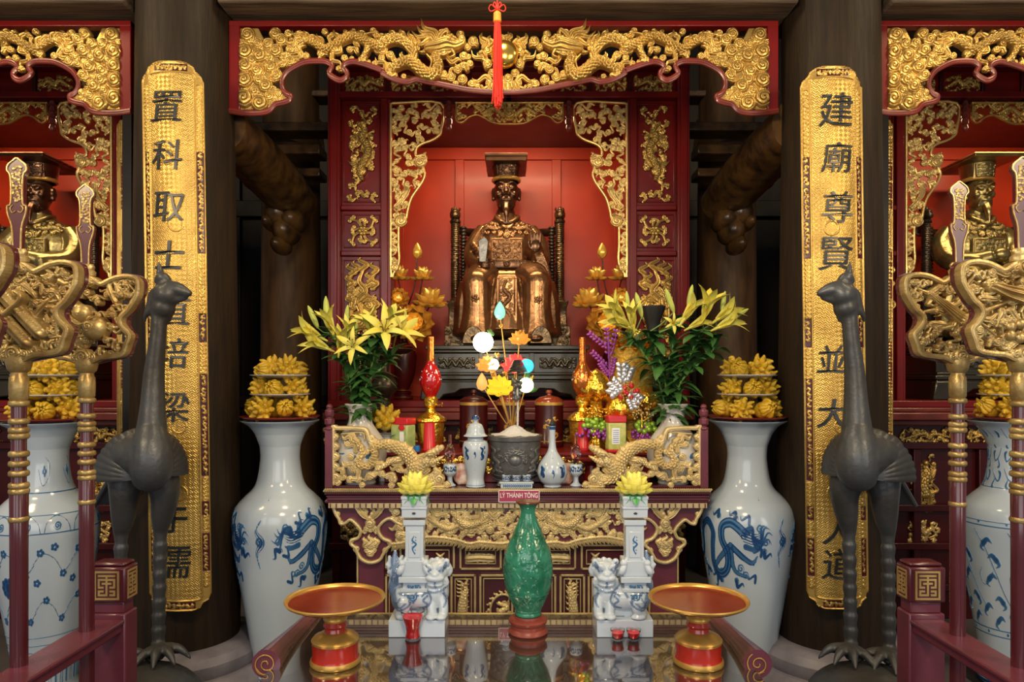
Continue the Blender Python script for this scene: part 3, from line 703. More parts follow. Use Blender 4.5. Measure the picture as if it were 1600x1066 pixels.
    for i, cx in enumerate((548, 645, 947, 1046)):
        relief('figure_carving', figure_panel(cx, 752, 60 + i), (cx - 27, 700, cx + 27, 806), t, 'gold', mir=False, y=.012)
        relief('base_scroll_carving', small_panel(cx - 22, cx + 22, 816, 846, 70 + i, 9, (2.4, 4)), (cx - 26, 812, cx + 26, 850), t, 'goldpale', mir=False, y=.012)
    return t
sh0 = make_shrine('tall red lacquered shrine with gilt carved panels, holding the central copper-brown statue')
for n_ in ('mullion', 'side_panel'): split_pieces(n_)
dup(sh0, (SB[0] - 3.38, SD, 0), 'red lacquered gilt shrine in the left bay, around a green-gold statue, behind the poles')
dup(sh0, (SB[0] + 3.38, SD, 0), 'red lacquered gilt shrine in the right bay, around the green-gold statue')

# ---------------------------------------------------------------- couplet plaques on the columns
def plaque(px_top, px_bot, y_top, y_bot, cxc, chars, label, w=100, sgn=1):
    d = CD - .33; k = d / F; W = w * k / 2; Ht = (y_bot - y_top) * k; R = .33
    c = Carve(-w / 2 - 1, 0, w / 2 + 1, y_bot - y_top, .8)
    h = y_bot - y_top; a = w / 2
    out = [(-a, 30), (-a + 3, 22), (-a + 12, 14), (-a + 14, 8), (-a + 24, 2), (-a + 36, 0), (a - 36, 0), (a - 24, 2), (a - 14, 8), (a - 12, 14), (a - 3, 22), (a, 30), (a, h - 26), (a - 4, h - 16), (a - 12, h - 12), (a - 16, h - 4), (a - 26, h - 1), (-a + 26, h - 1), (-a + 16, h - 4), (-a + 12, h - 12), (-a + 4, h - 16), (-a, h - 26)]
    X, Y = c.X, c.Y
    inn = inpoly(X, Y, out); c.H[inn] = 0.6; c.mi[inn] = 0
    # meander ground of the centre field
    ctr = (np.abs(X) < a - 15) & (Y > 20) & (Y < h - 20)
    u = (X + Y) / 1.414 / 1.7; v = (X - Y) / 1.414 / 1.7
    ui, vi = np.floor(u / 3).astype(int), np.floor(v / 3).astype(int)
    hz = ((ui + vi) % 2 == 0)
    st = np.where(hz, np.cos(u * 2.1 * 1.9), np.cos(v * 2.1 * 1.9))
    c.H[ctr & inn] = (.55 + .42 * st)[ctr & inn]
    # border filled with small scrolls and red cartouches
    rng = random.Random(int(px_top))
    for s in (-1, 1):
        yy = 40
        while yy < h - 34:
            x = s * (a - 7.5); c.curl(x, yy, 4.6, rng.choice((-1, 1)), 1.4, base=.4); yy += 6.4
        for y0, y1 in ((140, 300), (395, 440), (490, 650), (690, 712), (740, 800) if h > 800 else (700, 760)):
            seg = (np.abs(X - s * (a - 7.5)) < 5.0) & (Y > y0) & (Y < y1) & inn; c.H[seg] = .2; c.mi[seg] = 1
            yy = y0 + 6
            while yy < y1 - 4:
                c.lingzhi(s * (a - 7.5) + rng.uniform(-1, 1), yy, 2.2, rng.choice((1.57, -1.57)) + rng.uniform(-.4, .4), rng, .3); yy += 9
    for y in (9, h - 9):
        seg = (np.abs(X) < a - 24) & (np.abs(Y - y) < 5.5) & inn; c.H[seg] = .2; c.mi[seg] = 1
        for i in range(-3, 4): c.lingzhi(i * 7, y, 2.6, rng.uniform(0, 6), rng, .3)
    for i in range(7):   # round medallions
        y = 150 + i * (h - 230) / 6.0; x = rng.choice((-1, 1)) * 6
        c.stroke([(x + 11 * math.cos(t), y + 11 * math.sin(t)) for t in np.linspace(0, 6.3, 14)], .9, 1, .9)
    c.stroke(out + [out[0]], 1.7, 1.2, .8, n=3)
    for s in (-1, 1): c.stroke([(s * (a - 14), 24), (s * (a - 14), h - 22)], 1.2, 1.2, .8)
    c.stroke([(-a + 14, 26), (-a + 22, 18), (a - 22, 18), (a - 14, 26)], 1.2, 1.2, .8)
    c.stroke([(-a + 14, h - 24), (-a + 22, h - 17), (a - 22, h - 17), (a - 14, h - 24)], 1.2, 1.2, .8)
    c.H[~inn] = -1
    z1 = CAMZ - (y_top - HOR) * k; xt = (px_top - 800) * k; xb = (px_bot - 800) * k; mx = (xt + xb) / 2
    t = thing('couplet_plaque', label, 'plaque', (mx, d, z1 - Ht / 2))
    slope = (xb - xt) / Ht; cz = Ht / 2
    def bend(x, zrel, out_):      # x across, zrel up from the centre, out_ toward the viewer
        th = x / R; rr = R + out_
        return rr * np.sin(th) - slope * zrel, -(rr * np.cos(th) - R) + .0, zrel
    f = lambda x, y, hh: bend(x * k, cz - y * k, hh * k)
    me = c.mesh(f, 4); gb = link('gilt_board', me, ['goldplaque', 'reddark'], t, sharp=0)
    for ch, y, sz, dx in chars:
        me = text_mesh(ch, sz * k * 1.10, .0015, .012 if ch in '士大人于' else .004); co = coords(me); zr = cz - (y - y_top) * k
        sh = .10 * co[:, 1]
        q = np.stack(bend((co[:, 0] + sh) * .98 + dx * k, zr + co[:, 1], co[:, 2] + .0078), 1)
        me.vertices.foreach_set('co', q.ravel()); me.update()
        link('character', me, 'black', gb, smooth=False)
    return t
plaque(265, 278, 95, 956, CXL, [('置', 170, 50, -6), ('科', 246, 46, -6), ('取', 326, 48, -5), ('士', 404, 46, -6), ('直', 490, 46, 2), ('培', 556, 46, -1), ('梁', 640, 46, -1), ('于', 815, 42, -4), ('儒', 882, 50, -4)],
       'tall curved gilt plaque on the left column with black characters beginning 置科取士')
plaque(1302, 1313, 103, 953, CXR, [('建', 176, 52, 4), ('廟', 250, 46, 4), ('尊', 328, 48, 4), ('賢', 400, 52, 0), ('並', 566, 44, -8), ('大', 650, 44, -8), ('人', 832, 44, -2), ('道', 886, 48, -2)],
       'tall curved gilt plaque on the right column with black characters beginning 建廟尊賢')
# narrow gilt boards seen beside the side shrines, on dark posts
def narrow(px, y0, y1, d, label, pd):
    k = d / F; w = 17; h = y1 - y0; c = Carve(-w / 2, 0, w / 2, h, .7); rng = random.Random(int(px))
    inn = inpoly(c.X, c.Y, [(-8, 10), (-4, 1), (4, 1), (8, 10), (8, h - 8), (4, h - 1), (-4, h - 1), (-8, h - 8)]); c.H[inn] = .3; c.mi[inn] = 0
    y = 12
    while y < h - 10:
        if int(y / 70) % 2: seg = (np.abs(c.X - 2) < 4.4) & (np.abs(c.Y - y) < 4) & inn; c.H[seg] = .15; c.mi[seg] = 1
        c.curl(2.2 + rng.uniform(-1, 1), y, rng.uniform(2.2, 3.6), rng.choice((-1, 1)), 1.4, base=.3); y += 5.4
    c.stroke([(-7, 8), (-7, h - 8)], 1.1, 1, .5); c.stroke([(-3, 8), (-3, h - 8)], .9, 1, .5); c.stroke([(7, 8), (7, h - 8)], 1.1, 1, .5); c.H[~inn] = -1
    X, z = (px - 800) * k, CAMZ - (y0 - HOR) * k
    t = thing('narrow_gilt_plaque', label, 'plaque', (X, d, z))
    me = c.mesh(lambda x, yy, hh: (x * k, -hh * k, -yy * k), 3); link('gilt_board', me, ['gold', 'red'], t, sharp=0)
    MB().box(pd * 9 * k - 6 * k, pd * 9 * k + 8 * k, -.02, .06, -z, .12).obj('dark_post', 'darkwood', t)
narrow(191, 186, 905, 4.35, 'narrow gilt plaque on a dark post at the inner edge of the left shrine', 1)
narrow(1387, 186, 990, 4.35, 'narrow gilt plaque on a dark post at the inner edge of the right shrine', -1)

# ---------------------------------------------------------------- roof timbers seen in the two dark gaps
for s, lb in ((-1, 'left'), (1, 'right')):
    px = lambda x: 795 + s * (x - 795) * -1 if s > 0 else x
    t = thing('bracket_beam', 'carved brown roof beam slanting down in the dark gap %s of the central shrine' % lb, 'beam', P(px(420), 280, 4.6))
    L = Vector(t.location)
    pts = [P(px(340), 195, 3.75), P(px(395), 245, 4.3), P(px(440), 292, 4.75), P(px(472), 322, 5.0)]
    MB().tube([p - L for p in pts], [.15, .16, .16, .12], 20, n=8).obj('beam_body', 'timber', t)
    for o in (-.07, .03, .12): MB().tube([p - L + Vector((-s * .02, -.16, o)) for p in pts], .014, 8).obj('carved_rib', 'timber', t)
    e = MB(); 
    for (x, y, r) in ((438, 335, .10), (448, 362, .09), (440, 384, .06), (462, 318, .09), (460, 345, .08), (432, 312, .08), (425, 350, .05)): e.ell(tuple(P(px(x), y, 4.9) - L), (r, .16, r * 1.1))
    e.obj('carved_end', 'timber', t)
    t2 = thing('rear_column', 'brown round column standing in the dark gap %s of the central shrine' % lb, 'column', (P(px(455), 0, 5.7).x, 5.7, 0))
    MB().lathe([(.235, 0), (.24, 1.5), (.23, 3), (.21, 4.9)], 40).obj('shaft', 'rearwood', t2)
    t3 = thing('roof_bracket', 'stacked roof brackets high in the dark gap %s of the central shrine' % lb, 'beam', P(px(430), 230, 5.3))
    L = Vector(t3.location); e = MB()
    for x0, y0, x1, y1, d in ((385, 190, 520, 204, 5.2), (395, 225, 500, 240, 5.1), (455, 262, 500, 275, 5.1), (372, 140, 520, 150, 5.6), (380, 272, 420, 290, 5.3)):
        a, b = P(px(x0), y0, d) - L, P(px(x1), y1, d) - L; e.box(min(a.x, b.x), max(a.x, b.x), a.y, a.y + .2, min(a.z, b.z), max(a.z, b.z))
    e.obj('bracket_arm', 'timber', t3, bevel=.01)
    e = MB()
    for x, y, w in ((483, 112, 20), (468, 205, 18), (500, 212, 18)):
        a = P(px(x), y, 5.9) - L; e.box(a.x - .05, a.x + .05, a.y, a.y + .05, a.z - .22, a.z + .12, T=Matrix.Rotation(s * .12, 4, 'Y'))
    e.obj('rafter', 'timber', t3)
# ================================================================ seated statues, thrones, pedestals
def relief_patch(fn, box, res, f3, mats, name, parent, thick=1.0):
    c = Carve(*box, res); fn(c); me = c.mesh(f3, thick); return link(name, me, mats, parent, sharp=0)
def make_statue(label, cat, base, body_mat, head_mat, pose, hat, rotz=0):
    """seated robed figure; local px units /218, origin at the foot centre; pose 'raised' or 'clasped'"""
    t = thing('seated_statue', label, cat, base, rotz)
    k = 1 / 218.0
    S = lambda x, y, d: ((x - 793) * k, d, (541 - y) * k)
    m = MB()
    # torso and shoulders
    m.ell(S(791, 385, .02), (.175, .125, .26)); m.ell(S(791, 362, .02), (.20, .115, .13)); m.ell(S(791, 349, .03), (.20, .10, .075)); m.ell(S(791, 339, .02), (.12, .085, .06))
    m.ell(S(790, 405, -.01), (.165, .14, .12)); m.tube([S(790, 352, .02), S(790, 318, .0)], [.095, .066], 14)
    m.ell(S(792, 432, .0), (.215, .19, .10)); m.ell(S(792, 375, .01), (.215, .115, .20))
    # thighs and robe skirt falling over the shins
    for s, kx in ((-1, 747), (1, 838)):
        hip = S(792 + s * 22, 428, .0); knee = S(kx, 444, -.25)
        m.tube([hip, S((792 + s * 22 + kx) / 2 + s * 3, 432, -.14), knee], [.115, .115, .098], 18)
        m.ell(knee, (.100, .10, .098)); m.tube([knee, S(kx - s * 1, 474, -.255), S(kx - s * 1, 500, -.245), S(kx, 522, -.24)], [.10, .098, .11, .13], 18)
        m.ell(S(kx - s * 0, 520, -.2), (.15, .15, .06))
        m.tube([S(kx + s * 16, 440, -.17), S(kx + s * 22, 475, -.14), S(kx + s * 24, 505, -.12), S(kx + s * 27, 523, -.10)], [.05, .06, .06, .06], 10)
        # pointed boots
        m.ell(S(kx - s * 3, 531, -.30), (.085, .13, .045))
    m.tube([S(792, 440, -.16), S(792, 480, -.20), S(792, 520, -.22)], [.12, .12, .15], 18)
    m.box(S(738, 0, 0)[0], S(848, 0, 0)[0], -.16, .10, S(0, 520, 0)[2] - .01, S(0, 430, 0)[2])
    m.ell(S(792, 518, -.14), (.34, .20, .055)); m.ell(S(792, 480, -.10), (.31, .19, .26))
    rng = random.Random(4)
    for s, kx in ((-1, 747), (1, 838)):      # folds
        for j, (dx, top) in enumerate(((-15, 446), (-9, 452), (10, 450), (16, 446), (21, 452))):
            m.tube([S(kx - s * dx * .8, top, -.31 + abs(dx) * .003), S(kx - s * dx * .95, 485, -.31 + abs(dx) * .003), S(kx - s * dx * 1.25, 520, -.315 + abs(dx) * .003)], [.004, .013, .016], 8)
    for dx in (-24, -18, 18, 24): m.tube([S(792 + dx * .6, 440, -.27), S(792 + dx * .8, 480, -.275), S(792 + dx, 524, -.29)], [.006, .016, .02], 8)
    # central sash panel hanging between the knees
    m.box(S(780, 0, 0)[0], S(805, 0, 0)[0], -.325, -.25, S(0, 520, 0)[2], S(0, 438, 0)[2])
    m.tube([S(779, 438, -.322), S(779, 520, -.33)], .011, 8); m.tube([S(806, 438, -.322), S(806, 520, -.33)], .011, 8)
    # arms
    if pose == 'raised':
        m.tube([S(758, 350, .03), S(743, 374, .0), S(739, 398, -.05), S(746, 410, -.14), S(757, 412, -.19)], [.070, .070, .066, .055, .042], 16)
        for j in range(5): m.tube([S(735 + j * 3, 380 + j * 5, -.09 - j * .02), S(741 + j * 3, 376 + j * 5, -.10 - j * .02), S(747 + j * 3, 384 + j * 4, -.09 - j * .02)], [.012, .015, .010], 8)
        m.tube([S(742, 400, -.12), S(733, 425, -.10), S(727, 448, -.10), S(722, 454, -.10)], [.045, .035, .022, .02], 10, flat=.6)
        m.ell(S(757, 413, -.21), (.042, .05, .045))
        m.tube([S(826, 350, .03), S(840, 374, .0), S(845, 396, -.03), S(842, 400, -.09), S(838, 388, -.15), S(836, 378, -.18)], [.068, .072, .072, .062, .045, .034], 16)
        m.tube([S(842, 402, -.10), S(852, 425, -.09), S(860, 446, -.09)], [.055, .04, .02], 10, flat=.6)
        for j in range(4): m.tube([S(834 + j * 4, 394, -.17), S(842 + j * 4, 415, -.15), S(852 + j * 2.5, 440, -.12)], [.008, .010, .008], 8)
    else:
        for s in (-1, 1):
            m.tube([S(791 + s * 40, 352, .03), S(791 + s * 56, 376, .0), S(791 + s * 54, 400, -.07), S(791 + s * 34, 408, -.17), S(791 + s * 10, 402, -.23)], [.07, .075, .075, .068, .05], 16)
            m.tube([S(791 + s * 30, 404, -.20), S(791 + s * 34, 425, -.20), S(791 + s * 30, 446, -.24)], [.055, .06, .045], 12)
            for j in range(4): m.tube([S(791 + s * (52 - j * 8), 388 + j * 2, -.10 - j * .03), S(791 + s * (48 - j * 8), 400 + j * 2, -.13 - j * .03), S(791 + s * (40 - j * 8), 410 + j * 2, -.13 - j * .03)], [.01, .013, .008], 8)
        m.ell(S(791, 400, -.25), (.06, .05, .05))
    # collar
    m.tube([S(775, 332, -.05), S(783, 341, -.10), S(792, 345, -.115), S(801, 341, -.10), S(809, 332, -.05), S(806, 327, .04), S(778, 327, .04), S(775, 332, -.05)], .017, 8)
    # head: skull, jaw, face features, ears
    hc = lambda x, y, d: S(x, y, d)
    m.ell(hc(791, 290, -.02), (.088, .10, .125)); m.ell(hc(791, 307, -.035), (.070, .082, .085)); m.ell(hc(791, 318, -.055), (.038, .045, .035))
    for s in (-1, 1):
        m.ell(hc(791 + s * 10.5, 297, -.078), (.030, .026, .030))                # cheeks
        m.tube([hc(791 + s * 3, 282.5, -.115), hc(791 + s * 9, 279.5, -.112), hc(791 + s * 16, 282, -.085)], [.007, .010, .006], 8)   # brows
        m.ell(hc(791 + s * 9, 287.5, -.104), (.021, .014, .010)); m.tube([hc(791 + s * 4, 289, -.112), hc(791 + s * 9, 290.5, -.116), hc(791 + s * 14, 288, -.102)], [.003, .005, .003], 6)
        m.ell(hc(791 + s * 20.5, 291, .0), (.014, .03, .042)); m.ell(hc(791 + s * 20.5, 300, -.005), (.012, .018, .02))
        m.ell(hc(791 + s * 3.3, 298.5, -.122), (.012, .014, .010))
        m.tube([hc(791 + s * 1, 304.0, -.116), hc(791 + s * 6, 305.5, -.112), hc(791 + s * 10, 311, -.095), hc(791 + s * 11, 320, -.085)], [.006, .006, .005, .002], 6)     # moustache
    m.tube([hc(791, 283, -.108), hc(791, 291, -.125), hc(791, 297, -.138)], [.009, .012, .016], 10)
    m.tube([hc(785, 308.0, -.112), hc(791, 307.2, -.118), hc(797, 308.0, -.112)], [.004, .008, .004], 8)
    m.tube([hc(786, 311, -.108), hc(791, 312.5, -.112), hc(796, 311, -.108)], [.004, .007, .004], 8)
    m.tube([hc(791, 316, -.10), hc(791, 325, -.12), hc(791.5, 335, -.125), hc(792, 345, -.13)], [.026, .024, .014, .003], 10)   # beard
    me = sculpt(m, .006, 3)
    # two bronzes: dark head, warmer robe
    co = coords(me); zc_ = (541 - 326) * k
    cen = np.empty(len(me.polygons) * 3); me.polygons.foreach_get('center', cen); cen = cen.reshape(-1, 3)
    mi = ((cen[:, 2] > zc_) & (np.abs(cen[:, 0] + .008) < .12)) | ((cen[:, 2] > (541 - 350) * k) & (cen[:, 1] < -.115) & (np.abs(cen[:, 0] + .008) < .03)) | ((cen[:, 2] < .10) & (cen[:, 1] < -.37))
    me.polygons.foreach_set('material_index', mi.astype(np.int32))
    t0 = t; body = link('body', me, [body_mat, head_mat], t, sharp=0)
    # hand(s)
    if pose == 'raised':
        h = MB(); c0 = S(836, 385, -.19)
        h.ell((c0[0], c0[1], c0[2] + .005), (.040, .018, .048))
        for j, (dx, L) in enumerate(((-.030, .062), (-.010, .075), (.010, .078), (.030, .068))):
            x = c0[0] + dx; h.tube([(x, c0[1], c0[2] + .03), (x + dx * .05, c0[1] - .004, c0[2] + .03 + L * .55), (x + dx * .08, c0[1] - .008, c0[2] + .03 + L)], [.0105, .0095, .007], 8)
        h.tube([(c0[0] - .03, c0[1], c0[2] - .02), (c0[0] - .05, c0[1] - .012, c0[2] + .012), (c0[0] - .045, c0[1] - .02, c0[2] + .045)], [.013, .011, .008], 8)
        link('raised_hand', sculpt(h, .004, 1), head_mat, t, sharp=0)
        h = MB(); c0 = S(757, 413, -.245)
        for j in range(4): z = c0[2] + .03 - j * .018; h.tube([(c0[0] - .03, c0[1] + .015, z), (c0[0], c0[1] - .015, z - .002), (c0[0] + .035, c0[1] - .008, z - .002), (c0[0] + .042, c0[1] + .02, z)], [.0105, .0105, .010, .008], 8)
        h.tube([(c0[0] - .02, c0[1], c0[2] + .045), (c0[0] + .005, c0[1] - .02, c0[2] + .05), (c0[0] + .03, c0[1] - .015, c0[2] + .046)], [.012, .011, .008], 8)
        h.ell((c0[0], c0[1] + .02, c0[2]), (.035, .025, .045))
        link('fist', sculpt(h, .004, 1), head_mat, t, sharp=0)
        x0, z0 = S(756, 408, 0)[0], S(0, 412, 0)[2]
        MB().prism([(x0 - .022, z0), (x0 + .024, z0), (x0 + .040, z0 + .145), (x0 + .012, z0 + .18), (x0 - .028, z0 + .145)], -.275, -.255).obj('tablet', 'pewter', t, bevel=.003)
    # robe embroidery as raised relief
    f3 = lambda yy: (lambda x, y, h: ((x - 793) * k, np.full_like(x, yy) - h * k, (541 - y) * k))
    curve = lambda yy, c: (lambda x, y, h: ((x - 793) * k, yy - h * k + ((x - 792) * k)**2 * c, (541 - y) * k))
    def square(c):
        c.fill([(772, 374), (812, 374), (812, 400), (772, 400)], 6.5, 9, (1.8, 2.8), base=1.0); c.H = np.maximum(c.H, c.H[:, ::-1]); c.curl(792, 388, 6, 1, 1.6, base=1.6)
        c.stroke([(769, 371), (815, 371), (815, 403), (769, 403), (769, 371)], 1.1, 1, 1, n=1); c.ground(.5)
    relief_patch(square, (767, 369, 817, 405), .35, curve(-.137, .8), body_mat, 'chest_square', body, 5)
    def yoke(c):
        for s in (-1, 1):
            X = lambda x: 792 + s * x
            c.stroke([(X(8), 350), (X(18), 352), (X(30), 349), (X(40), 354)], [2.5, 4, 4, 2], 1, 1, 'scale', .3)
            for x, y in ((14, 344), (24, 342), (33, 345), (20, 358), (30, 358), (10, 362)): c.curl(X(x), y, 3.6, s, 1.4, base=.8)
            for x, y in ((44, 350), (40, 346), (38, 360)): c.wisp(X(30), 350, X(x), y, 2, .2, .6)
        c.curl(792, 364, 6, 1, 1.8, base=1.5); c.fill([(778, 355), (806, 355), (802, 369), (782, 369)], 5.5, 2, (1.8, 2.6), base=.6)
    relief_patch(yoke, (745, 338, 839, 371), .35, lambda x, y, h: ((x - 793) * k, -.082 - h * k + ((x - 792) * k)**2 * 1.7 - (y - 345) * .0022, (541 - y) * k), body_mat, 'collar_relief', body, 6)
    def belt(c):
        c.stroke([(757, 411), (827, 411)], 6.4, .15, 1, n=2); 
        for x in (763, 774, 810, 821): c.stroke([(x, 405), (x, 417)], .9, 1, 2, n=2)
        c.curl(792, 411, 5, 1, 1, base=2); c.dome(769, 411, 2.2, 1, 2.2); c.dome(815, 411, 2.2, 1, 2.2)
    relief_patch(belt, (755, 403, 829, 419), .4, curve(-.158, .8), head_mat, 'belt', t, 8)
    def panel(c):
        c.fill([(783, 440), (802, 440), (802, 516), (783, 516)], 7, 12, (1.8, 3), base=.6)
        c.stroke([(792, 442), (788, 455), (797, 468), (787, 482), (797, 495), (792, 512)], [1.5, 3, 3.2, 3.2, 3, 1.5], 1, 1, 'scale', .3)
    relief_patch(panel, (780, 437, 805, 519), .35, f3(-.327), body_mat, 'sash_relief', body, 2)
    def flower(c):
        for x, y in ((746, 470), (838, 472)):
            for j in range(5): c.dome(x + 4.2 * math.cos(j * 1.257), y + 4.2 * math.sin(j * 1.257), 2.6, .8, .5)
            c.dome(x, y, 2, 1, 1.5)
        for x in (747, 838):
            for j in (-9, -3, 3, 9): c.curl(x + j, 441 + abs(j) * .2, 4, 1, 1.4, base=.5)
            c.stroke([(x - 13, 447), (x, 451), (x + 13, 447)], 1.4, 1, .6)
    relief_patch(flower, (730, 434, 854, 480), .4, lambda x, y, h: ((x - 793) * k, -.348 - h * k + np.clip(458 - y, 0, 30)**2 * .00016 + (np.minimum(np.abs((x - 747)), np.abs(x - 838)) * k)**2 * 5, (541 - y) * k), body_mat, 'knee_relief', body, 4)
    # hat
    h = MB()
    if hat == 'court':
        h.lathe([(.092, 0), (.098, .012), (.093, .03), (.102, .10), (.112, .13), (.02, .132)], 32, S(791, 274, -.01), sy=.95)
        h.lathe([(.098, .0), (.106, .008), (.104, .024), (.098, .03)], 32, S(791, 274, -.01), 1)
        a = S(791, 247, 0); h.box(a[0] - .142, a[0] + .142, -.20, .20, a[2] - .02, a[2] + .03)
        h.box(a[0] - .148, a[0] + .148, -.206, .206, a[2] + .012, a[2] + .034)
    else:
        h.lathe([(.094, 0), (.10, .012), (.10, .03), (.115, .12), (.125, .14), (.02, .145)], 32, S(791, 274, -.0), sy=1.0)
        h.lathe([(.100, .0), (.108, .008), (.106, .024), (.10, .03)], 32, S(791, 274, -.0), 1)
        a = S(791, 245, 0); h.box(a[0] - .17, a[0] + .17, -.24, .22, a[2] - .01, a[2] + .02)
        h.box(a[0] - .178, a[0] + .178, -.248, .228, a[2] + .004, a[2] + .014)
    h.obj('hat', [head_mat, 'goldpaint'], t, bevel=.003)
    def hatrel(c):
        c.fill([(777, 251), (805, 251), (803, 268), (779, 268)], 5.5, 6, (1.6, 2.5), base=.6); c.stroke([(776, 250), (806, 250), (804, 269), (778, 269), (776, 250)], .9, 1, .8, n=1); c.ground(.3)
    relief_patch(hatrel, (774, 248, 808, 271), .35, lambda x, y, h: ((x - 793) * k, -.113 - h * k + ((x - 791) * k)**2 * 4.5 + (y - 250) * .0006, (541 - y) * k), head_mat, 'hat_relief', t, 3)
    t.scale = (1, 1, .972)
    return t
M['thronebronze'] = mat('aged_throne_bronze', (.17, .11, .05), .28, .8, col2=(.05, .035, .022), nscale=14, bump=.3, bscale=45)
def make_throne(label, base, m, rotz=0):
    t = thing('throne', label, 'throne', base, rotz); k = 1 / 218.0
    X = lambda x: (x - 793) * k; Z = lambda y: (541 - y) * k
    s_ = MB().box(-.34, .34, -.02, .32, Z(478), Z(440)); s_.box(-.36, .36, -.04, .34, Z(482), Z(474)); s_.box(-.33, .33, .0, .30, 0, Z(482))
    s_.obj('seat', 'bronzedark', t, bevel=.006)
    bk = MB().tube([(X(709), .06, Z(352)), (X(735), .24, Z(348)), (X(793), .32, Z(345)), (X(851), .24, Z(348)), (X(877), .06, Z(352))], .032, 12, flat=.8)
    bk.obj('back_rail', 'bronzedark', t)
    for sgn in (-1, 1):
        x = sgn * .378; p = MB()
        prof = [(.045, Z(470)), (.036, Z(466))]
        z = Z(462)
        while z < Z(345): prof += [(.030, z), (.034, z + .006), (.030, z + .012)]; z += .0135 if not (Z(410) < z < Z(380)) else .03
        prof += [(.04, Z(344)), (.036, Z(340))]
        p.lathe(prof, 20, (x, -.02, 0)); p.obj('arm_post', m, t)
        g = MB(); g.ell((x, -.02, Z(332)), (.040, .048, .045)); g.ell((x, -.055, Z(335)), (.030, .035, .022)); g.ell((x, -.05, Z(329)), (.026, .03, .018))
        for e in (-1, 1): g.ell((x + e * .02, -.045, Z(327)), (.012, .012, .012)); g.tube([(x + e * .02, -.01, Z(326)), (x + e * .03, .03, Z(320)), (x + e * .02, .05, Z(316))], [.010, .008, .003], 8)
        for j in range(4): g.ell((x, -.03 + j * .022, Z(322) - j * .008), (.012, .012, .014))
        g.tube([(x, .0, Z(340)), (x, .03, Z(348)), (x, .02, Z(356))], [.04, .035, .03], 10); link('dragon_head', sculpt(g, .005, 1), m, t, sharp=0)
        p = MB(); z = Z(460)
        while z < Z(350): p.ell((x - sgn * .055, .03, z), (.026, .026, .013)); z += .024
        p.tube([(x - sgn * .055, .03, Z(468)), (x - sgn * .055, .03, Z(350))], .018, 8); p.obj('beaded_post', 'bronzedark', t)
        b = MB(); b.lathe([(.062, Z(470)), (.066, Z(468)), (.06, Z(474)), (.05, Z(478)), (.046, Z(500)), (.055, Z(508)), (.02, Z(510))][::-1], 4, (0, 0, 0), T=Matrix.Translation((x, -.02, 0)) @ Matrix.Rotation(PI / 4, 4, 'Z') @ Matrix.Diagonal((1.3, 1.3, 1, 1)))
        b.box(x - .07, x + .07, -.10, .08, Z(541), Z(508)); b.obj('arm_base', m, t, bevel=.006)
        relief_patch(lambda c: (c.fill([(0, 0), (26, 0), (26, 24), (0, 24)], 6, 3, (1.8, 2.8), base=.4)), (-2, -2, 28, 26), .4, lambda xx, y, h: (x - .06 + xx * k, -.103 - h * k, Z(512) - y * k), m, 'arm_base_relief', t, 2)
    f = MB().box(-.30, .30, -.30, .02, 0, .045); f.obj('footrest', 'bronzedark', t, bevel=.008)
    for sgn in (-1, 1):    # arched carved blocks at the front
        pts = [(sgn * .225 + .075 * math.cos(a), .01 + .12 * max(0, math.sin(a))) for a in np.linspace(0, PI, 14)]
        MB().prism(pts, -.425, -.30).obj('arched_block', m, t, bevel=.006)
    return t
def make_pedestal(label, base, m='pedestal'):
    t = thing('statue_pedestal', label, 'pedestal', base); w = .548; d0, d1 = -.38, .46
    b = MB()
    b.box(-w, w, d0, d1, .335, .365); b.box(-w + .015, w - .015, d0 + .015, d1, .315, .335); b.box(-w + .04, w - .04, d0 + .04, d1, .18, .315)
    b.box(-w + .02, w - .02, d0 + .02, d1, .165, .185); b.box(-w - .005, w + .005, d0 - .005, d1, .135, .165)
    b.box(-w + .01, w - .01, d0 + .01, d1, .115, .135)
    b.obj('body', m, t, bevel=.006)
    for x in (-.53, -.19, .15, .50): MB().box(x, x + .03, d0 + .028, d0 + .05, .185, .315).obj('stile', m, t, bevel=.003)
    # cloud-shaped apron and legs
    pts = [(-w - .01, .125), (w + .01, .125), (w + .03, .0), (w - .10, .0), (w - .13, .035), (w - .20, .045), (w - .24, .07), (w - .33, .075), (w - .38, .045), (.10, .03), (0, .02), (-.10, .03), (-w + .38, .045), (-w + .33, .075), (-w + .24, .07), (-w + .20, .045), (-w + .13, .035), (-w + .10, .0), (-w - .03, .0)]
    MB().prism(pts, d0 - .02, d0 + .03).obj('apron', m, t, bevel=.008)
    MB().box(-w, -w + .10, d0 + .03, d1, 0, .125).obj('side_leg', m, t); MB().box(w - .10, w, d0 + .03, d1, 0, .125).obj('side_leg', m, t)
    for cx, wd in ((-.34, 34), (.0, 30), (.34, 34)):
        def fn(c):
            c.stroke([(4, 9), (10, 5), (16, 13), (22, 5), (28, 13), (34, 5), (40, 13), (46, 5), (54, 10)], [1, 2, 2.2, 2.4, 2.4, 2.4, 2.2, 2, 1], 1, 1.2, 'scale', .3); c.fill([(2, 2), (56, 2), (56, 16), (2, 16)], 6, 3, (1.3, 2.2), base=.5)
            c.ground(.2)
        relief_patch(fn, (0, 0, 58, 18), .5, lambda xx, y, h: (cx - .125 + xx * .0043, d0 + .037 - h * .0043, .285 - y * .0043), 'pedestal' if m == 'pedestal' else m, 'dragon_panel', t, 1)
    return t
PX0 = (793 - 800) * 5.0 / F
make_pedestal('black-green carved pedestal under the central statue, behind the three red canisters', (PX0, 5.02, 1.45))
make_throne('dark bronze throne with dragon-head arm posts, under the central statue', (PX0, 5.06, 1.815), 'thronebronze')
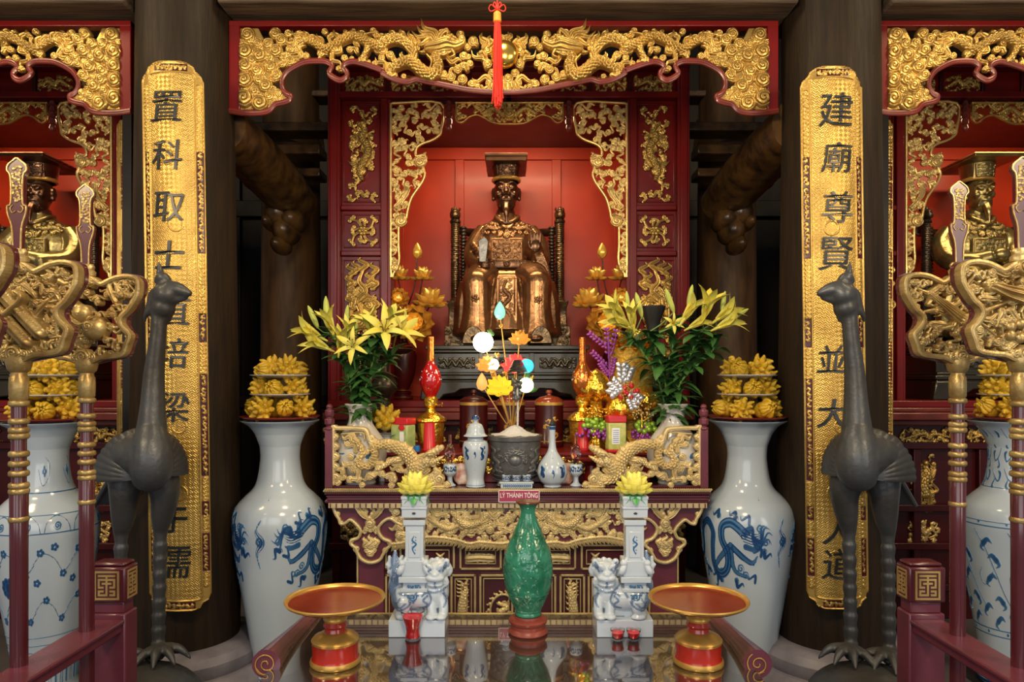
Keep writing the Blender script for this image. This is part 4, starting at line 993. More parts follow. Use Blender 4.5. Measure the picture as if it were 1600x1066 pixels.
make_statue('central copper-brown seated statue of a bearded ruler raising his left hand', 'statue', (PX0, 5.04, 1.815), 'bronze', 'bronzehead', 'raised', 'court')
for s, lb in ((-1, 'left'), (1, 'right')):
    x = s * 3.38 + PX0 + .02
    make_pedestal('dark carved pedestal under the %s bay statue' % lb, (x, 5.02, 1.45))
    make_throne('dark throne with dragon-head posts around the %s bay statue' % lb, (x, 5.06, 1.815), 'bronzedark')
    st = make_statue('green-gold bronze seated statue under a wide flat hat in the %s altar bay' % lb, 'statue', (x, 5.04, 1.815), 'bronzegreen', 'bronzegreen' if s > 0 else 'bronzehead', 'clasped', 'flat')
# ================================================================ altar table
AD = 3.55; AK = AD / F; AX = 809.0; AB = ((AX - 800) * AK, AD, 0.0); AW = .985; AT = 1.03
def ap(px, py, d=AD): return ((px - 800) * d / F - AB[0], CAMZ - (py - HOR) * d / F)
altar = thing('altar_table', 'maroon lacquered altar table with gilt apron, carrying the censer and the gilt dragon panels', 'altar', AB)
tb = MB().box(-AW, AW, 0, .80, AT - .03, AT).box(-AW + .012, AW - .012, .012, .79, AT - .06, AT - .03).box(-AW + .0, AW - .0, .004, .795, AT - .072, AT - .055)
tb.obj('table_top', 'maroon', altar, bevel=.006)
rope = MB(); n = 190
for i in range(n):
    x = -AW + 2 * AW * (i + .5) / n; rope.tube([(x - .006, -.004, AT - .010), (x + .006, -.008, AT + .0035)], .0058, 6, smooth=False)
rope.obj('rope_moulding', 'goldaltar', altar)
MB().box(-AW + .02, AW - .02, .006, .012, AT - .096, AT - .071).obj('dentil_band', 'cream', altar)
d = MB()
for i in range(64): x = -AW + .03 + i * (2 * AW - .06) / 63; d.box(x - .003, x + .003, .002, .007, AT - .094, AT - .073)
d.box(-AW + .03, AW - .03, .0065, .0075, AT - .088, AT - .080)
d.obj('dentil_divider', 'mauve', altar)
MB().box(-AW + .01, AW - .01, .0, .02, AT - .054, AT - .048).box(-AW + .01, AW - .01, .0, .02, AT - .038, AT - .033).obj('bead_line', 'mauve', altar)
# apron with carving
def apron_carving():
    c = Carve(505, 786, 1113, 884, .5)
    A = lambda x, y: (500 + x / 5.0, 760 + y / 5.0)
    w = lambda p, q, r=2.6, b=.2, bs=0.: c.wisp(*A(*p), *A(*q), r, b, bs)
    # outer rope of the leg bracket
    rp = [(100, 140), (125, 210), (150, 250), (165, 290), (200, 285), (240, 260), (290, 300), (320, 350), (300, 400), (250, 420), (245, 450), (280, 480), (290, 510), (320, 560), (370, 590), (420, 592), (470, 570), (500, 520), (520, 490), (550, 460), (545, 430), (500, 410), (465, 370), (460, 320), (500, 270), (550, 250), (600, 280), (640, 300)]
    c.stroke([A(*p) for p in rp], 2.7, 1.0, 1.2, 'rim', .2, n=6)
    for x, y, r in [(140,215,22),(165,285,20),(250,425,20),(545,440,22),(285,490,26),(510,500,24),(600,200,30),(560,180,24),(620,390,28),(650,370,24),(600,300,18)]: c.curl(*A(x, y), r / 5., 1 if x % 20 else -1, 1.4, base=.8)
    # mask hanging from the top: inverted bud and head
    c.stroke([A(280,150), A(340,220), A(392,262)], [3.5, 4.5, 1.5], .8, .5, 'groove'); c.stroke([A(500,150), A(445,220), A(398,262)], [3.5, 4.5, 1.5], .8, .5, 'groove')
    c.fill([A(270,140), A(510,140), A(460,200), A(400,265), A(385,265), A(320,200)], 5.8, 77, (2.2, 3.4), base=.3)
    for x, y, r in [(395,290,42),(365,330,26),(425,330,26),(395,335,28),(350,355,20),(440,355,20),(395,460,36),(360,460,30),(430,460,30),(370,500,26),(420,500,26),(395,520,34),(350,430,16),(440,430,16),(310,200,20),(470,200,20)]: c.curl(*A(x, y), r / 5., 1 if x > 395 else -1, 1.5, base=.6)
    for dx in (-45, 0, 45): c.flame(*A(395 + dx, 450), 16 - abs(dx) * .1, 3.6, base=1)
    # phoenix and clouds over the centre, between legs
    for p, q in [((870,165),(1050,250)),((880,180),(1020,260)),((860,240),(1000,230)),((640,330),(530,320)),((660,380),(590,400)),((1200,250),(1290,150)),((1290,160),(1180,230)),((1330,210),(1450,230)),((1220,300),(1350,330)),((1400,300),(1490,250)),((900,190),(980,160)),((1320,160),(1440,200)),((1450,330),(1560,300)),((1300,270),(1240,370))]: w(p, q, 4.0, .2, .5)
    for x, y, r in [(590,200,34),(570,250,24),(630,260,30),(620,380,34),(660,420,28),(900,290,34),(860,320,28),(950,330,34),(1000,300,28),(1010,370,30),(1050,340,28),(1060,260,30),(1110,310,34),(1080,200,28),(1150,260,34),(1200,250,28),(1180,340,34),(1120,370,26),(1250,350,30),(1290,400,26),(1330,340,34),(1390,380,30),(1360,300,28),(1450,350,28),(1480,260,32),(1420,260,28),(1300,230,34),(1340,240,24),(1540,200,30),(1520,150,30),(1560,260,26),(900,380,24),(960,390,22),(1500,400,26),(1230,200,22),(1500,330,30),(1440,420,22),(680,300,20),(740,380,25),(790,370,25),(700,200,25),(760,240,25),(820,200,22)]: c.curl(*A(x, y), r / 5., 1 if (x + y) % 20 else -1, 1.6, base=.4)
    c.stroke([A(1000,180), A(1060,220), A(1120,290), A(1180,300), A(1240,280), A(1300,230)], [2, 5, 6, 6, 5, 2], .8, 1.6, 'scale', .3)
    c.stroke([A(840,250), A(900,280), A(1000,330), A(1090,300)], [1.5, 4.4, 4.4, 3], .8, 1.2, 'scale', .3)
    for k in range(7): w((1130 - k * 6, 240), (1040 + k * 32, 160 + (k % 3) * 8), 2.6, .15, 1)
    c.fill([A(590,240), A(700,170), A(1545,160), A(1545,400), A(1400,430), A(1240,420), A(1000,385), A(850,380), A(700,410), A(600,430)], 8.5, 41, (2.6, 4.0), base=.1)
    # fringe curve
    fr = [(555, 450), (640, 440), (690, 425), (760, 410), (850, 395), (960, 400), (1080, 420), (1160, 445), (1240, 435), (1330, 440), (1430, 445), (1545, 420)]
    c.stroke([A(*p) for p in fr], 2.3, 1.0, 1.2, 'rim', .2, n=6)
    q = crom([A(*p) for p in fr], 8)
    L = np.r_[0, np.cumsum(np.hypot(*np.diff(q, axis=0).T))]
    for s in np.arange(3, L[-1], 6.2):
        x, y = np.interp(s, L, q[:, 0]), np.interp(s, L, q[:, 1]); c.stroke([(x + 1.5, y), (x + 1.0, y + 6), (x - 2.5, y + 12)], [3.0, 3.0, .7], .8, .6, 'groove')
    half = c.H.copy(); j = np.arange(c.nx); jj = int(round((AX - c.x0) * 2 / c.res)) - j; ok = (jj >= 0) & (jj < c.nx) & (j > c.nx / 2)
    mir = np.full_like(half, -1.); mir[:, j[ok]] = half[:, jj[ok]]; half[:, j > c.nx / 2] = -1; c.H = np.maximum(half, mir); c.H[c.Y < 788] = -1
    return c
def aplane(dd, hs=1.0):
    kk = dd / F; return lambda x, y, h: ((x - 800) * kk - AB[0], dd - h * kk * hs - AD, CAMZ - (y - HOR) * kk)
ad = AD + .045
link('apron_carving', apron_carving().mesh(aplane(ad, 1.2), 2), 'goldaltar', altar, sharp=0)
x0, z1 = ap(512, 786, ad); _, z0 = ap(512, 845, ad)
bp = [(516, 786), (527, 808), (534, 817), (545, 814), (556, 820), (563, 831), (559, 841), (550, 845), (558, 857), (565, 872), (574, 878), (584, 878), (594, 874), (600, 864), (610, 850), (628, 848), (652, 841), (692, 839), (732, 848), (766, 847), (809, 844)]
bl = [ap(x, y, ad) for x, y in bp]; MB().prism(bl + [(-x, z) for x, z in bl[::-1]][1:], .055, .075).obj('apron_board', 'mauve', altar)
# cabriole legs behind the bracket, recessed front
for s in (-1, 1):
    xo = abs(ap(558, 0, ad)[0]); xi = abs(ap(598, 0, ad)[0])
    MB().box(min(s * xo, s * xi), max(s * xo, s * xi), .075, .15, 0, .95).obj('leg', 'mauve', altar, bevel=.004)
    MB().box(min(s * xo, s * (xo + .008)), max(s * xo, s * (xo + .008)), .07, .08, 0, .70).obj('leg_edging', 'goldaltar', altar)
    MB().box(min(s * (AW - .06), s * (AW - .13)), max(s * (AW - .06), s * (AW - .13)), .68, .75, 0, .97).obj('leg', 'maroon', altar, bevel=.004)
MB().box(-.70, .70, .11, .14, .05, .95).obj('front_board', 'maroon', altar)
def frame(mb, x0, x1, z0, z1, y=.105, w=.011, dy=.012):
    for a in ((x0, x1, z1 - w, z1), (x0, x1, z0, z0 + w), (x0, x0 + w, z0, z1), (x1 - w, x1, z0, z1)): mb.box(a[0], a[1], y - dy, y, a[2], a[3])
pf = MB(); pd = AD + .105
def F2(x0, x1, y0, y1, inner=None):
    a, zt = ap(x0, y0, pd); b, zb = ap(x1, y1, pd); frame(pf, a, b, zb, zt)
    if inner: frame(pf, a + inner, b - inner, zb + inner, zt - inner, w=.005)
C0 = AX
for a, b, i in ((602, 628, 0), (633, 711, .028), (718, 784, .03)):
    for s in (0, 1):
        A_, B_ = (a, b) if not s else (2 * C0 - b, 2 * C0 - a); F2(A_, B_, 850, 890, i)
F2(788, 830, 850, 890, .02)
for a, b, i in ((602, 700, .02), (704, 744, .022), (749, 802, .02)):
    for s in (0, 1):
        A_, B_ = (a, b) if not s else (2 * C0 - b, 2 * C0 - a); F2(A_, B_, 897, 985, i)
pf.obj('panel_edging', 'goldaltar', altar, bevel=.002)
def pc(name, fn, box):
    c = Carve(*box, .45); fn(c); link(name, c.mesh(aplane(pd - .006), 1), 'goldaltar', altar, sharp=0)
for s in (0, 1):
    X = (lambda x: x) if not s else (lambda x: 2 * C0 - x)
    bx = lambda a, b, c_, d_: (min(X(a), X(c_)), b, max(X(a), X(c_)), d_)
    pc('cloud_plaque', lambda c: (c.stroke([(X(733), 872), (X(750), 871), (X(768), 872)], 7, .5, 1, 'groove', .1), c.fill([(X(732), 866), (X(769), 866), (X(769), 878), (X(732), 878)], 6, 3, (2.5, 3.5), base=1.5)), bx(724, 862, 778, 882))
    pc('flower_plaque', lambda c: [c.stroke([(X(688), 870), (X(688 + 9 * math.cos(k * PI / 2 + .78)), 870 + 8 * math.sin(k * PI / 2 + .78))], [3, 1], .8, .5) for k in range(4)], bx(670, 858, 706, 884))
    def bird(c):
        c.stroke([(X(722), 912), (X(728), 922), (X(724), 935), (X(722), 955), (X(724), 975)], [2.5, 4, 6.5, 7.5, 6], .8, .8, 'scale', .3)
        for k in range(5): c.wisp(X(722), 935 - k * 5, X(713), 929 - k * 6.5, 1.8, .15, .8)
        for k in range(6): c.wisp(X(724), 925 + k * 8, X(734), 912 + k * 9, 2.4, .15, .6)
        c.dome(X(728), 912, 3.2, 1, 2); c.flame(X(728), 910, 8, 1.8); c.curl(X(722), 962, 6, 1, 2, base=2)
    pc('bird_carving', bird, bx(706, 898, 742, 984))
    def sun(c):
        cx, cy = X(786), 955
        c.stroke([(cx + 20 * math.cos(a), cy + 26 * math.sin(a)) for a in np.linspace(0, 6.3, 20)], 1.8, .8, .8)
        for a in np.linspace(0, 6.28, 18, endpoint=False): c.flame(cx + 20 * math.cos(a), cy + 26 * math.sin(a), 8, 2.2, a, .3)
        c.stroke([(cx - 8, cy - 12), (cx + 6, cy - 6), (cx - 5, cy + 2), (cx + 6, cy + 10)], [2, 4, 4.5, 2], .9, .8, 'scale', .3); c.fill([(cx - 10, cy - 15), (cx + 10, cy - 15), (cx + 10, cy + 15), (cx - 10, cy + 15)], 6.5, 4, (2, 3))
    pc('sun_dragon_carving', sun, bx(752, 916, 815, 990)) if not s else None
# side end boards and corner posts
for s in (-1, 1):
    sl, xs = 'left' if s < 0 else 'right', s * (AW - .02)
    MB().box(min(xs - .026, xs + .014), max(xs - .026, xs + .014), .03, .07, AT, AT + .30).lathe([(.026, 0), (.026, .012), (.014, .018), (.026, .03), (.026, .055), (.014, .062), (.024, .075), (.024, .10), (.012, .108), (.018, .118), (.012, .13), (.002, .134)], 12, (xs - .006, .05, AT + .30)).obj('corner_post', 'mauve', altar, bevel=.003)
    MB().box(min(xs - .026, xs + .014), max(xs - .026, xs + .014), .62, .66, AT, AT + .34).lathe([(.026, 0), (.026, .012), (.014, .018), (.026, .03), (.026, .055), (.014, .062), (.024, .075), (.024, .10), (.012, .108), (.018, .118), (.012, .13), (.002, .134)], 12, (xs - .006, .64, AT + .34)).obj('corner_post', 'maroon', altar, bevel=.003)
    MB().box(xs - .012, xs + .002, .07, .62, AT, AT + .22).obj('side_rail', 'maroon', altar)
# gilt dragon panels standing on the table
def dragon_panel(s, label):
    dd = AD + .05; k = dd / F; c = Carve(514, 664, 708, 764, .42)
    A = lambda x, y: (500 + x / 5.0, 640 + y / 5.0)
    w = lambda p, q, r=2.6, b=.2, bs=0.: c.wisp(*A(*p), *A(*q), r, b, bs)
    c.stroke([A(105,580), A(105,160), A(140,145), A(330,150), A(370,180), A(390,240), A(430,270)], [3.5, 3.5, 3.5, 3.4, 3.4, 3, 2.5], .9, 1, 'rim', .2, n=4)
    c.stroke([A(170,190), A(330,180), A(350,230)], 1.4, 1, .5)
    for x, y, r in [(115,215,32),(115,290,34),(115,370,38),(115,450,36),(120,530,40),(140,570,28),(400,225,30),(430,250,26),(215,270,26),(240,370,30),(215,430,26),(260,460,34),(310,400,26),(180,530,28),(235,545,30),(300,545,30),(330,590,26),(390,525,30),(430,500,26),(480,500,28),(530,520,26),(570,545,34),(560,590,28),(420,390,38),(400,430,26),(540,400,26),(580,420,26),(640,400,30),(930,545,46),(880,580,40),(990,590,30),(850,530,32),(900,500,30),(680,480,26),(700,520,28),(800,500,26),(340,350,24),(370,330,24),(460,440,24)]: c.curl(*A(x, y), r / 5., 1 if (x + y) % 20 else -1, 1.7, base=.4)
    for p, q in [((250,240),(170,200)),((260,220),(240,180)),((300,250),(200,260)),((280,330),(190,240)),((270,480),(170,400)),((300,520),(220,400)),((180,500),(120,440)),((260,540),(330,480)),((420,520),(320,540)),((580,560),(470,470)),((640,480),(540,440)),((480,420),(420,490)),((620,430),(660,520)),((910,520),(910,430)),((860,560),(900,480))]: w(p, q, 4.0, .25, .6)
    c.stroke([A(260,235), A(320,290), A(330,350), A(290,400), A(330,440), A(400,430), A(430,350), A(420,290), A(500,270), A(590,290), A(670,330), A(720,400), A(740,470), A(780,530), A(840,560)], [3, 4.6, 5, 5, 5.5, 6, 6, 6.5, 8, 9.5, 11, 11, 10, 9, 6], .75, 1.4, 'scale', .34, 1.3)
    for p, q in [((560,270),(490,230)),((610,280),(590,235)),((660,300),(670,250)),((700,340),(730,290)),((440,290),(380,240)),((740,400),(790,360))]: w(p, q, 3.6, .15, 2)
    # leg
    c.stroke([A(620,390), A(560,400), A(500,440), A(440,470)], [6, 5, 4, 3], .8, 1.8, 'scale', .3)
    # head turned up to the centre
    c.stroke([A(780,500), A(800,440), A(840,400), A(870,380)], [8, 9, 9, 6], .8, 3, 'scale', .3)
    c.stroke([A(800,410), A(845,365), A(900,325), A(950,300)], [6, 7.5, 6, 4], .8, 4, 'rib', .10, 2.5)
    c.stroke([A(830,430), A(885,410), A(930,385), A(965,365)], [4.5, 4.5, 3.4, 1.2], .8, 4, 'rib', .10, 2)
    c.stroke([A(820,365), A(850,335), A(880,330)], [2, 2.6, 1.5], 1, 9); c.curl(*A(830,400), 6.5, 1, 1.5, base=8)
    for e in (885, 905, 925): c.stroke([A(e, 355 - (e - 885) * .5), A(e + 4, 372 - (e - 885) * .5)], [1.3, .4], 1, 6, n=2)
    for p, q in [((840,430),(700,380)),((830,400),(730,330)),((820,440),(720,420)),((800,460),(700,450)),((820,480),(740,560)),((850,470),(820,590)),((880,430),(905,400)),((900,310),(930,285))]: w(p, q, 3.6, .2, 3)
    c.dome(*A(862,350), 2.6, 1, 10); c.curl(*A(948,298), 4.6, 1, 1.2, base=6)
    c.stroke([A(860,600), A(930,600), A(1020,600)], [4, 3.4, 1.5], .8, .6, 'groove')
    kk = (lambda x: x) if s < 0 else (lambda x: 2 * 805 - x)
    if s > 0: c.H = c.H[:, ::-1].copy(); c.mi = c.mi[:, ::-1].copy(); sh = 1614 - (c.x0 + (c.nx - 1) * c.res) - c.x0
    else: sh = 0
    zb = AT; cx = 611 + (0 if s < 0 else 1614 - 1222)
    t = thing('gilt_dragon_panel', label, 'carving', ((cx - 800) * k, dd, zb))
    f = lambda x, y, h: ((x + sh - cx) * k, -h * k * 1.2, (762.5 - y) * k)
    link('dragon_openwork', c.mesh(f, 5), 'goldaltar', t, sharp=0)
    MB().box(-.30, .30, -.005, .02, 0, .012).obj('foot_rail', 'maroon', t, bevel=.002)
dragon_panel(-1, 'gilt openwork dragon panel on the left end of the altar table')
dragon_panel(1, 'gilt openwork dragon panel on the right end of the altar table')
# name plate
t = thing('name_plate', 'rose-red plate reading LÝ THÁNH TÔNG on the front edge of the altar table', 'sign', ((811 - 800) * .00322, AD - .012, .998))
MB().box(-.103, .103, -.003, .003, -.030, .030).obj('plate', 'signpink', t)
MB().box(-.104, .104, -.0036, -.002, .028, .031).box(-.104, .104, -.0036, -.002, -.031, -.028).box(.101, .104, -.0036, -.002, -.03, .03).box(-.104, -.101, -.0036, -.002, -.03, .03).obj('rim', 'white', t)
me = text_mesh('LÝ THÁNH TÔNG', .034, .0006, .004); me.transform(Matrix.Translation((0, -.004, .003)) @ Matrix.Rotation(PI / 2, 4, 'X') @ Matrix.Diagonal((.70, 1, 1, 1))); link('lettering', me, 'white', t, smooth=False)
# ---------------------------------------------------------------- things on the altar
tier = thing('offering_step', 'dark red raised step with gilt scrolls behind the censer', 'step', (P(808, 0, 3.78).x, 3.78, AT + .001))
MB().box(-.72, .72, 0, .50, 0, .16).box(-.735, .735, -.012, .51, .145, .162).obj('step_body', 'red', tier, bevel=.004)
kt = 3.77 / F; c = Carve(650, 712, 1000, 745, .6); c.fill([(655, 716), (995, 716), (995, 742), (655, 742)], 9, 17, (3.5, 5), base=.4); 
link('scroll_carving', c.mesh(lambda x, y, h: ((x - 808) * kt, -.004 - h * kt, CAMZ - (y - HOR) * kt - AT), 1), 'goldshiny', tier, sharp=0)
TZ = AT + .163
def pxk(d): return d / F
# censer
t = thing('incense_burner', 'pewter-grey cylindrical censer heaped with white ash in the centre of the altar', 'incense burner', P(805, 0, 3.72).xy.to_3d() + Vector((0, 0, AT)))
b = MB().lathe([(.05, .03), (.105, .033), (.118, .05), (.127, .10), (.133, .17), (.137, .235), (.145, .240), (.147, .262), (.139, .266), (.128, .262), (.126, .24), (.02, .235)], 56)
b.obj('bowl', 'pewter', t, sharp=30)
for a in (-.9, .9, PI): MB().tube([(.085 * math.sin(a), -.085 * math.cos(a), .045), (.10 * math.sin(a), -.10 * math.cos(a), .02), (.108 * math.sin(a), -.108 * math.cos(a), .0)], [.02, .014, .018], 10).obj('leg', 'pewter', t)
c = Carve(-44, 0, 44, 60, .5)
rr_ = random.Random(8)
c.dome(0, 28, 7.5, .7, 1); c.stroke([(9.5 * math.cos(a), 28 + 9.5 * math.sin(a)) for a in np.linspace(0, 6.3, 12)], .8, 1, .6)
for k in range(9): c.flame(11 * math.cos(-k * PI / 8), 28 + 11 * math.sin(-k * PI / 8), 9, 2.0, -k * PI / 8, .4, .4)
for s in (-1, 1):
    c.stroke([(s * 40, 8), (s * 30, 14), (s * 34, 24), (s * 24, 32), (s * 30, 42), (s * 18, 46)], [1.5, 2.8, 3, 3, 2.8, 1.5], .8, .3, 'scale', .3)
    for x, y in ((24, 12), (38, 20), (22, 22), (38, 34), (22, 40), (36, 46)): c.curl(s * x, y, 3.4, s, 1.4, base=.2)
for y in (50, 56): c.stroke([(-43, y), (-20, y + 2), (0, y), (20, y + 2), (43, y)], .8, .8, .3)
link('relief', c.mesh(lambda x, y, h: ((.1335 + (28 - y) * .0002 + h * .0022) * np.sin(x * .03), -(.1335 + (28 - y) * .0002 + h * .0022) * np.cos(x * .03), .235 - y * .0034), 1), 'pewter', t, sharp=0)
a = MB(); rings = []
rnd = random.Random(5)
for i in range(11):
    r = .128 * i / 10; rings.append([(r * math.cos(q), r * math.sin(q), .262 + .05 * math.exp(-(r / .065)**2) - .0 + rnd.uniform(0, .006)) for q in np.linspace(0, 2 * PI, 33)])
a.sheet(rings); a.obj('ash', 'ash', t)
cl = MB().tube([(.012, -.02, .30), (.014, -.02, .42), (.010, -.02, .53)], .0055, 8).tube([(.012, -.02, .30), (.012, -.02, .62)], .0022, 6)
cl.obj('incense_stick', 'ash', t)
q = MB(); qs = []
for i in range(150): a_ = i * .42; r = .052 - .00022 * i; qs.append((.012 + r * math.cos(a_), -.02 + r * math.sin(a_), .60 + i * .00042))
q.tube(qs, .0026, 6, n=1); q.tube([(.012, -.02, .52), (.012, -.02, .66)], .003, 6); q.obj('incense_coil', 'charcoal', t)
q = MB()
for i in range(26): q.ell((.010 + rnd.uniform(-.02, .02), -.02 + rnd.uniform(-.02, .02), .50 + rnd.uniform(-.05, .06)), (.010, .010, .012), seg=8, rings=6)
q.obj('burnt_ash_knot', 'pewter', t)
# generic painted lathe
def painted(prof, h_img, parent, name, fn, seg=220, m='porc', smooth=8, rep=None, res=None):
    """lathe whose surface carries blue painting; fn draws on a Carve of size (circumference units 0..360 deg, height 0..h_img top down)"""
    p = crom(prof, smooth); rows = len(p)
    c = Carve(-180, 0, 180, h_img, res if res else 1.1 if h_img <= 100 else .42); fn(c)
    o = MB().lathe(prof, min(seg, 96), smooth=smooth).obj(name, 'porcwhite', parent, sharp=0)
    top = int(np.argmax(p[:, 1])); zt, zb = p[top, 1], p[:, 1].min(); pz, pr = p[:top + 1, 1], p[:top + 1, 0]; kk = (zt - zb) / h_img
    if (c.H >= 0).sum() > 40:
        H = c.H; mx = 1.2
        def f3(x, y, h):
            z = zt - y * kk; r = np.interp(z, pz, pr) + np.where(h < 0, -.001, .0004 * (1 + 4 * (zt > 1))); a = np.radians(x); f3.h = h
            return (r * np.sin(a), -r * np.cos(a), z)
        me = c.mesh(f3, .1); set_ink(me, .15 + .85 * np.clip(f3.h / mx, 0, 1)); link(name + '_painting', me, 'cobalt', o, sharp=0)
    return o
def small_deco(c, y, R, pairs=(-38, 38)):
    rng = random.Random(1)
    for a in pairs:
        c.stroke([(a - 14, y - R), (a, y - R * .6), (a - 8, y), (a + 6, y + R * .6), (a - 4, y + R)], [2, 4, 4, 4, 2], .5, .3)
        for k in range(5): c.curl(a + rng.uniform(-14, 14), y + rng.uniform(-R, R), 4.5, 1, 1.2, k=.3)
    c.lingzhi(0, y, 4, 1.4, rng)
# lidded jar
def at(px, d, z=AT): v = P(px, 0, d); return (v.x, d, z)
t = thing('ginger_jar', 'white lidded jar with blue dragons, left of the censer', 'jar', at(743, 3.64))
painted([(.045, 0), (.050, .004), (.047, .02), (.044, .05), (.052, .10), (.064, .16), (.068, .20), (.060, .235), (.042, .245), (.042, .262)], 100, t, 'body', lambda c: (small_deco(c, 32, 12), c.stroke([(-6, 66), (6, 62)], .8, .5), c.stroke([(-6, 62), (6, 66)], .8, .5), c.stroke([(-9, 73), (9, 73)], .7, .5), [c.stroke([(-180, y), (180, y)], .8, .4, n=2) for y in (95, 8)]))
painted([(.058, .262), (.063, .266), (.05, .278), (.044, .30), (.032, .325), (.012, .335), (.012, .343), (.020, .352), (.016, .366), (.004, .374)], 100, t, 'lid', lambda c: c.stroke([(-180, 8), (180, 8)], 12, .4, n=2))
t = thing('bottle_vase', 'white long-necked bottle with blue dragons, right of the censer', 'bottle', at(863, 3.64))
painted([(.043, 0), (.046, .005), (.044, .012), (.062, .03), (.076, .062), (.078, .085), (.068, .12), (.045, .155), (.026, .185), (.018, .22), (.0155, .27), (.0165, .315), (.016, .318)], 100, t, 'body', lambda c: (small_deco(c, 74, 8, (-42, 42)), c.stroke([(-6, 54), (6, 50)], .8, .5), c.stroke([(-6, 50), (6, 54)], .8, .5), c.stroke([(-9, 58), (9, 58)], .7, .5), c.stroke([(-180, 4), (180, 4)], 3, .4, n=2), c.stroke([(-180, 97), (180, 97)], .8, .4, n=2)), smooth=10)
MB().lathe([(.016, .315), (.019, .325), (.012, .335), (.006, .35), (.001, .36)], 16).obj('stopper', 'black', t)
for px, lb in ((703, 'small white stemmed cup with blue cloud painting, left of the lidded jar'), (900, 'small white stemmed cup with blue cloud painting, right of the long-necked bottle')):
    t = thing('stemmed_cup', lb, 'cup', at(px, 3.66))
    painted([(.028, 0), (.030, .006), (.016, .02), (.013, .045), (.020, .055), (.033, .07), (.035, .10), (.031, .115), (.028, .114), (.024, .09), (.01, .075)], 100, t, 'cup', lambda c: c.fill([(-90, 12), (90, 12), (90, 32), (-90, 32)], 9, 3, (3, 5)), seg=120)
    MB().lathe([(.012, .10), (.014, .13), (.026, .16), (.028, .18), (.018, .21), (.008, .22), (.007, .27)], 20).obj('small_lamp_glass', 'glass', t)
t = thing('cup_tray', 'small white and blue tray holding three tiny cups in front of the censer', 'tray', at(807, 3.595))
tr = MB().box(-.082, .082, -.026, .026, .0, .030).box(-.088, .088, -.030, .030, .026, .034).mesh()
set_ink(tr, np.zeros(len(tr.vertices))); link('tray_body', tr, 'porc', t, bevel=.004)
c = Carve(0, 0, 60, 8, .3); [c.stroke([(x, 2), (x + 2, 4), (x, 6)], 1.1, .5) for x in range(4, 58, 4)]; me = c.mesh(lambda x, y, h: ((x - 30) * .0026, -.0305 - h * .0004, .026 - y * .0026), .2); link('blue_border', me, mat('cobalt_glaze', (.035, .13, .29), .2), t, sharp=0)
for x in (-.053, 0, .053):
    cp = thing('tiny_cup', {-.053: 'leftmost tiny blue and white cup on the small tray', 0: 'middle tiny blue and white cup on the small tray', .053: 'rightmost tiny blue and white cup on the small tray'}[x], 'cup', (t.location.x + x, 3.595, AT + .035), group='tiny cups on the tray')
    painted([(.012, 0), (.020, .004), (.022, .03), (.020, .030), (.017, .008)], 60, cp, 'cup_body', lambda c: c.fill([(-170, 8), (170, 8), (170, 45), (-170, 45)], 12, 3, (4, 6)), seg=60, smooth=2)
# red canisters
for i, (px, lb) in enumerate(((740, 'left one of three dark red lidded canisters with gilt clouds'), (798, 'middle one of three dark red lidded canisters, behind the censer'), (858, 'right one of three dark red lidded canisters with gilt clouds'))):
    t = thing('lidded_canister', lb, 'canister', at(px, 4.12, TZ), group='dark red canisters on the step')
    MB().lathe([(.082, 0), (.086, .004), (.086, .03), (.083, .035), (.083, .25), (.02, .25)], 40).obj('body', 'reddark', t)
    MB().lathe([(.0845, .028), (.0845, .038)], 40).lathe([(.086, .245), (.0865, .262), (.083, .264)], 40).obj('gold_band', 'goldpaint', t)
    MB().lathe([(.086, .262), (.080, .275), (.055, .292), (.022, .298), (.014, .303), (.013, .312), (.020, .318), (.016, .332), (.002, .335)], 40).obj('lid', 'traytop' if i != 0 else 'reddark', t)
    c = Carve(0, 0, 60, 60, .5); rg = random.Random(i)
    for x, y in ((20, 30), (40, 14), (44, 44), (30, 20)): c.lingzhi(x, y, 3.2, rg.uniform(0, 6), rg)
    link('gilt_clouds', c.mesh(lambda x, y, h: ((.0835 + h * .0003) * np.sin((x - 30) * .035), -(.0835 + h * .0003) * np.cos((x - 30) * .035), .21 - y * .003), .3), 'goldpaint', t, sharp=0)
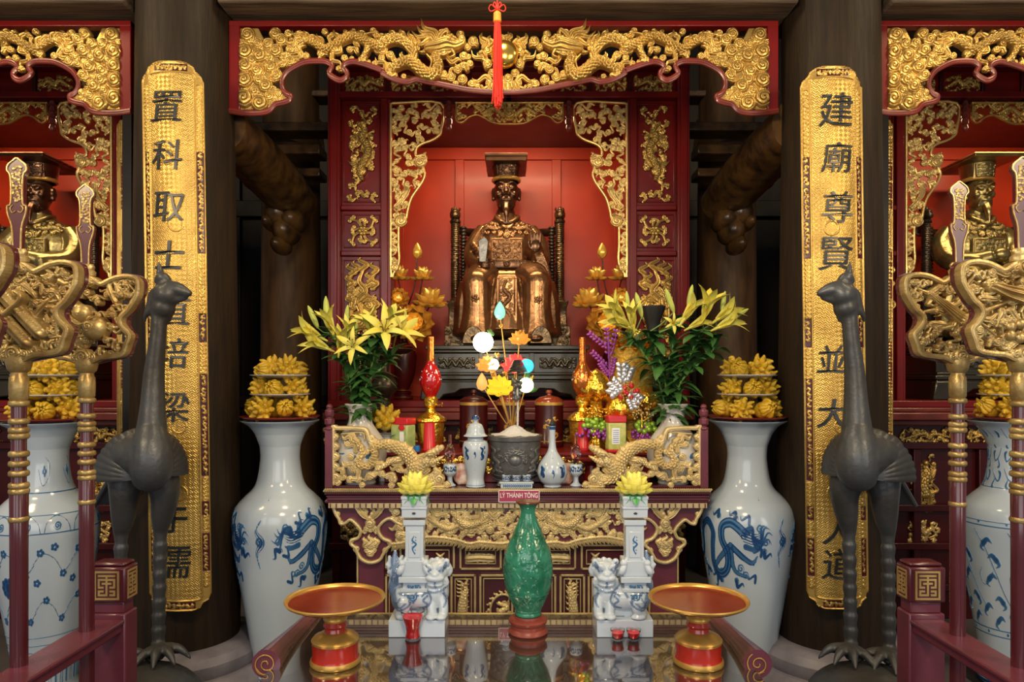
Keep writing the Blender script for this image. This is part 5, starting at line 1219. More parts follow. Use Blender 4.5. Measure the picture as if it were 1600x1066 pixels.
# oil lamps
M['goldred'] = mat('red_gold_foil', (.75, .22, .04), .2, .85, bump=.3, bscale=50)
M['ruby'] = mat('ruby_glass', (.42, .006, .006), .08, coat=.8, spec=.8)
for px, d_, lb, m1 in ((673, 3.90, 'tall oil lamp with ruby glass bulb and gilt foot, left of the canisters', 'ruby'), (910, 3.98, 'tall gilt oil lamp with amber-red chimney, right of the canisters', 'goldred')):
    t = thing('oil_lamp', lb, 'lamp', at(px, d_, TZ)); k = pxk(d_)
    MB().lathe([(.068, 0), (.07, .01), (.04, .02), (.055, .03), (.072, .05), (.074, .10), (.078, .155), (.088, .165), (.085, .18), (.05, .205), (.028, .215), (.024, .235), (.038, .25), (.040, .29), (.030, .30)], 40).obj('foot', 'goldfoil', t)
    MB().lathe([(.038, .0), (.040, .01), (.036, .015), (.036, .158)], 28, (0, -.050, 0)).obj('red_cylinder', 'tinred', t)
    MB().lathe([(.026, .30), (.038, .32), (.056, .36), (.060, .40), (.050, .44), (.030, .475), (.024, .49), (.020, .50), (.018, .49), (.026, .475), (.045, .44), (.055, .40), (.051, .36), (.034, .325)], 36, smooth=3).obj('chimney', m1, t)
    q = MB(); rg = random.Random(2)
    for i in range(60):
        z = .345 + .1 * rg.random(); a_ = rg.uniform(0, 6.28); r = .060 - abs(z - .395) * .25; q.ell((r * math.cos(a_), r * math.sin(a_), z), (.004, .004, .004), seg=6, rings=4)
    q.obj('glass_beads', 'silver', t)
    MB().lathe([(.021, .485), (.0215, .51), (.019, .56), (.0195, .635), (.017, .635), (.016, .5)], 24).obj('gilt_chimney_tube', 'goldred', t)
    MB().tube([(.03, 0, .25), (.06, -.01, .255)], .004, 6).ell((.066, -.012, .256), (.004, .014, .014)).obj('wick_knob', 'goldshiny', t)
# tins
def tin(px, y0, y1, d_, z, w, lb, body, colr):
    t = thing('printed_tin', lb, 'tin', (P(px, 0, d_).x, d_, z)); h = (y1 - y0) * pxk(d_)
    T = Matrix.Rotation(.15 if px > 800 else -.5, 4, 'Z')
    MB().box(-w, w, -w * .7, w * .7, .012 * (px > 800), h * .8, T=T).obj('body', body, t, bevel=.006)
    MB().box(-w * 1.04, w * 1.04, -w * .74, w * .74, h * .8, h, T=T).obj('lid', 'tinred', t, bevel=.006)
    if px > 800:
        MB().box(-w * 1.03, w * 1.03, -w * .73, w * .73, 0, .014, T=T).obj('base', 'tinred', t, bevel=.003)
        MB().box(-w * .62, w * .25, -w * .71, -w * .69, h * .22, h * .66, T=T).obj('white_label', 'white', t)
        q = MB()
        for i in range(7): q.box(-w * .52, w * .15, -w * .725, -w * .70, h * (.26 + .055 * i), h * (.275 + .055 * i), T=T)
        q.obj('label_print', 'bluecap', t)
    else:
        MB().box(w * .1, w * .6, -w * .71, -w * .69, h * .12, h * .6, T=T).obj('white_label', 'white', t)
        MB().ell((w * .35, -w * .72, h * .72), (w * .4, .003, h * .09), T=T).obj('red_badge', 'tinred', t)
tin(630, 653, 706, 3.83, TZ, .056, 'green and yellow printed tin with a red lid, left of the ruby lamp', 'tingreen', 0)
tin(962, 650, 707, 3.83, TZ, .050, 'yellow printed tin with red lid and base, behind the right dragon panel', 'tinyellow', 0)
t = thing('water_bottle', 'tiny clear bottle with a blue cap behind the left dragon panel', 'bottle', at(651, 3.70, AT))
MB().lathe([(.022, 0), (.024, .01), (.024, .13), (.012, .17), (.012, .18)], 16).obj('bottle_body', 'glass', t); MB().lathe([(.017, .178), (.017, .208), (.001, .209)], 16).obj('cap', 'bluecap', t)
# fan-shaped dishes between the front things
for px, d_, a0, lb in ((725, 3.70, .3, 'red and white fan-patterned dish left of the censer'), (882, 3.72, -.3, 'red and white fan-patterned dish right of the censer')):
    t = thing('patterned_dish', lb, 'dish', at(px, d_, AT))
    MB().lathe([(.03, 0), (.05, .02), (.08, .10), (.083, .103), (.06, .05), (.03, .012)], 28, T=Matrix.Rotation(-.5, 4, 'X') @ Matrix.Diagonal((1, .6, 1, 1))).obj('dish_body', mat('rose_glaze', (.45, .12, .08), .3, col2=(.7, .62, .52), nscale=30), t)
# white lily vases
def lily_vase(px, lb):
    t = thing('flower_vase', lb, 'vase', at(px, 3.74, AT))
    MB().lathe([(.078, 0), (.083, .008), (.08, .02), (.10, .05), (.132, .11), (.140, .17), (.125, .235), (.088, .29), (.066, .325), (.060, .36), (.064, .40), (.082, .425), (.077, .428), (.055, .40), (.05, .36), (.05, .30)], 56, smooth=5).obj('vase_body', 'celadon', t)
    q = Carve(-60, 0, 60, 60, .5); small_deco(q, 30, 16, (-30, 30)); link('blue_painting', q.mesh(lambda x, y, h: ((.1395 - ((y - 28) / 100)**2 * .5) * np.sin(x * .022), -(.1415 - ((y - 28) / 100)**2 * .5) * np.cos(x * .022), .235 - y * .0026), .2), bpy.data.materials['cobalt_glaze'], t, sharp=0)
    return t
lily_vase(563, 'cream bulbous vase of lilies on the left end of the altar')
lily_vase(1052, 'cream bulbous vase of lilies on the right end of the altar')
# ---- lilies
def petal(mb, T, L, w, curl, m=0):
    rows = []
    for i in range(8):
        u = i / 7; ww = w * math.sin(PI * min(1, u * .86 + .10))**.8 * (1 if u < 1 else .05)
        x = L * u; z = -curl * L * u**3 + .12 * L * math.sin(u * PI)
        rows.append([(ww * v, x, z - abs(v)**2 * ww * .25 + (.10 * ww if v == 0 else 0)) for v in (-1, -.5, 0, .5, 1)])
    mb.sheet(rows, m, T)
def orient(dirv, up=(0, 0, 1)):
    return Vector(dirv).normalized().to_track_quat('Z', 'Y').to_matrix().to_4x4()
def lily_flower(parent, pos, dirv, size, openness):
    mb = MB(); R = Matrix.Translation(pos) @ orient(dirv)
    for k in range(6):
        sp_ = openness * (1.0 if k % 2 else .85)
        T = R @ Matrix.Rotation(k * PI / 3, 4, 'Z') @ Matrix.Translation((0, .004, 0)) @ Matrix.Rotation(PI / 2 - sp_, 4, 'X')
        petal(mb, T, size, size * .155 * (1.1 if k % 2 else .85), .15 + openness * .35)
    mb.tube([R @ Vector((0, 0, -size * .28)), R @ Vector((0, 0, 0)), R @ Vector((0, 0, size * .1))], [size * .03, size * .06, size * .05], 8)
    fl = mb.obj('lily_flower', 'lily', parent, sharp=0)
    if openness > .6:
        s = MB()
        for k in range(5): a = k * 1.257; s.tube([R @ Vector((0, 0, 0)), R @ Vector((.12 * size * math.cos(a), .12 * size * math.sin(a), size * .4)), R @ Vector((.22 * size * math.cos(a), .22 * size * math.sin(a), size * .55))], size * .012, 5); s.ell(tuple(R @ Vector((.22 * size * math.cos(a), .22 * size * math.sin(a), size * .56))), (size * .05, size * .03, size * .03), seg=8, rings=6)
        s.obj('stamen', 'redbrown', fl)
def lily_bud(parent, pos, dirv, L):
    mb = MB(); R = Matrix.Translation(pos) @ orient(dirv)
    mb.lathe([(L * .05, 0), (L * .10, L * .2), (L * .115, L * .5), (L * .09, L * .8), (L * .02, L)], 8, T=R, smooth=3); mb.obj('lily_bud', 'bud', parent)
def stalk(label, group, base, pts, flowers, buds, leaves, seed, lsize=.095):
    t = thing('lily_stalk', label, 'flower', base, group=group); rng = random.Random(seed)
    q = crom(pts, 8); MB().tube(pts, [.0055] * (len(pts) - 1) + [.0035], 7).obj('stem', 'stem', t)
    lf = MB()
    for i in range(int(leaves * 1.7)):
        u = rng.uniform(.08, .92); p = q[int(u * (len(q) - 1))]; a = rng.uniform(0, 6.28)
        L = lsize * rng.uniform(.8, 1.5)
        T = Matrix.Translation(p) @ Matrix.Rotation(a, 4, 'Z') @ Matrix.Rotation(rng.uniform(.1, 1.0), 4, 'X')
        petal(lf, T, L, L * rng.uniform(.15, .24), rng.uniform(.2, .6))
    lf.obj('foliage', 'leaf', t, sharp=0)
    for p, dv, sz, op in flowers:
        p = Vector(p); n_ = q[-1] if True else 0; st = q[np.argmin(((q - np.array(p))**2).sum(1) + 0 * q[:, 2])]
        MB().tube([st, (Vector(st) + p) / 2 + Vector((0, 0, -.01)), p], .0035, 6).obj('flower_stem', 'stem', t); lily_flower(t, p, dv, sz * .93, op * .92)
    for p, dv, L in buds:
        p = Vector(p); st = q[np.argmin(((q - np.array(p))**2).sum(1))]
        MB().tube([st, (Vector(st) + p) / 2 + Vector((0, 0, -.01)), p], .003, 6).obj('bud_stem', 'stem', t); lily_bud(t, p, dv, L)
LD = 3.74
def lp(px, py, d_, b): v = P(px, py, d_); return (v.x - b[0], v.y - b[1], v.z - b[2])
def lilies(cx, spec, group):
    b = (P(cx, 0, LD).x, LD, P(0, 632, LD).z - .01)
    for i, (lb, path, fl, bd, n) in enumerate(spec):
        pts = [(0 + (i - 2) * .012, (i % 2) * .02, -.10), (0 + (i - 2) * .018, (i % 2) * .02, 0)] + [lp(x, y, dd, b) for x, y, dd in path]
        stalk(lb, group, b, pts, [(lp(x, y, dd, b), dv, s_, o) for x, y, dd, dv, s_, o in fl], [(lp(x, y, dd, b), dv, L) for x, y, dd, dv, L in bd], n, i + int(cx))
lilies(563, [
    ('leftmost lily stalk in the left vase, leaning out with pale yellow trumpets', [(545, 590, 3.7), (530, 545, 3.66), (515, 520, 3.64)], [(500, 527, 3.6, (-1, -.3, .55), .17, .30), (512, 545, 3.6, (-.8, -.5, .4), .16, .34), (520, 520, 3.62, (-.35, -.2, 1), .16, .25)], [(497, 513, 3.66, (-.45, 0, 1), .13)], 26),
    ('second lily stalk in the left vase, with tall green bud and upright flowers', [(556, 585, 3.68), (548, 540, 3.62), (541, 520, 3.6)], [(530, 548, 3.55, (.15, -.2, 1), .15, .22), (541, 530, 3.57, (.25, -.3, 1), .14, .3), (553, 542, 3.5, (-.1, -1, .3), .10, 1.0)], [(511, 505, 3.62, (-.05, 0, 1), .14), (540, 510, 3.6, (.1, 0, 1), .11)], 30),
    ('third lily stalk in the left vase, mostly leaves', [(566, 590, 3.78), (572, 550, 3.8), (570, 530, 3.8)], [], [(556, 520, 3.75, (0, 0, 1), .10)], 36),
    ('fourth lily stalk in the left vase, topped by the widest yellow flower', [(577, 590, 3.68), (587, 545, 3.62), (593, 525, 3.6)], [(600, 520, 3.52, (.25, -.8, .5), .15, .85), (583, 520, 3.56, (-.4, -.3, 1), .15, .35), (602, 512, 3.58, (.4, -.2, 1), .16, .4)], [(612, 508, 3.6, (.1, 0, 1), .10)], 32),
    ('rightmost lily stalk in the left vase, low and leafy', [(573, 600, 3.66), (602, 570, 3.68), (610, 556, 3.7)], [(619, 522, 3.58, (.9, -.5, .4), .15, .6)], [], 24)], 'lily stalks in the left vase')
lilies(1050, [
    ('leftmost lily stalk in the right vase, leaning left over the foil offerings', [(1025, 585, 3.7), (1000, 545, 3.66), (985, 530, 3.64)], [(985, 512, 3.6, (-1, -.3, .45), .18, .25), (975, 498, 3.6, (-.75, -.3, .8), .17, .3), (990, 510, 3.58, (-.2, -.4, 1), .15, .2)], [(982, 488, 3.62, (-.1, 0, 1), .11), (1003, 495, 3.62, (-.25, 0, 1), .13)], 30),
    ('second lily stalk in the right vase, dark leaves with slim green bud', [(1037, 585, 3.7), (1022, 540, 3.66), (1012, 520, 3.64)], [(1068, 500, 3.56, (.65, -.2, 1), .16, .2)], [(1053, 488, 3.6, (-.35, 0, 1), .13)], 36),
    ('third lily stalk in the right vase, straight with a small open flower', [(1050, 580, 3.74), (1052, 520, 3.72), (1053, 505, 3.7)], [(1052, 506, 3.6, (0, -1, .2), .06, .9)], [(1075, 480, 3.66, (.2, 0, 1), .12)], 40),
    ('fourth lily stalk in the right vase, with two flowers leaning right', [(1065, 585, 3.7), (1085, 540, 3.66), (1098, 515, 3.62)], [(1078, 512, 3.58, (1, -.3, .55), .13, .28), (1100, 495, 3.56, (.3, -.2, 1), .18, .32), (1122, 512, 3.56, (1, -.4, .5), .16, .35)], [(1128, 488, 3.6, (.15, 0, 1), .11)], 34),
    ('rightmost lily stalk in the right vase, reaching furthest right', [(1062, 600, 3.66), (1090, 570, 3.66), (1115, 545, 3.66), (1118, 512, 3.64)], [(1120, 500, 3.6, (.9, -.2, .7), .16, .3)], [(1140, 500, 3.6, (1, -.1, .6), .11)], 34)], 'lily stalks in the right vase')
# ================================================================ behind the altar: gold lotus vases, candle stands, lotus lamp, foil offerings
def lotus(mb, pos, dirv, size, rings=((.25, 6), (.7, 8), (1.15, 9)), m=0):
    R = Matrix.Translation(pos) @ orient(dirv)
    for j, (op, n_) in enumerate(rings):
        for k in range(n_):
            T = R @ Matrix.Rotation(k * 2 * PI / n_ + j * .35, 4, 'Z') @ Matrix.Translation((0, size * .04 * (j + 1), 0)) @ Matrix.Rotation(PI / 2 - op, 4, 'X')
            rows = []
            L = size * (1 - .08 * j)
            for i in range(6):
                u = i / 5; w = size * .34 * math.sin(PI * min(1, u * .82 + .14)) * (1 if u < 1 else .1)
                rows.append([(w * v, L * u, L * .22 * math.sin(u * PI * .8) * (-1) * (1 - v * v * .5) + v * v * w * .5 + .0) for v in (-1, -.5, 0, .5, 1)])
            mb.sheet(rows, m, T)
    return mb
def lotus_bud(mb, pos, dirv, L, m=0):
    R = Matrix.Translation(pos) @ orient(dirv)
    mb.lathe([(L * .08, -.1 * L), (L * .28, .1 * L), (L * .34, .35 * L), (L * .22, .7 * L), (L * .02, L)], 10, T=R, m=m, smooth=3)
    for k in range(5):
        T = R @ Matrix.Rotation(k * 1.257, 4, 'Z') @ Matrix.Translation((0, L * .2, 0)) @ Matrix.Rotation(PI / 2 - .12, 4, 'X'); petal(mb, T, L * .6, L * .24, .0, m)
M['goldflower'] = mat('gilt_lotus_flower', (.80, .48, .08), .30, .55, spec=.8)
def gold_lotus_vase(px, s, lb):
    d_ = 4.78; t = thing('lotus_vase', lb, 'vase', (P(px, 0, d_).x, d_, 1.451)); b = t.location
    MB().lathe([(.075, 0), (.078, .02), (.06, .03), (.066, .05), (.048, .055), (.05, .075), (.085, .16), (.098, .27), (.095, .32), (.07, .36), (.042, .39), (.034, .46), (.05, .53), (.062, .545), (.056, .545), (.03, .47)], 36, smooth=4).obj('vase_body', 'reddark', t)
    q = MB()
    for r, z in ((.077, .012), (.055, .06), (.092, .333), (.068, .362)): q.lathe([(r, z - .004), (r + .005, z), (r, z + .004)], 36)
    q.obj('gold_ring', 'goldshiny', t)
    L = lambda x, y, dd=4.74: Vector(P(px + s * (x - 628), y, dd)) - b
    top = Vector((0, 0, .53))
    for x, y, kind, sz in ((652, 402, 'b', .10), (660, 437, 'l', .09), (622, 437, 'l', .10), (623, 466, 'f', .075), (672, 478, 'o', .13), (648, 506, 'f', .14), (628, 487, 's', .12)):
        p = L(x, y, 4.70 if kind != 'f' else 4.62); st = MB().tube([top, top * .4 + p * .6 + Vector((.02 * s, 0, -.03)), p], .0045, 6); st.obj('stem', 'bronzedark', t)
        mb = MB()
        if kind == 'b': lotus_bud(mb, p, (0, 0, 1), sz)
        elif kind == 'l': lotus(mb, p, (0, -.1, 1), sz, ((.2, 5), (.6, 7), (1.3, 6)))
        elif kind == 'o': lotus(mb, p, (.1 * s, -.25, 1), sz, ((.3, 6), (.8, 7), (1.25, 8)))
        elif kind == 'f': lotus(mb, p, (.05, -1, .1), sz, ((.5, 7), (1.0, 9), (1.4, 11))); mb.ell(tuple(p + Vector((0, -.02, 0))), (.03, .02, .03))
        else: petal(mb, Matrix.Translation(p) @ Matrix.Rotation(-s * .7, 4, 'Y') @ Matrix.Rotation(PI / 2, 4, 'X'), .14, .022, .1)
        mb.obj('gold_lotus', 'goldflower', t, sharp=0)
gold_lotus_vase(628, 1, 'dark red vase of gold lotus flowers at the left inside the central shrine')
gold_lotus_vase(965, -1, 'dark red vase of gold lotus flowers at the right inside the central shrine')
# bronze candle stands behind the altar
for px, cup, lb in ((600, 0, 'tall bronze candle stand with broad drip dish, behind the left lily vase'), (1020, 1, 'tall bronze candle stand with a dark cup, behind the right lily vase')):
    d_ = 4.38; t = thing('candle_stand', lb, 'candle stand', (P(px, 0, d_).x, d_, AT + .0)); k = pxk(d_)
    z = lambda y: CAMZ - (y - HOR) * k - AT
    t.location.z = 0; z = lambda y: CAMZ - (y - HOR) * k
    MB().lathe([(.16, 0), (.16, .03), (.07, .06), (.05, .2), (.045, .8), (.05, z(690)), (.032, z(670)), (.03, z(650)), (.045, z(635)), (.04, z(622)), (.075, z(612)), (.085, z(600)), (.06, z(588)), (.03, z(582)), (.032, z(570)), (.05, z(566)), (.03, z(560)), (.03, z(553))], 36).obj('stem', 'bronzedark', t)
    if not cup: MB().lathe([(.03, z(557)), (.15, z(552)), (.185, z(546)), (.18, z(545)), (.02, z(549))], 40).obj('drip_dish', 'bronzedark', t)
    else: MB().lathe([(.03, z(557)), (.035, z(515)), (.05, z(500)), (.078, z(482)), (.08, z(479)), (.065, z(482)), (.02, z(490))], 32).obj('cup', 'charcoal', t)
# electric lotus lamp
t = thing('lotus_lamp', 'electric lamp with coloured lotus bulbs on wire stems behind the censer', 'lamp', at(800, 3.93, TZ)); b = t.location; kk = pxk(3.93)
LL = lambda x, y, dd=3.93: Vector(P(x, y, dd)) - b
MB().lathe([(.05, 0), (.05, .015), (.012, .03), (.01, .12)], 24).obj('base', 'goldpaint', t)
spec = [(781, 490, 'turquoise_bulb', (.25, .75, .55), .8, 'b', .062), (755, 535, 'white_glowing_bulb', (1, .86, .55), 14., 'g', .057), (762, 571, 'orange_bulb', (1, .28, .05), .9, 'l', .055), (770, 570, 'white_glowing_bulb', (1, .85, .5), 7, 'g', .034), (805, 571, 'red_bulb', (1, .06, .05), 1.1, 'l', .065), (823, 572, 'cyan_bulb', (.05, .55, .75), 1.0, 'g', .040), (812, 530, 'amber_bulb', (.85, .38, .06), .5, 'l', .05), (780, 606, 'yellow_bulb', (.9, .55, .03), .7, 'l', .07), (753, 601, 'peach_bulb', (1, .38, .1), .8, 'b', .06), (822, 602, 'green_glowing_bulb', (.75, 1, .45), 5, 'g', .042)]
for x, y, nm, col, es, kd, r in spec:
    dd = 3.90 if y > 520 else 3.93; p = LL(x, y, dd)
    MB().tube([(0, 0, .10), (p.x * .4, p.y, p.z * .55), tuple(p)], .0035, 6).obj('wire_stem', 'goldpaint', t)
    mm = bpy.data.materials.get(nm) or mat(nm, tuple(c * .6 for c in col), .4, emit=col, estr=es)
    mb = MB()
    if kd == 'g': mb.ell(tuple(p), (r, r, r))
    elif kd == 'b': lotus_bud(mb, p - Vector((0, 0, r * .4)), (0, -.15, 1), r * 1.5)
    else: lotus(mb, p + Vector((0, .02, -r * .35)), (0, -.5, .9), r * 1.4, ((.2, 5), (.6, 7), (1.1, 8)))
    mb.obj(nm, mm, t, sharp=0)
q = MB(); rg = random.Random(6)
for x, y in ((783, 510), (777, 555), (772, 590), (770, 585), (790, 585), (830, 590), (815, 520)):
    p = LL(x, y, 3.91)
    for j in range(5): q.ell(tuple(p + Vector((rg.uniform(-.012, .012), rg.uniform(-.01, .01), rg.uniform(-.01, .01)))), (.007, .007, .007), seg=8, rings=6)
q.obj('bead_blossom', 'goldpaint', t)
q = MB()
for x, y, a in ((764, 608, -1.2), (828, 612, 1.2), (800, 598, .5), (772, 524, -.9), (820, 590, .8)):
    petal(q, Matrix.Translation(LL(x, y, 3.9)) @ Matrix.Rotation(a, 4, 'Y') @ Matrix.Rotation(PI / 2, 4, 'X'), .05, .012, .2)
q.obj('wire_leaf', 'leaf', t, sharp=0)
# foil offerings right of the censer
def foil_cone(px, py, d_, r, h, lb, leaves=True):
    t = thing('foil_lotus', lb, 'offering', (P(px, 0, d_).x, d_, TZ)); z0 = P(px, py, d_).z - TZ
    MB().lathe([(r * .75, 0), (r * .8, z0 * .12), (r * .45, z0 * .5), (r * .5, z0 - .02), (r * .9, z0), (r, z0 + h * .15), (r * .95, z0 + h * .45), (r * .6, z0 + h * .8), (.004, z0 + h)], 24, smooth=3).obj('foil_body', 'goldfoil', t)
    mb = MB(); lotus(mb, (0, 0, z0 - .02), (0, 0, 1), r * 1.5, ((.45, 8), (.9, 9), (1.3, 9))); mb.obj('foil_petal', 'goldfoil', t, sharp=0)
foil_cone(932, 620, 3.98, .085, .16, 'gold foil lotus cone beside the right oil lamp')
foil_cone(968, 650, 3.93, .080, .14, 'gold foil lotus cone standing behind the yellow tin')
foil_cone(1010, 640, 4.02, .085, .12, 'gold foil lotus cone half hidden by lily leaves')
t = thing('gold_brocade_box', 'yellow gold brocade-covered offering column behind the lily leaves', 'offering', at(985, 4.12, TZ))
MB().lathe([(.13, 0), (.13, .20), (.125, P(0, 545, 4.12).z - TZ), (.01, P(0, 545, 4.12).z - TZ)], 30).obj('brocade_cover', mat('gold_brocade', (.72, .46, .05), .4, .4, col2=(.45, .20, .02), nscale=40, bump=.6, bscale=70), t)
mb = MB(); lotus(mb, (0, 0, P(0, 548, 4.12).z - TZ), (0, -.1, 1), .15, ((.5, 7), (1., 9), (1.35, 10))); mb.obj('gold_rosette', 'goldfoil', t, sharp=0)
def sprig(t, m, p0, p1, n, L, w, name):
    q = MB(); p0, p1 = Vector(p0), Vector(p1); dv = (p1 - p0).normalized(); sd = dv.cross(Vector((0, -1, 0))).normalized()
    q.tube([p0, (p0 + p1) / 2 + sd * .01, p1], .003, 6)
    for i in range(n):
        c_ = p0.lerp(p1, (i + 1) / (n + .5))
        for e in (-1, 1):
            dd = (sd * e + dv * .8).normalized(); nn_ = Vector((0, -1, 0)); xx = dd.cross(nn_)
            petal(q, Matrix.Translation(c_) @ Matrix((xx, dd, nn_)).transposed().to_4x4(), L * 1.05, w * 1.1, .1)
    q.obj(name, m, t, sharp=0)
t = thing('purple_sprig', 'glittering purple leaf sprig standing beside the right oil lamp', 'decoration', at(948, 4.05, TZ)); b = t.location
X = lambda x, y, dd=4.03: tuple(Vector(P(x, y, dd)) - b)
MB().tube([(0, 0, 0), X(952, 600), X(950, 530)], .004, 6).obj('stalk', 'purple', t)
for a, c_ in (((950, 545), (920, 520)), ((951, 575), (925, 550)), ((953, 590), (938, 568)), ((950, 560), (948, 512)), ((952, 560), (963, 515)), ((953, 590), (960, 560)), ((950, 600), (930, 585))): sprig(t, 'purple', X(*a), X(*c_), 6, .022, .0065, 'leaf_spray')
t = thing('silver_leaf_spray', 'silver glitter leaves with red berries in the middle of the foil offerings', 'decoration', at(975, 3.88, TZ)); b = t.location
X = lambda x, y, dd=3.87: tuple(Vector(P(x, y, dd)) - b)
MB().tube([(0, 0, 0), X(974, 620), X(975, 600)], .004, 6).obj('stalk', 'goldfoil', t)
for a, c_ in (((975, 605), (972, 570)), ((975, 600), (955, 615)), ((980, 610), (1000, 625)), ((974, 600), (985, 575)), ((972, 612), (958, 598)), ((984, 618), (990, 636))): sprig(t, 'silver', X(*a), X(*c_), 4, .040, .012, 'leaf_spray')
q = MB(); rg = random.Random(3)
for i in range(9): q.ell(X(978 + rg.uniform(-8, 18), 608 + rg.uniform(-8, 16)), (.014, .012, .014), seg=10, rings=8)
q.obj('berry', 'tinred', t)
q = MB()
for i in range(30): q.ell(X(975 + rg.uniform(-14, 16), 604 + rg.uniform(-8, 20), 3.86), (.005, .005, .005), seg=6, rings=5)
q.obj('bead', 'goldpale', t)
for nm, m, cx, cy, nn, r, sx, sy, lb in (('grape_bunch', 'purple', 935, 678, 60, .010, 34, 9, 'bunch of small purple glitter grapes left of the yellow tin'), ('grape_bunch', 'purple', 1000, 680, 50, .010, 20, 12, 'bunch of small purple glitter grapes right of the yellow tin'), ('green_fruit_heap', 'greenfoil', 930, 665, 26, .017, 20, 8, 'heap of green foil fruit left of the yellow tin'), ('green_fruit_heap', 'greenfoil', 1010, 668, 24, .017, 18, 8, 'heap of green foil fruit right of the yellow tin'), ('gold_bead_heap', 'goldpale', 1003, 645, 70, .007, 22, 12, 'cluster of gold beads between the yellow tin and the right lily vase'), ('gold_bead_heap', 'goldfoil', 930, 648, 60, .008, 20, 9, 'cluster of gold beads below the foil cone by the right oil lamp')):
    dd = 3.86; v = P(cx, cy, dd); t = tag(bpy.data.objects.new(nm, None), lb, 'offering'); COL.objects.link(t); t.location = (v.x, dd, TZ)
    q = MB(); rg = random.Random(int(cx + cy))
    for i in range(nn):
        u, w_ = rg.gauss(0, .45), rg.gauss(0, .5); q.ell((u * sx * .0036, rg.uniform(-.03, .03), max(r, v.z - TZ + w_ * sy * .0036)), (r, r, r), seg=8, rings=6)
    tag(q.obj('bead_cluster', m, t, sharp=0), kind='stuff')
    MB().lathe([(.03, 0), (.012, .008), (.006, max(.02, v.z - TZ))], 10).obj('foot', 'goldfoil', t)
t = thing('offering_tray', 'dark red lacquer tray under the foil offerings beside the yellow tin', 'tray', at(925, 3.74, AT + .0))
MB().lathe([(.05, 0), (.045, .02), (.035, .10), (.06, .125), (.13, .135), (.135, .145), (.02, .14)], 40).obj('tray_body', 'red', t)
# ================================================================ Buddha's hand citrons
def citron_mesh(seed, kind):
    rng = random.Random(seed); mb = MB(); n_ = rng.randint(20, 25)
    mb.ell((0, 0, .0), (.050, .050, .048)) if kind == 0 else mb.ell((0, 0, -.004), (.046, .046, .056))
    for i in range(n_):
        a = i * 2.4; ph = math.acos(1 - (i + .5) / n_ * (1.15 if kind == 0 else .8)); dx, dy, dz = math.sin(ph) * math.cos(a), math.sin(ph) * math.sin(a), math.cos(ph)
        L = rng.uniform(.058, .078); 
        if kind == 0: e = Vector((dx * L, dy * L, dz * L)); e2 = e * 1.10 + Vector((rng.uniform(-.016, .016), rng.uniform(-.016, .016), .010))
        else: e = Vector((dx * L * .62, dy * L * .62, L * .62)); e2 = Vector((dx * L * .36, dy * L * .36, L * 1.05))
        mb.tube([Vector((dx * .022, dy * .022, dz * .02)), e * .55 + Vector((dx, dy, dz)) * .012, e, e2], [.016, .0175, .0125, .0045], 8, n=3)
    return mb.mesh()
CIT = [citron_mesh(i, i % 2) for i in range(6)]
for i, me in enumerate(CIT): me.materials.append(M['citron']); me.polygons.foreach_set('use_smooth', [True] * len(me.polygons))
def citron(pos, seed, label, group, sc=1.0, aim=None):
    rng = random.Random(seed); o = bpy.data.objects.new('buddhas_hand_citron', CIT[seed % 6]); COL.objects.link(o); o.location = pos
    dv = Vector(aim) if aim else Vector((rng.uniform(-1, 1), -rng.uniform(.3, 1.2), rng.uniform(-.1, .8)))
    o.rotation_euler = dv.to_track_quat('Z', 'Y').to_euler(); o.scale = (sc,) * 3
    return tag(o, label, 'fruit', group)
citron((P(603, 0, 3.86).x, 3.86, P(0, 658, 3.86).z), 0, "yellow many-fingered citron on the altar, between the left lily vase and the tin", None, 1.1, (.1, -.4, 1))
t = thing('fruit_plate', 'small blue-rimmed plate under the single citron left of the tin', 'plate', at(603, 3.86, AT)); MB().lathe([(.04, 0), (.04, P(0, 682, 3.86).z - AT), (.085, P(0, 678, 3.86).z - AT), (.02, P(0, 679, 3.86).z - AT)], 32).obj('plate_body', 'porcplain', t)
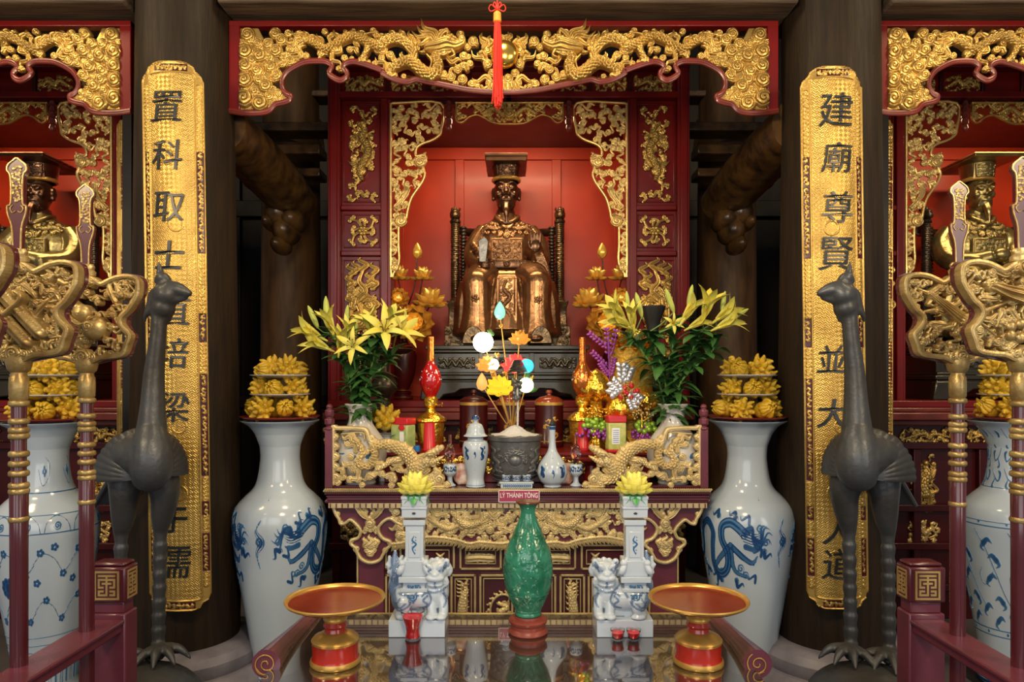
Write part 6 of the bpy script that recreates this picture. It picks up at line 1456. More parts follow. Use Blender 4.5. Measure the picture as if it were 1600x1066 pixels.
# ================================================================ big floor vases with trays of citrons
VP = [(.135, 0), (.150, .01), (.152, .03), (.140, .07), (.150, .20), (.185, .42), (.218, .62), (.238, .78), (.240, .86), (.222, .925), (.180, .975), (.140, 1.015), (.118, 1.06), (.104, 1.14), (.101, 1.20), (.112, 1.27), (.150, 1.335), (.196, 1.368), (.199, 1.374), (.18, 1.368), (.14, 1.33), (.09, 1.2)]
DOFF = [0]
def dragon_paint(c):
    # units: 360 degrees round, 240 high (top down)
    def dr(ox, s):
        X = lambda x: ox + s * x
        B_ = [(X(4), 98), (X(-4), 92), (X(-14), 88), (X(-24), 92), (X(-25), 104), (X(-18), 116), (X(-20), 130), (X(-31), 136), (X(-41), 128), (X(-40), 112), (X(-38), 98), (X(-48), 90), (X(-58), 98), (X(-60), 114), (X(-68), 124), (X(-80), 118)]
        c.stroke(B_, [2.6, 3.6, 4.2, 4.4, 4.4, 4.4, 4.4, 4.4, 4.2, 4, 4, 3.8, 3.4, 3, 2, .6], .02, .3)
        c.stroke(B_, [.9, 1.1, 1.3, 1.4, 1.4, 1.4, 1.4, 1.3, 1.3, 1.2, 1.2, 1.1, 1, .9, .6, .3], .3, .9)
        q_ = crom(B_, 8); n_ = np.gradient(q_, axis=0); n_ = np.stack([-n_[:, 1], n_[:, 0]], 1); n_ /= np.linalg.norm(n_, axis=1)[:, None] + 1e-9; w_ = np.linspace(4.2, 1.5, len(q_))[:, None]
        for e_ in (-1, 1): c.stroke([tuple(v) for v in (q_ + n_ * w_ * e_)[::4]], .8, .3, 1.0, n=3)
        for q in ((-30, 84, -40, 80), (-8, 84, -16, 78), (-30, 142, -44, 146), (-50, 136, -62, 140), (-8, 140, 2, 146), (-70, 104, -80, 98), (26, 112, 36, 118), (-66, 88, -76, 84)): c.curl(X(q[0]), q[1], 3.6, 1, 1.3, k=.15, amp=.3); c.wisp(X(q[0]), q[1], X(q[2]), q[3], 2.2, .35)
        c.stroke([(X(4), 99), (X(14), 101), (X(22), 98)], [5.5, 5, 2.5], .12, .3, 'groove', .4, 2); c.stroke([(X(4), 108), (X(14), 110), (X(20), 108)], [3, 2.4, 1], .2, .4); c.dome(X(8), 96, 1.3, 1, 1); c.curl(X(22), 95, 3, 1, 1.2, k=.2, amp=.3)
        for q in ((34, 93), (38, 100), (30, 90), (-4, 86), (0, 90), (36, 108)): c.wisp(X(12), 100, X(q[0]), q[1], 1.8, .3)
        for q, e in (((0, 118), (14, 124)), ((-10, 130), (10, 136)), ((-40, 132), (-30, 140)), ((10, 122), (18, 116))): c.stroke([(X(-14), 108), (X(q[0]), q[1]), (X(e[0]), e[1])], [3, 2.6, .9], .15, .3, 'rim', .5)
        for q in ((20, 92), (28, 104), (-2, 128), (4, 134), (-28, 134), (-60, 130), (-56, 94)): c.curl(X(q[0]), q[1], 4.2, 1, 1.2, k=.15, amp=.3)
        for q in ((22, 116), (16, 140), (-36, 142), (8, 88)): c.wisp(X(q[0]), q[1], X(q[0] - 10), q[1] - 8, 1.8, .4)
    dr(-56 + DOFF[0], 1); dr(44 + DOFF[0], -1)
    a0 = -7 + DOFF[0]; c.stroke([(a0 + 3, 84), (a0 - 3, 94), (a0 + 4, 104), (a0 - 3, 114), (a0, 128)], [.5, 2.0, 3.6, 2, .4], .15, .3, 'groove', .4); c.curl(a0 + 1, 104, 5, 1, 1.2, k=.15, amp=.3)
    for y, r in ((236, 1.6), (231, .5)): c.stroke([(-180, y), (180, y)], r, .8, .2, n=2)
    c.stroke([(-2, 66), (2, 71)], .4, .8, .2); c.stroke([(2, 66), (-2, 71)], .4, .8, .2)
    for y in (74, 76): c.stroke([(-3.5, y), (3.5, y)], .35, .8, .2)
def flower_paint(c):
    rng = random.Random(9)
    for y, r in ((236, 1.5), (92, .8), (60, .5), (183, .5), (190, .5), (77, .4)): c.stroke([(-180, y), (180, y)], r, .8, .2, n=2)
    for a in range(-165, 180, 30):      # collar panels
        c.stroke([(a - 13, 91), (a - 11, 84), (a - 5, 79), (a, 78), (a + 5, 79), (a + 11, 84), (a + 13, 91)], .5, .8, .2); c.curl(a, 86, 4, 1, 1.6, k=.2)
    for a in range(-160, 180, 40):
        for y in (118, 160): c.stroke([(a - 20, y), (a - 10, y - 9), (a + 2, y - 4), (a + 12, y + 8), (a + 22, y)], .55, .8, .2)
        for x, y in ((a - 12, 108), (a + 12, 128), (a - 6, 150), (a + 14, 168), (a + 2, 104), (a - 16, 134)):
            for k in range(5): q = k * 1.257; c.dome(x + 2.6 * math.cos(q), y + 2.2 * math.sin(q), 1.8, .6)
    for a in (-115, -10, 95):
        for k in range(10): q = k * .628; c.dome(a + 8 * math.cos(q), 138 + 6.5 * math.sin(q), 3.6, .35)
        c.dome(a, 138, 5, .5)
    for a in range(-170, 180, 20):
        c.stroke([(a - 8, 228), (a - 8, 202), (a, 196), (a + 8, 202), (a + 8, 228)], .5, .8, .2); c.stroke([(a, 206), (a, 226)], 1.8, .3)
    for a in range(-150, 180, 60): # neck scroll
        c.stroke([(a - 14, 40), (a - 4, 54), (a + 8, 48), (a + 12, 36), (a + 2, 30)], .5, .8, .2); [c.dome(a + 3 * math.cos(q), 42 + 3 * math.sin(q), 2.2, .4) for q in (0, 1.5, 3, 4.5)]
def vine_paint(c):
    for y, r in ((236, 1.5), (92, .5), (88, .5), (186, .6), (192, .6), (60, .4)): c.stroke([(-180, y), (180, y)], r, .8, .2, n=2)
    for a in range(-165, 180, 36):
        c.stroke([(a - 18, 96), (a - 6, 112), (a + 4, 132), (a + 14, 152), (a + 26, 168)], .6, .8, .2); c.stroke([(a + 2, 132), (a - 10, 146), (a - 16, 138), (a - 12, 130)], .5, .8, .2)
        for x, y, e in ((a - 8, 108, 1), (a + 6, 122, -1), (a - 4, 140, 1), (a + 12, 160, -1), (a - 12, 168, 1), (a + 4, 178, 1)):
            c.stroke([(x, y), (x + 5 * e, y - 4), (x + 10 * e, y - 1)], [3, 2.2, .5], .3, .2); c.stroke([(x, y), (x - 3 * e, y + 4), (x + 1 * e, y + 7)], [2.4, 1.6, .5], .3, .2)
    for a in range(-160, 180, 30):
        for y, e in ((16, 1), (34, -1), (52, 1)): c.stroke([(a - 12 * e, y - 10), (a - 4 * e, y - 2), (a + 6 * e, y + 2), (a + 10 * e, y - 4), (a + 5 * e, y - 7)], [.5, .8, 1.0, 2.2, .8], .3, .3); c.stroke([(a - 2 * e, y), (a - 6 * e, y + 6), (a - 1 * e, y + 8)], [.6, 1.8, .5], .3, .3)
        c.dome(a, 89, 1.4, .6); c.dome(a, 189, 1.8, .6)
NM7 = NM6 = ('back left', 'left', 'front left', 'front right', 'right', 'back right')
NM5 = ('back left', 'left', 'front', 'right', 'back right')
NM4 = ('back left', 'front left', 'front right', 'back right')
def citron_tower(x, y, z, where, sc=1.0, seed=0, fr=(1, 1, 1)):
    nm = 'citrons on the %s' % where
    t = thing('fruit_tray', 'red lacquer dish on top of the %s' % where, 'tray', (x, y, z)); MB().lathe([(.10, 0), (.16, .004), (.200, .014), (.205, .020), (.198, .018), (.02, .010)], 48).obj('tray_body', 'redpaint', t)
    rng = random.Random(seed); lab = 0
    names = ['front left', 'front centre', 'front right', 'back']
    for lvl, (zz, R, n_) in enumerate(((z + .058, .112, 6), (z + .160, .085, 5), (z + .262, .070, 4))):
        tier_ = ('lowest', 'middle', 'top')[lvl]
        if lvl:
            pz = z + (.020 + .100 * lvl); tp = thing('fruit_plate', 'white plate between the %s citrons on the %s' % ('lowest and middle' if lvl == 1 else 'middle and top', where), 'plate', (x, y, pz))
            MB().lathe([(.05, 0), (.10, .004), (.152, .014), (.155, .019), (.10, .010), (.02, .006)], 44).obj('plate_body', 'porcplain', tp)
        for k in range(n_):
            a = -PI / 2 + (k - (n_ - 1) / 2) * 2 * PI / n_ * .98
            px_, py_ = x + R * math.cos(a), y + R * math.sin(a) * .9
            pos = {7: NM7, 6: NM6, 5: NM5, 4: NM4}[n_][k]
            citron((px_, py_, zz + rng.uniform(-.004, .004)), seed + lvl * 7 + k, '%s citron of the %s layer on the %s' % (pos, tier_, where), nm, sc * rng.uniform(.86, .98), (math.cos(a) + rng.uniform(-.3, .3), math.sin(a) * 1.2 - .15, rng.uniform(-.15, .55)))
def big_vase(px, d_, fn, label, where, seed, sc=1.0, seg=420):
    x = P(px, 0, d_).x
    t = thing('floor_vase', label, 'vase', (x, d_, .0)); t.scale = (sc,) * 3
    painted(VP, 240, t, 'vase_body', fn, seg=seg, smooth=14)
    MB().box(-.2, .2, -.2, .2, .0, .002).obj('foot_mat', 'charcoal', t)
    citron_tower(x, d_, 1.376 * sc, where, 1.0, seed)
    return t
big_vase(438, 3.70, dragon_paint, 'tall white vase with blue dragons left of the altar', 'dragon vase left of the altar', 100)
DOFF[0] = 32
big_vase(1167, 3.70, dragon_paint, 'tall white vase with blue dragons right of the altar', 'dragon vase right of the altar', 200)
big_vase(72, 3.56, flower_paint, 'tall white vase with blue flowers and collar panels at the left edge', 'flowered vase at the left edge', 300)
big_vase(1580, 3.66, vine_paint, 'tall white vase with blue trailing vines at the right edge', 'vine vase at the right edge', 400)
# ================================================================ low offering table in front
TT = .649; TX = .79
t = thing('offering_table', 'low dark glass-topped offering table with scroll-ended side rails in the foreground', 'table', (0, 2.48, 0))
MB().box(-TX, TX, -.36, .33, TT - .012, TT).obj('glass_top', 'tableglass', t)
MB().box(-TX - .01, TX + .01, -.37, .34, TT - .07, TT - .012).box(-TX + .04, TX - .04, -.33, .31, TT - .20, TT - .07).obj('table_frame', 'mauve', t, bevel=.006)
MB().box(-TX + .03, TX - .03, .325, .335, TT - .008, TT + .002).obj('gilt_rear_edge', 'goldpale', t)
for sx in (-1, 1):
    for sy in (-.32, .28): MB().tube([(sx * .74, sy, TT - .10), (sx * .78, sy - .01, TT - .3), (sx * .73, sy, .12), (sx * .76, sy - .01, .0)], [.05, .055, .035, .045], 12).obj('leg', 'mauve', t)
    rl = MB().tube([(sx * .786, .335, TT + .008), (sx * .80, .0, TT + .014), (sx * .80, -.21, TT + .018)], [.022, .032, .047], 20).obj('side_rail', 'mauve', t)
    c = Carve(0, 0, 60, 60, .6); c.stroke([(30 + (3 + 2.0 * q) * math.cos(q * 1.1 * sx), 30 + (3 + 2.0 * q) * math.sin(q * 1.1 * sx)) for q in np.linspace(0, 9.5, 40)], 1.6, .5, .2); c.stroke([(12, 38), (24, 50), (44, 44)], [.6, 2, .5], .5, .2)
    sc = link('scroll_ornament', c.mesh(lambda x, y, h: (sx * .80 + (x - 30) * .0017, -.2125 - h * .0008, TT + .018 - (y - 30) * .0017), .3), 'goldpaint', rl, sharp=0)
# footed lacquer trays
for px, lb in ((524, 'footed red and gold lacquer tray on the left of the low offering table'), (1091, 'footed red and gold lacquer tray on the right of the low offering table')):
    t = thing('footed_tray', lb, 'tray', (P(px, 0, 2.32).x, 2.32, TT + .001))
    MB().lathe([(.05, .168), (.09, .180), (.14, .198), (.158, .208), (.160, .214), (.155, .213), (.14, .207), (.02, .204)], 72, smooth=2).obj('dish', 'traytop', t)
    MB().lathe([(.150, .2085), (.159, .208), (.164, .215), (.162, .2195), (.157, .218), (.152, .2125), (.150, .2085)], 72, cap=False).obj('gilt_rim', 'goldpaint', t)
    MB().lathe([(.034, .15), (.030, .17), (.05, .18)], 40).lathe([(.034, .12), (.040, .128), (.031, .145)], 40).lathe([(.055, .08), (.036, .105), (.033, .122)], 40).obj('stem', 'redpaint', t)
    MB().lathe([(.078, .018), (.074, .03), (.075, .07), (.076, .078)], 48).obj('drum', 'redpaint', t)
    MB().lathe([(.078, .0), (.082, .004), (.083, .012), (.079, .020)], 48).lathe([(.076, .074), (.078, .082), (.070, .092), (.052, .100), (.046, .104), (.036, .108)], 48).lathe([(.036, .142), (.040, .150), (.036, .160), (.033, .163)], 40).obj('gilt_band', 'goldpaint', t)
# green glazed vase
t = thing('green_vase', 'green glazed relief vase on a red wooden stand in the centre of the low table', 'vase', (P(825, 0, 2.60).x, 2.60, TT + .001))
GP = [(.046, .066), (.050, .072), (.047, .085), (.058, .11), (.078, .155), (.089, .20), (.091, .245), (.082, .30), (.060, .355), (.040, .40), (.029, .435), (.027, .455), (.033, .472), (.044, .484), (.045, .488), (.038, .485), (.022, .46)]
c = Carve(-60, 0, 60, 78, .35)
rg = random.Random(12); c.ground(.02, [(-60, 0), (60, 0), (60, 78), (-60, 78)], 0)
for i in range(150): c.dome(rg.uniform(-60, 60), rg.uniform(16, 60), rg.uniform(1.2, 3), .55, sy=rg.uniform(.6, 1.4))
for i in range(60): x, y = rg.uniform(-60, 60), rg.uniform(16, 58); c.stroke([(x, y), (x + rg.uniform(-6, 6), y + rg.uniform(-6, 6)), (x + rg.uniform(-8, 8), y + rg.uniform(-9, 9))], [1, 1.4, .5], .8)
for a in range(-60, 61, 9):
    c.stroke([(a - 4, 74), (a - 3.5, 66), (a, 62), (a + 3.5, 66), (a + 4, 74)], .7, 1, .3); c.curl(a, 68, 2.4, 1, 1.2)
    c.stroke([(a - 4.5, 2), (a, 11), (a + 4.5, 2)], .6, .9, .3)
for y in (13, 15.5, 60.5, 75): c.stroke([(-60, y), (0, y), (60, y)], .6, 1, .4, n=2)
gp = crom(GP, 8)[:110]; k0 = np.argmax(gp[:, 1]); gz, gr = gp[:k0, 1], gp[:k0, 0]
def gmap(x, y, h):
    z = .43 - y * (.43 - .072) / 78; r = np.interp(z, gz, gr) + h * .0020; a = x / 60 * PI; return (r * np.sin(a), -r * np.cos(a), z)
link('relief_body', c.mesh(gmap, .5), 'green', t, sharp=0)
MB().lathe(GP, 72, smooth=8).obj('vase_body', 'green', t)
MB().lathe([(.0445, .4835), (.046, .487), (.0445, .4895), (.040, .4865)], 48).obj('worn_lip', 'redbrown', t)
MB().lathe([(.070, .0), (.074, .006), (.070, .014), (.064, .02), (.064, .034), (.070, .040), (.072, .05), (.066, .056), (.052, .058), (.050, .066), (.02, .066)], 56).obj('wooden_stand', 'brick', t)
# porcelain lion candle holders
def lion(px, s, lb, off=0):
    base = (P(px, 0, 2.62).x, 2.62, TT + .001); t = thing('lion_candle_holder', lb, 'figurine', base); k = 1 / 416.0
    S = lambda x, y, d=0: (s * (x - 655) * k, d, (985 - y) * k)
    O = s * off * k
    m = MB()
    m.ell(S(653, 932), (.083, .055, .050)); m.ell(S(681, 925), (.050, .056, .062)); m.ell(S(630, 934), (.045, .055, .052))
    m.tube([S(683, 925), S(684, 905)], [.045, .042], 14); m.ell(S(683, 890, -.01), (.047, .050, .038)); m.ell(S(682, 897, -.05), (.036, .026, .015)); m.ell(S(682, 908, -.040), (.031, .024, .010)); m.box(S(682, 0)[0] - .028, S(682, 0)[0] + .028, -.055, -.02, S(0, 909)[2], S(0, 899)[2])
    m.ell(S(682, 891, -.062), (.014, .012, .010))
    for e in (-1, 1):
        m.ell(S(682 + e * 9, 886, -.050), (.010, .010, .009)); m.tube([S(682 + e * 3, 883, -.055), S(682 + e * 10, 878, -.052), S(682 + e * 17, 882, -.035)], [.006, .009, .005], 8); m.ell(S(682 + e * 16, 876, -.015), (.013, .013, .013)); m.ell(S(682 + e * 19, 886, -.012), (.010, .016, .012)); m.tube([S(682 + e * 17, 880, .0), S(682 + e * 21, 890, -.01), S(682 + e * 20, 899, -.015)], [.010, .013, .004], 8); m.tube([S(682 + e * 15, 900, -.03), S(682 + e * 17, 908, -.025), S(682 + e * 13, 915, -.02)], [.010, .010, .004], 8)
        m.tube([S(684 + e * 8, 930, -.03), S(686 + e * 9, 945, -.045), S(686 + e * 8, 956, -.05)], [.022, .018, .018], 10); m.ell(S(684 + e * 8, 955, -.062), (.020, .026, .012))
        m.tube([S(628 + e * 6, 932, -.03 * e - .02), S(634, 945, -.045 * e - .01), S(626, 955, -.045 * e)], [.032, .022, .018], 10); m.ell(S(634, 956, -.05 * e - .01), (.028, .018, .011))
    for j in range(9): a_ = PI * (j / 8) * 1.25 - .4; m.ell(S(683 + 18 * math.cos(a_), 888 - 13 * math.sin(a_), .005), (.011, .013, .011))
    for j in range(5): m.ell(S(673 + j * 5, 917 + 3 * math.sin(j * PI / 4), -.045), (.008, .008, .008))
    m.tube([S(620, 938, .0), S(614, 920, .0), S(618, 905, .0), S(626, 893, .0)], [.014, .018, .022, .012], 10)
    for j, (x0, y0) in enumerate(((608, 868), (603, 880), (618, 858), (630, 866), (606, 893))): m.tube([S(620, 908), S(614 + j * 2, 890, -.005 * j), S(x0, y0, -.004 * j)], [.022, .022, .005], 10)
    m.tube([S(690, 880, .02), S(697, 888, .015), S(700, 900, .01)], [.012, .014, .004], 8)
    m.box(S(628, 0)[0] if s > 0 else S(696, 0)[0], S(696, 0)[0] if s > 0 else S(628, 0)[0], -.03, .03, S(0, 960)[2], S(0, 935)[2])
    me = sculpt(m, .0036, 1); co = coords(me)
    curves = [[S(620, 938), S(614, 920), S(618, 905), S(621, 890), S(616, 866)], [S(662, 925, -.06), S(672, 920, -.06), S(676, 932, -.06), S(668, 942, -.06), S(660, 944, -.06)], [S(626, 922, -.06), S(640, 926, -.06), S(644, 936, -.06), S(630, 944, -.06), S(618, 945, -.05)],
              [S(664, 915, -.05), S(680, 919, -.065), S(697, 915, -.05)], [S(682, 903, -.06), S(683, 912, -.055)], [S(612, 955, -.05), S(625, 960, -.06), S(642, 959, -.06)], [S(655, 960, -.06), S(672, 960, -.06)], [S(666, 880, -.02), S(670, 886, -.04)], [S(698, 880, -.02), S(694, 886, -.04)], [S(655, 918, -.05), S(650, 926, -.055)], [S(666, 876), S(668, 880), S(663, 882)], [S(698, 876), S(696, 880), S(701, 882)], [S(672, 886), S(675, 884)], [S(689, 886), S(692, 884)], [S(614, 900), S(622, 890), S(626, 876)], [S(611, 886), S(619, 878), S(621, 866)], [S(628, 930, -.06), S(620, 938), S(630, 940), S(638, 934)], [S(670, 925), S(664, 932), S(671, 938)], [S(695, 922), S(699, 932), S(696, 940)]]
    ink = np.zeros(len(co)); rn = np.random.RandomState(3)
    for i, cv in enumerate(curves):
        q = crom(cv, 12); d_ = np.min(np.linalg.norm(co[:, None, ::2] - q[None, :, ::2], axis=2), axis=1)
        r = .020 if i == 0 else .0052; ink = np.maximum(ink, np.clip((r - d_) / r * 3.0, 0, 1) * (co[:, 1] < (.2 if i == 0 else .0)))
    set_ink(me, ink * (.75 + .25 * np.sin(co[:, 0] * 900 + co[:, 2] * 700)))
    link('lion_body', me, 'porc', t, sharp=0)
    def pb(name, mb, fn=None):
        me = mb.mesh(); set_ink(me, np.zeros(len(me.vertices))); return link(name, me, 'porc', t, bevel=.002)
    pb('base_block', MB().box(-.103, .103, -.072, .072, 0, .062))
    cx = (649 - 655) * k * s + O
    b = MB()
    for hw, y0, y1, dd in ((17, 925, 905, .040), (21, 920, 914, .046), (23, 905, 896, .052), (19, 896, 872, .042), (14, 880, 812, .030), (17, 818, 810, .036), (19, 806, 793, .040), (20, 793, 789, .043), (19, 789, 776, .040), (20, 778, 773, .042)):
        b.box(cx - hw * k, cx + hw * k, -dd, dd, (985 - y0) * k, (985 - y1) * k)
    b.box(cx - 9 * k, cx + 9 * k, -.033, .033, (985 - 868) * k, (985 - 828) * k)
    pb('pillar', b)
    for e in (-1, 1): q = MB().tube([(cx + e * 12 * k, -.03, (985 - 868) * k), (cx + e * 20 * k, -.045, (985 - 885) * k), (cx + e * 24 * k, -.045, (985 - 892) * k)], [.006, .013, .008], 10).ell((cx + e * 18 * k, -.04, (985 - 876) * k), (.014, .012, .014)); pb('cloud_foot', q)
    c = Carve(0, 0, 30, 60, .4); rg = random.Random(2); c.stroke([(15, 4), (10, 16), (20, 26), (11, 38), (17, 54)], [1, 2.4, 2.6, 2.4, 1], .3, .2, 'scale', .4)
    for y in (8, 16, 24, 33, 42, 50): c.curl(15 + rg.uniform(-5, 5), y, 2.6, 1, 1.2, k=.2)
    link('blue_painting', c.mesh(lambda x, y, h: (cx + (x - 15) * .0014, -.0333 - h * .0004, (985 - 832) * k - y * .0014), .2), bpy.data.materials['cobalt_glaze'], t, sharp=0)
    c = Carve(0, 0, 40, 12, .4); c.fill([(3, 3), (37, 3), (37, 10), (3, 10)], 4, 1, (1.5, 2.4)); link('blue_painting', c.mesh(lambda x, y, h: (cx + (x - 20) * .0014, -.0465 - h * .0004, (985 - 907) * k - y * .0014), .2), bpy.data.materials['cobalt_glaze'], t, sharp=0)
    c = Carve(0, 0, 40, 22, .4); c.fill([(5, 3), (35, 3), (20, 20)], 4, 1, (1.5, 2.4)); link('blue_painting', c.mesh(lambda x, y, h: (cx + (x - 20) * .0016, -.0575 - h * .0004, (985 - 921) * k - y * .0016), .2), bpy.data.materials['cobalt_glaze'], t, sharp=0)
    MB().ell((cx, -.041, (985 - 799) * k), (.007, .004, .004)).obj('drain_hole', 'charcoal', t)
    # lotus candle on top
    fz = base[2] + (985 - 773) * k; L = thing('lotus_flower', 'yellow lotus on green leaves atop the %s lion candle holder' % ('left' if s > 0 else 'right'), 'flower', (base[0] + cx, 2.62, fz))
    q = MB(); lotus(q, (0, 0, .008), (0, 0, 1), .082, ((.15, 6), (.5, 8), (.9, 9), (1.25, 10))); q.obj('petals', 'lotusyellow', L, sharp=0)
    q = MB()
    for a in range(8): petal(q, Matrix.Rotation(a * .785, 4, 'Z') @ Matrix.Translation((0, .005, .004)) @ Matrix.Rotation(-.15, 4, 'X'), .056, .017, .5)
    q.obj('green_leaf', 'greenpaint', L, sharp=0)
    q = MB()
    for a in (-.02, .022, .0): q.tube([(a, -.043, .004), (a, -.0445, -.015)], [.004, .002], 6)
    q.obj('wax_drip', 'greenpaint', L)
M['lotusyellow'] = mat('yellow_lotus_petal', (.88, .80, .16), .4, sub=.2, noise=.1, nscale=9)
M['greenpaint'] = mat('green_lotus_leaf', (.05, .30, .07), .4)
lion(655, 1, 'blue and white porcelain lion carrying a pillar, left of the green vase')
lion(972, -1, 'blue and white porcelain lion carrying a pillar, right of the green vase', off=-12)
def votive(px, d_, h, r, lb, wide=False):
    t = thing('votive_glass', lb, 'glass', (P(px, 0, d_).x, d_, TT + .001))
    pr = [(r * .62, 0), (r * .66, .004), (r * .55, h * .25), (r * .62, h * .45), (r * .95, h * .85), (r, h), (r * .95, h), (r * .90, h * .85), (r * .52, h * .35), (.004, h * .05)] if not wide else [(r * .5, 0), (r * .6, .002), (r * .8, h * .4), (r, h), (r * .94, h), (r * .7, h * .3), (.003, h * .15)]
    MB().lathe(pr, 40, smooth=3).obj('glass', 'glass', t)
    pi = [(.003, h * .06), (r * .50, h * .08), (r * .50, h * .32), (r * .86, h * .80), (r * .86, h * .81), (.003, h * .81)] if not wide else [(.003, h * .16), (r * .66, h * .30), (r * .86, h * .8), (.003, h * .8)]
    MB().lathe(pi, 32).obj('red_wax', 'redwax', t)
votive(645, 2.53, .104, .043, 'tall votive glass of red wax in front of the left porcelain lion')
votive(965, 2.52, .038, .026, 'left of two small red votive cups in front of the right porcelain lion', True)
votive(990, 2.52, .038, .026, 'right of two small red votive cups in front of the right porcelain lion', True)
# ================================================================ railings and ceremonial poles
FRET = ["1111111111111", "1000000000001", "1011111111101", "1000001000001", "1011111111101", "1010001000101", "1010111110101", "1010001000101", "1011101011101", "1000001000001", "1011101011101", "1010001000101", "1011111011101", "1000000000001", "1111111111111"]
def railing(s, lb):
    t = thing('railing', lb, 'railing', (1.518 if s > 0 else -1.480, 2.55, 0))
    MB().box(-.066, .066, 0, .085, 0, .735).obj('post', 'mauve', t, bevel=.006)
    MB().box(-.056, .056, .01, .075, .735, .775).obj('post_neck', 'mauve', t, bevel=.003)
    MB().box(-.068, .068, -.002, .088, .775, .905).box(-.060, .060, .006, .080, .905, .920).obj('post_cap', 'maroon', t, bevel=.008); cap_ = COL.objects[-1]
    u = .105 / 15
    for side in (0, 1):
        q = MB()
        for i, row in enumerate(FRET):
            for j, ch in enumerate(row):
                if ch == '1':
                    a, z = (j - 6.5) * u, .892 - i * u
                    if side == 0: q.box(a, a + u, -.0045, -.001, z - u, z)
                    else: q.box(min(-s * .0665, -s * .0705), max(-s * .0665, -s * .0705), .043 + a * .68, .043 + (a + u) * .68, z - u, z)
        q.obj('gilt_fret_symbol', 'goldpale', cap_)
    MB().box(-.045, .055, -1.35, .0, .668, .702).box(-.055, .065, -1.35, .0, .700, .716).obj('top_rail', 'mauve', t, bevel=.005) if s < 0 else MB().box(-.055, .045, -1.35, .0, .668, .702).box(-.065, .055, -1.35, .0, .700, .716).obj('top_rail', 'mauve', t, bevel=.005)
    MB().box(-.03, .03, -1.35, .0, .10, .15).obj('bottom_rail', 'maroon', t, bevel=.004)
railing(-1, 'mauve lacquered railing with a fretted gilt post cap, at the left foreground')
railing(1, 'mauve lacquered railing with a fretted gilt post cap, at the right foreground')
def board_carving(kind, seed):
    c = Carve(-96, -72, 96, 78, .62); rng = random.Random(seed)
    half = [(0, -62), (14, -60), (26, -52), (36, -56), (50, -62), (68, -64), (82, -58), (83, -38), (76, -24), (68, -12), (58, -2), (56, 8), (62, 18), (70, 28), (66, 42), (60, 56), (44, 60), (26, 62), (12, 68), (0, 70)]
    out = half + [(-x, y) for x, y in half[::-1]][1:-1]
    c.fill(out, 17, seed, (4.0, 6.0), base=.5)
    rg = rng
    for i in range(12):
        a, r = rg.uniform(0, 6.28), rg.uniform(20, 66); x, y = r * math.cos(a), r * math.sin(a) * .8
        c.stroke([(x, y), (x + rg.uniform(-14, 14), y + rg.uniform(-10, 10)), (x + rg.uniform(-24, 24), y + rg.uniform(-18, 18)), (x + rg.uniform(-30, 30), y + rg.uniform(-24, 24))], [2.5, 4.4, 3.8, 1.5], .7, .3, 'groove', .14)
    if kind == 'scroll':
        for e in (-1, 1): c.stroke([(-34 + 9 * e, -26 - 6 * e), (26 + 9 * e, 38 - 6 * e)], 10, .9, 2, 'groove', .08, n=2)
        c.stroke([(-30, 16), (-14, 12), (10, -6), (16, -16), (10, -22)], 3.2, .9, 13)
    elif kind == 'gourd':
        c.dome(18, 16, 19, .7, 2); c.dome(-2, -6, 15, .75, 2); c.stroke([(-18, -26), (-8, -14)], [3, 7], .8, 3); c.curl(14, 14, 9, 1, 1.6, base=12); c.curl(-2, -6, 7, 1, 1.4, base=10); c.stroke([(-20, -2), (0, 12), (20, 2)], 3.2, .9, 12, 'groove')
    elif kind == 'sword':
        c.stroke([(-46, -34), (6, 8)], [4, 10], .55, 4, 'groove', .18, 2, n=2); c.stroke([(8, 8), (44, 38)], [11, 11], .5, 6, 'rim', .15, n=2); c.stroke([(20, -6), (-2, 22)], 3, .9, 12)
        for x, y in ((22, 18), (34, 28), (18, 26)): c.dome(x, y, 2, 1, 12)
    else:
        c.dome(26, -14, 24, .6, 2); c.stroke([(-40, -30), (-20, -22), (10, -14)], [6, 9, 12], .7, 4, 'groove'); c.curl(24, -10, 12, 1, 2, base=12)
        for k in range(5): c.dome(-10 + 12 * math.cos(k * 1.257), 30 + 10 * math.sin(k * 1.257), 7, .6, 4)
    c.H[~inpoly(c.X, c.Y, out)] = -1
    c.stroke(out + [out[0]], 4.2, .8, 1.5, 'rim', .14, n=6)
    c.curl(0, -56, 12, 1, 2, base=3); c.curl(0, 60, 12, -1, 2, base=3); c.curl(-12, 62, 8, 1, 1.5, base=2); c.curl(12, 62, 8, -1, 1.5, base=2); c.curl(-11, -54, 7, 1, 1.4, base=2); c.curl(11, -54, 7, 1, 1.4, base=2)
    return c
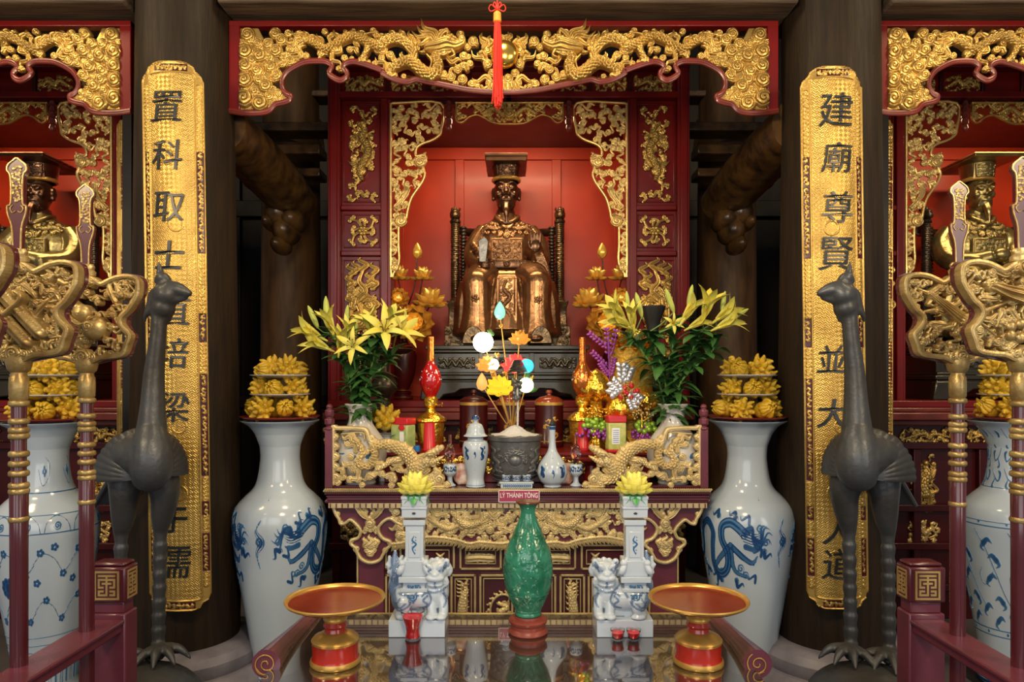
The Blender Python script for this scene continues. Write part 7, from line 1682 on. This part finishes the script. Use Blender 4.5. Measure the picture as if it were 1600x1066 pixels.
def pole(x, d_, kind, lb, seed):
    t = thing('ceremonial_pole', lb, 'pole', (x, d_, 0)); k = 1 / 446.0
    MB().lathe([(.024, 0), (.0245, 1.05), (.0255, 1.24), (.02, 1.25), (.022, 1.66)], 28).obj('shaft', 'maroon', t)
    q = MB()
    for z in (1.165, 1.25, 1.268, 1.305, 1.335, 1.365, 1.42, 1.438, 1.465, 1.52): q.lathe([(.022, z - .010), (.0270, z - .007), (.0285, z - .003), (.0285, z + .003), (.0270, z + .007), (.022, z + .010)], 24)
    q.lathe([(.022, 1.53), (.026, 1.535), (.027, 1.57), (.026, 1.60), (.022, 1.605), (.022, 1.615), (.031, 1.625), (.037, 1.65), (.034, 1.67)], 24)
    q.obj('gilt_ring', 'golddull', t)
    c = board_carving(kind, seed); zc = 1.808
    link('openwork_board', c.mesh(lambda X, Y, h: (X * k, -.012 - h * k * 1.15, zc - Y * k), 9), 'golddull', t, sharp=0)
    # lacquered edge behind the gilt face
    half = [(0, -66), (26, -57), (50, -67), (70, -69), (87, -62), (88, -38), (73, -12), (63, 2), (66, 16), (75, 28), (70, 44), (64, 60), (44, 65), (12, 72), (0, 74)]
    ins = [(x * .90, y * .88) for x, y in half]
    o_, i_ = [(a, b) for a, b in half] + [(-a, b) for a, b in half[::-1]][1:-1], [(a, b) for a, b in ins] + [(-a, b) for a, b in ins[::-1]][1:-1]
    o_, i_ = crom(o_ + [o_[0]], 4), crom(i_ + [i_[0]], 4); mb = MB(); n = len(o_)
    rows = [[(p[0] * k, y, zc - p[1] * k) for p in ring] for ring, y in ((i_, .008), (o_, .008), (o_, .024), (i_, .024), (i_, .008))]
    mb.sheet(rows); mb.obj('board_edge', 'maroon', t, sharp=30)
    MB().lathe([(.020, 1.95), (.030, 1.955), (.032, 1.968), (.024, 1.975), (.028, 1.985), (.022, 1.995)], 20, sy=.6).obj('finial_collar', 'golddull', t)
    pts = [(.012, 1.99), (.015, 2.06), (.027, 2.10), (.029, 2.125), (.018, 2.135), (.019, 2.215), (.030, 2.235), (.026, 2.252), (.012, 2.264), (0, 2.272)]
    full = pts + [(-a, b) for a, b in pts[::-1]][1:]
    MB().prism(full, -.009, .009).obj('finial', 'maroon', t, bevel=.002)
    q = MB().tube([(a, -.010, b) for a, b in full], .0028, 6, n=3).tube([(.003, -.010, 2.11), (.013, -.010, 2.105), (.020, -.010, 2.118), (.012, -.010, 2.128)], .002, 6).tube([(-.003, -.010, 2.11), (-.013, -.010, 2.105), (-.020, -.010, 2.118), (-.012, -.010, 2.128)], .002, 6)
    q.obj('finial_outline', 'golddull', t)
    c = Carve(-20, 0, 20, 130, .8); c.fill([(-10, 4), (10, 4), (10, 100), (-10, 100)], 8, seed, (2.6, 4)); link('finial_relief', c.mesh(lambda X, Y, h: (X * .0013, -.0092 - h * .0013, 2.25 - Y * .0011), .4), 'golddull', t, sharp=0)
pole(-1.487, 2.44, 'gourd', 'ceremonial pole with a gilt gourd board, nearest the left railing post', 3)
pole(-1.516, 2.145, 'scroll', 'ceremonial pole with a gilt bundled scroll board, second from the left railing post', 5)
pole(-1.530, 1.86, 'fan', 'ceremonial pole cut by the left edge of the photo', 6)
pole(1.533, 2.40, 'sword', 'ceremonial pole with a gilt sheathed sword board, nearest the right railing post', 7)
pole(1.555, 2.135, 'fan', 'ceremonial pole with a gilt rounded board at the right edge of the photo', 9)
# ================================================================ bronze cranes on turtles
def crane(s, xc, lb):
    """s = +1 : the crane in front of the right column (beak to the left)"""
    dd = 3.0; k = dd / F; t = thing('bronze_crane', lb, 'statue', ((xc - 800) * k, dd, 0), -s * .60)
    S = lambda x, y, d=0.0: (s * (x - 1345) * k, d, CAMZ - (y - HOR) * k)
    m = MB()
    m.tube([S(1322, 470, .0), S(1324, 520, .0), S(1329, 580, .01), S(1332, 640, .0), S(1334, 685, -.01), S(1335, 705, -.03)], [.034, .033, .042, .052, .068, .080], 20)
    m.tube([S(1334, 670, -.01), S(1335, 700, -.04), S(1336, 732, -.045), S(1340, 756, -.01)], [.058, .082, .087, .06], 20); m.ell(S(1342, 715, .14), (.125, .26, .120)); m.ell(S(1348, 722, .30), (.11, .2, .09))
    m.ell(S(1313, 460, -.01), (.056, .064, .058)); m.ell(S(1317, 480, -.005), (.050, .052, .050))
    m.tube([S(1312, 452, -.03), S(1298, 452, -.05), S(1280, 458, -.075)], [.044, .034, .012], 14, flat=.9); m.tube([S(1312, 466, -.03), S(1298, 465, -.045), S(1285, 464, -.06)], [.034, .022, .008], 12)
    m.tube([S(1308, 440, -.02), S(1318, 432, -.0), S(1326, 440, .02)], [.015, .026, .015], 10)
    m.tube([S(1316, 440, .01), S(1320, 424, .02), S(1322, 404, .03)], [.028, .018, .003], 10)
    for j in range(5): m.tube([S(1322 + j * 3, 446 + j * 9, .02), S(1332 + j * 2.0, 456 + j * 9, .04), S(1337 + j, 470 + j * 9, .05)], [.014, .012, .003], 8)
    for j in range(3): m.tube([S(1310 + j * 4, 480 + j * 3, -.03), S(1307 + j * 5, 492 + j * 4, -.02), S(1308 + j * 6, 503 + j * 4, -.01)], [.012, .010, .003], 8)
    for e in (-1, 1): m.ell(S(1312 + e * 10, 448, -.035), (.010, .010, .009))
    # folded wings
    m.ell(S(1318, 712, .16), (.045, .18, .085)); m.ell(S(1368, 712, .16), (.070, .20, .085))
    # legs
    for x, xf, dy in ((1311, 1318, .10), (1366, 1372, .14)):
        m.tube([S(x + (1346 - x) * .25, 745, dy), S(x, 775, dy - .02), S(x + 2, 815, dy), S(x + 4, 838, dy + .02)], [.090, .064, .048, .034], 16)
        pts, rad = [], []
        for j in range(9):
            y = 840 + j * 23; pts += [S(x + 4 + (xf - x - 4) * j / 8, y, dy + .02), S(x + 4 + (xf - x - 4) * (j + .75) / 8, y + 18, dy + .02)]; rad += [.0315, .0255]
        pts.append(S(xf, 1040, dy)); rad.append(.030); m.tube(pts, rad, 14, n=4)
        for a in (-.9, -.3, .3, .9): m.tube([S(xf, 1030, dy), (S(xf, 0)[0] + .09 * math.sin(a), dy - .09 * math.cos(a), S(0, 1030)[2] - .0), (S(xf, 0)[0] + .15 * math.sin(a), dy - .15 * math.cos(a), S(0, 1046)[2])], [.026, .020, .006], 10)
        m.tube([S(xf, 1032, dy), (S(xf, 0)[0], dy + .1, S(0, 1044)[2])], [.022, .008], 8)
    me = sculpt(m, .0075, 2); link('crane_body', me, 'crane', t, sharp=0)
    # fan-shaped folded wings with ribbed feathers
    for e, Rw, xs, piv in ((1, .20, .88, (1346, 746)), (-1, .195, .80, (1331, 744))):
        p0 = S(piv[0], piv[1], 0); rows_f, rows_b = [], []
        for i in range(73):
            th = -.10 + (PI / 2 + .35) * i / 72; f, b = [], []
            sc_ = 1 + .025 * abs(math.sin(i * PI / 6))
            for j in range(13):
                r = Rw * sc_ * (.15 + .85 * j / 12); x = r * math.cos(th) * xs; z = r * math.sin(th)
                rib = .0045 * abs(math.sin(i * PI / 6)) * (j > 4) + .004 * (j % 4 == 0)
                y = -.055 + .42 * max(0, x) + .10 * (r / Rw)**3
                f.append((p0[0] + s * e * x, y - rib, p0[2] + z)); b.append((p0[0] + s * e * x * .97, y + .045 - .03 * (j / 12), p0[2] + z * .98))
            rows_f.append(f); rows_b.append(b)
        mb = MB(); flip = s * e < 0
        ring = [[*f, *b[::-1], f[0]] for f, b in zip(rows_f, rows_b)]
        mb.sheet(ring if not flip else ring[::-1]); mb.obj('wing', 'crane', t, sharp=50)
    q = MB()
    L, R_ = [S(1374, 745, .30), S(1388, 775, .36), S(1402, 808, .42)], [S(1345, 760, .30), S(1352, 790, .36), S(1360, 806, .42)]
    q.sheet([[L[i], R_[i]] for i in range(3)]); q.tube(L, [.012, .012, .010], 8); q.tube([S(1352, 740, .26), S(1346, 770, .32), S(1340, 792, .36)], [.06, .055, .03], 10, flat=.35)
    q.obj('tail', 'crane', t)
    # turtle
    TL = thing('bronze_turtle', 'dark bronze turtle under the feet of the %s crane' % ('right' if s > 0 else 'left'), 'statue', (t.location.x, dd + .02, 0))
    zt = S(0, 1046)[2]
    m = MB(); m.ell((s * .03, -.02, zt - .15), (.27, .26, .16)); m.ell((s * .03, -.02, zt - .20), (.31, .27, .10)); m.tube([(s * .03, -.2, zt - .16), (s * .03, -.34, zt - .14), (s * .03, -.42, zt - .06)], [.09, .07, .06], 14); m.ell((s * .03, -.46, zt - .03), (.065, .08, .06))
    for e in (-1, 1):
        for f in (-.18, .12): m.tube([(s * .03 + e * .2, f, zt - .22), (s * .03 + e * .30, f - .03, .06), (s * .03 + e * .31, f - .06, .035)], [.07, .05, .04], 12)
    for j in range(-5, 6):
        a = j * .26; m.tube([(s * .03 + .27 * math.sin(a) * .3, .0, zt - .0 - abs(a) * .02), (s * .03 + .27 * math.sin(a) * .8, -.16 * math.cos(a), zt - .06 - abs(a) * .03), (s * .03 + .30 * math.sin(a), -.27 * math.cos(a), zt - .15)], [.018, .022, .016], 10)
    link('turtle_body', sculpt(m, .009, 2), 'crane', TL, sharp=0)
    MB().box(s * .03 - .36, s * .03 + .36, -.48, .20, 0, .035).obj('plinth', 'stone', TL, bevel=.008)
crane(1, 1352, 'tall grey bronze crane with beak to the left, in front of the right column')
crane(-1, 224, 'tall grey bronze crane with beak to the right, in front of the left column')
# ================================================================ hanging tassel
d_ = 3.34; k = d_ / F; z = lambda y: CAMZ - (y - HOR) * k
t = thing('hanging_tassel', 'long red silk tassel with a gold-wrapped knot hanging in front of the central frieze', 'tassel', (P(777, 0, d_).x, d_, z(10)))
zz = lambda y: z(y) - z(10)
rg = random.Random(4)
q = MB()
for i in range(64):
    a, r = rg.uniform(0, 6.28), rg.uniform(.006, .019); x, y = r * math.cos(a), r * math.sin(a)
    q.tube([(x * .7, y * .7, zz(34)), (x * 1.15 + rg.uniform(-.002, .002), y * 1.15, zz(80)), (x * 1.2 + rg.uniform(-.004, .004), y * 1.2, zz(125)), (x * 1.3 + rg.uniform(-.006, .006), y * 1.3, zz(158 + rg.uniform(-6, 12)))], .0026, 5, n=3)
tag(q.obj('silk_fringe', 'tassel', t), kind='stuff')
MB().lathe([(.012, zz(36)), (.0195, zz(34)), (.0185, zz(21)), (.010, zz(18))], 20).obj('gold_wrap', 'tasselgold', t)
q = MB()
for e in (-1, 1):
    q.tube([(0, 0, zz(16)), (e * .028, -.004, zz(8)), (e * .040, 0, zz(13)), (e * .030, .004, zz(17)), (e * .004, 0, zz(14))], .0028, 6)
    q.tube([(0, 0, zz(12)), (e * .012, -.003, zz(4)), (e * .018, 0, zz(8)), (0, 0, zz(14))], .0032, 6)
q.ell((0, 0, zz(12)), (.011, .009, .014)); q.tube([(0, 0, zz(12)), (0, 0, zz(-60))], .0035, 6)
q.obj('knot', 'tassel', t)
for n_ in ('gilt_ring', 'knee_relief', 'gold_band', 'gold_ring', 'bracket_arm', 'wire_leaf', 'bead_blossom', 'glass_beads', 'gilt_clouds', 'rafter'): split_pieces(n_)
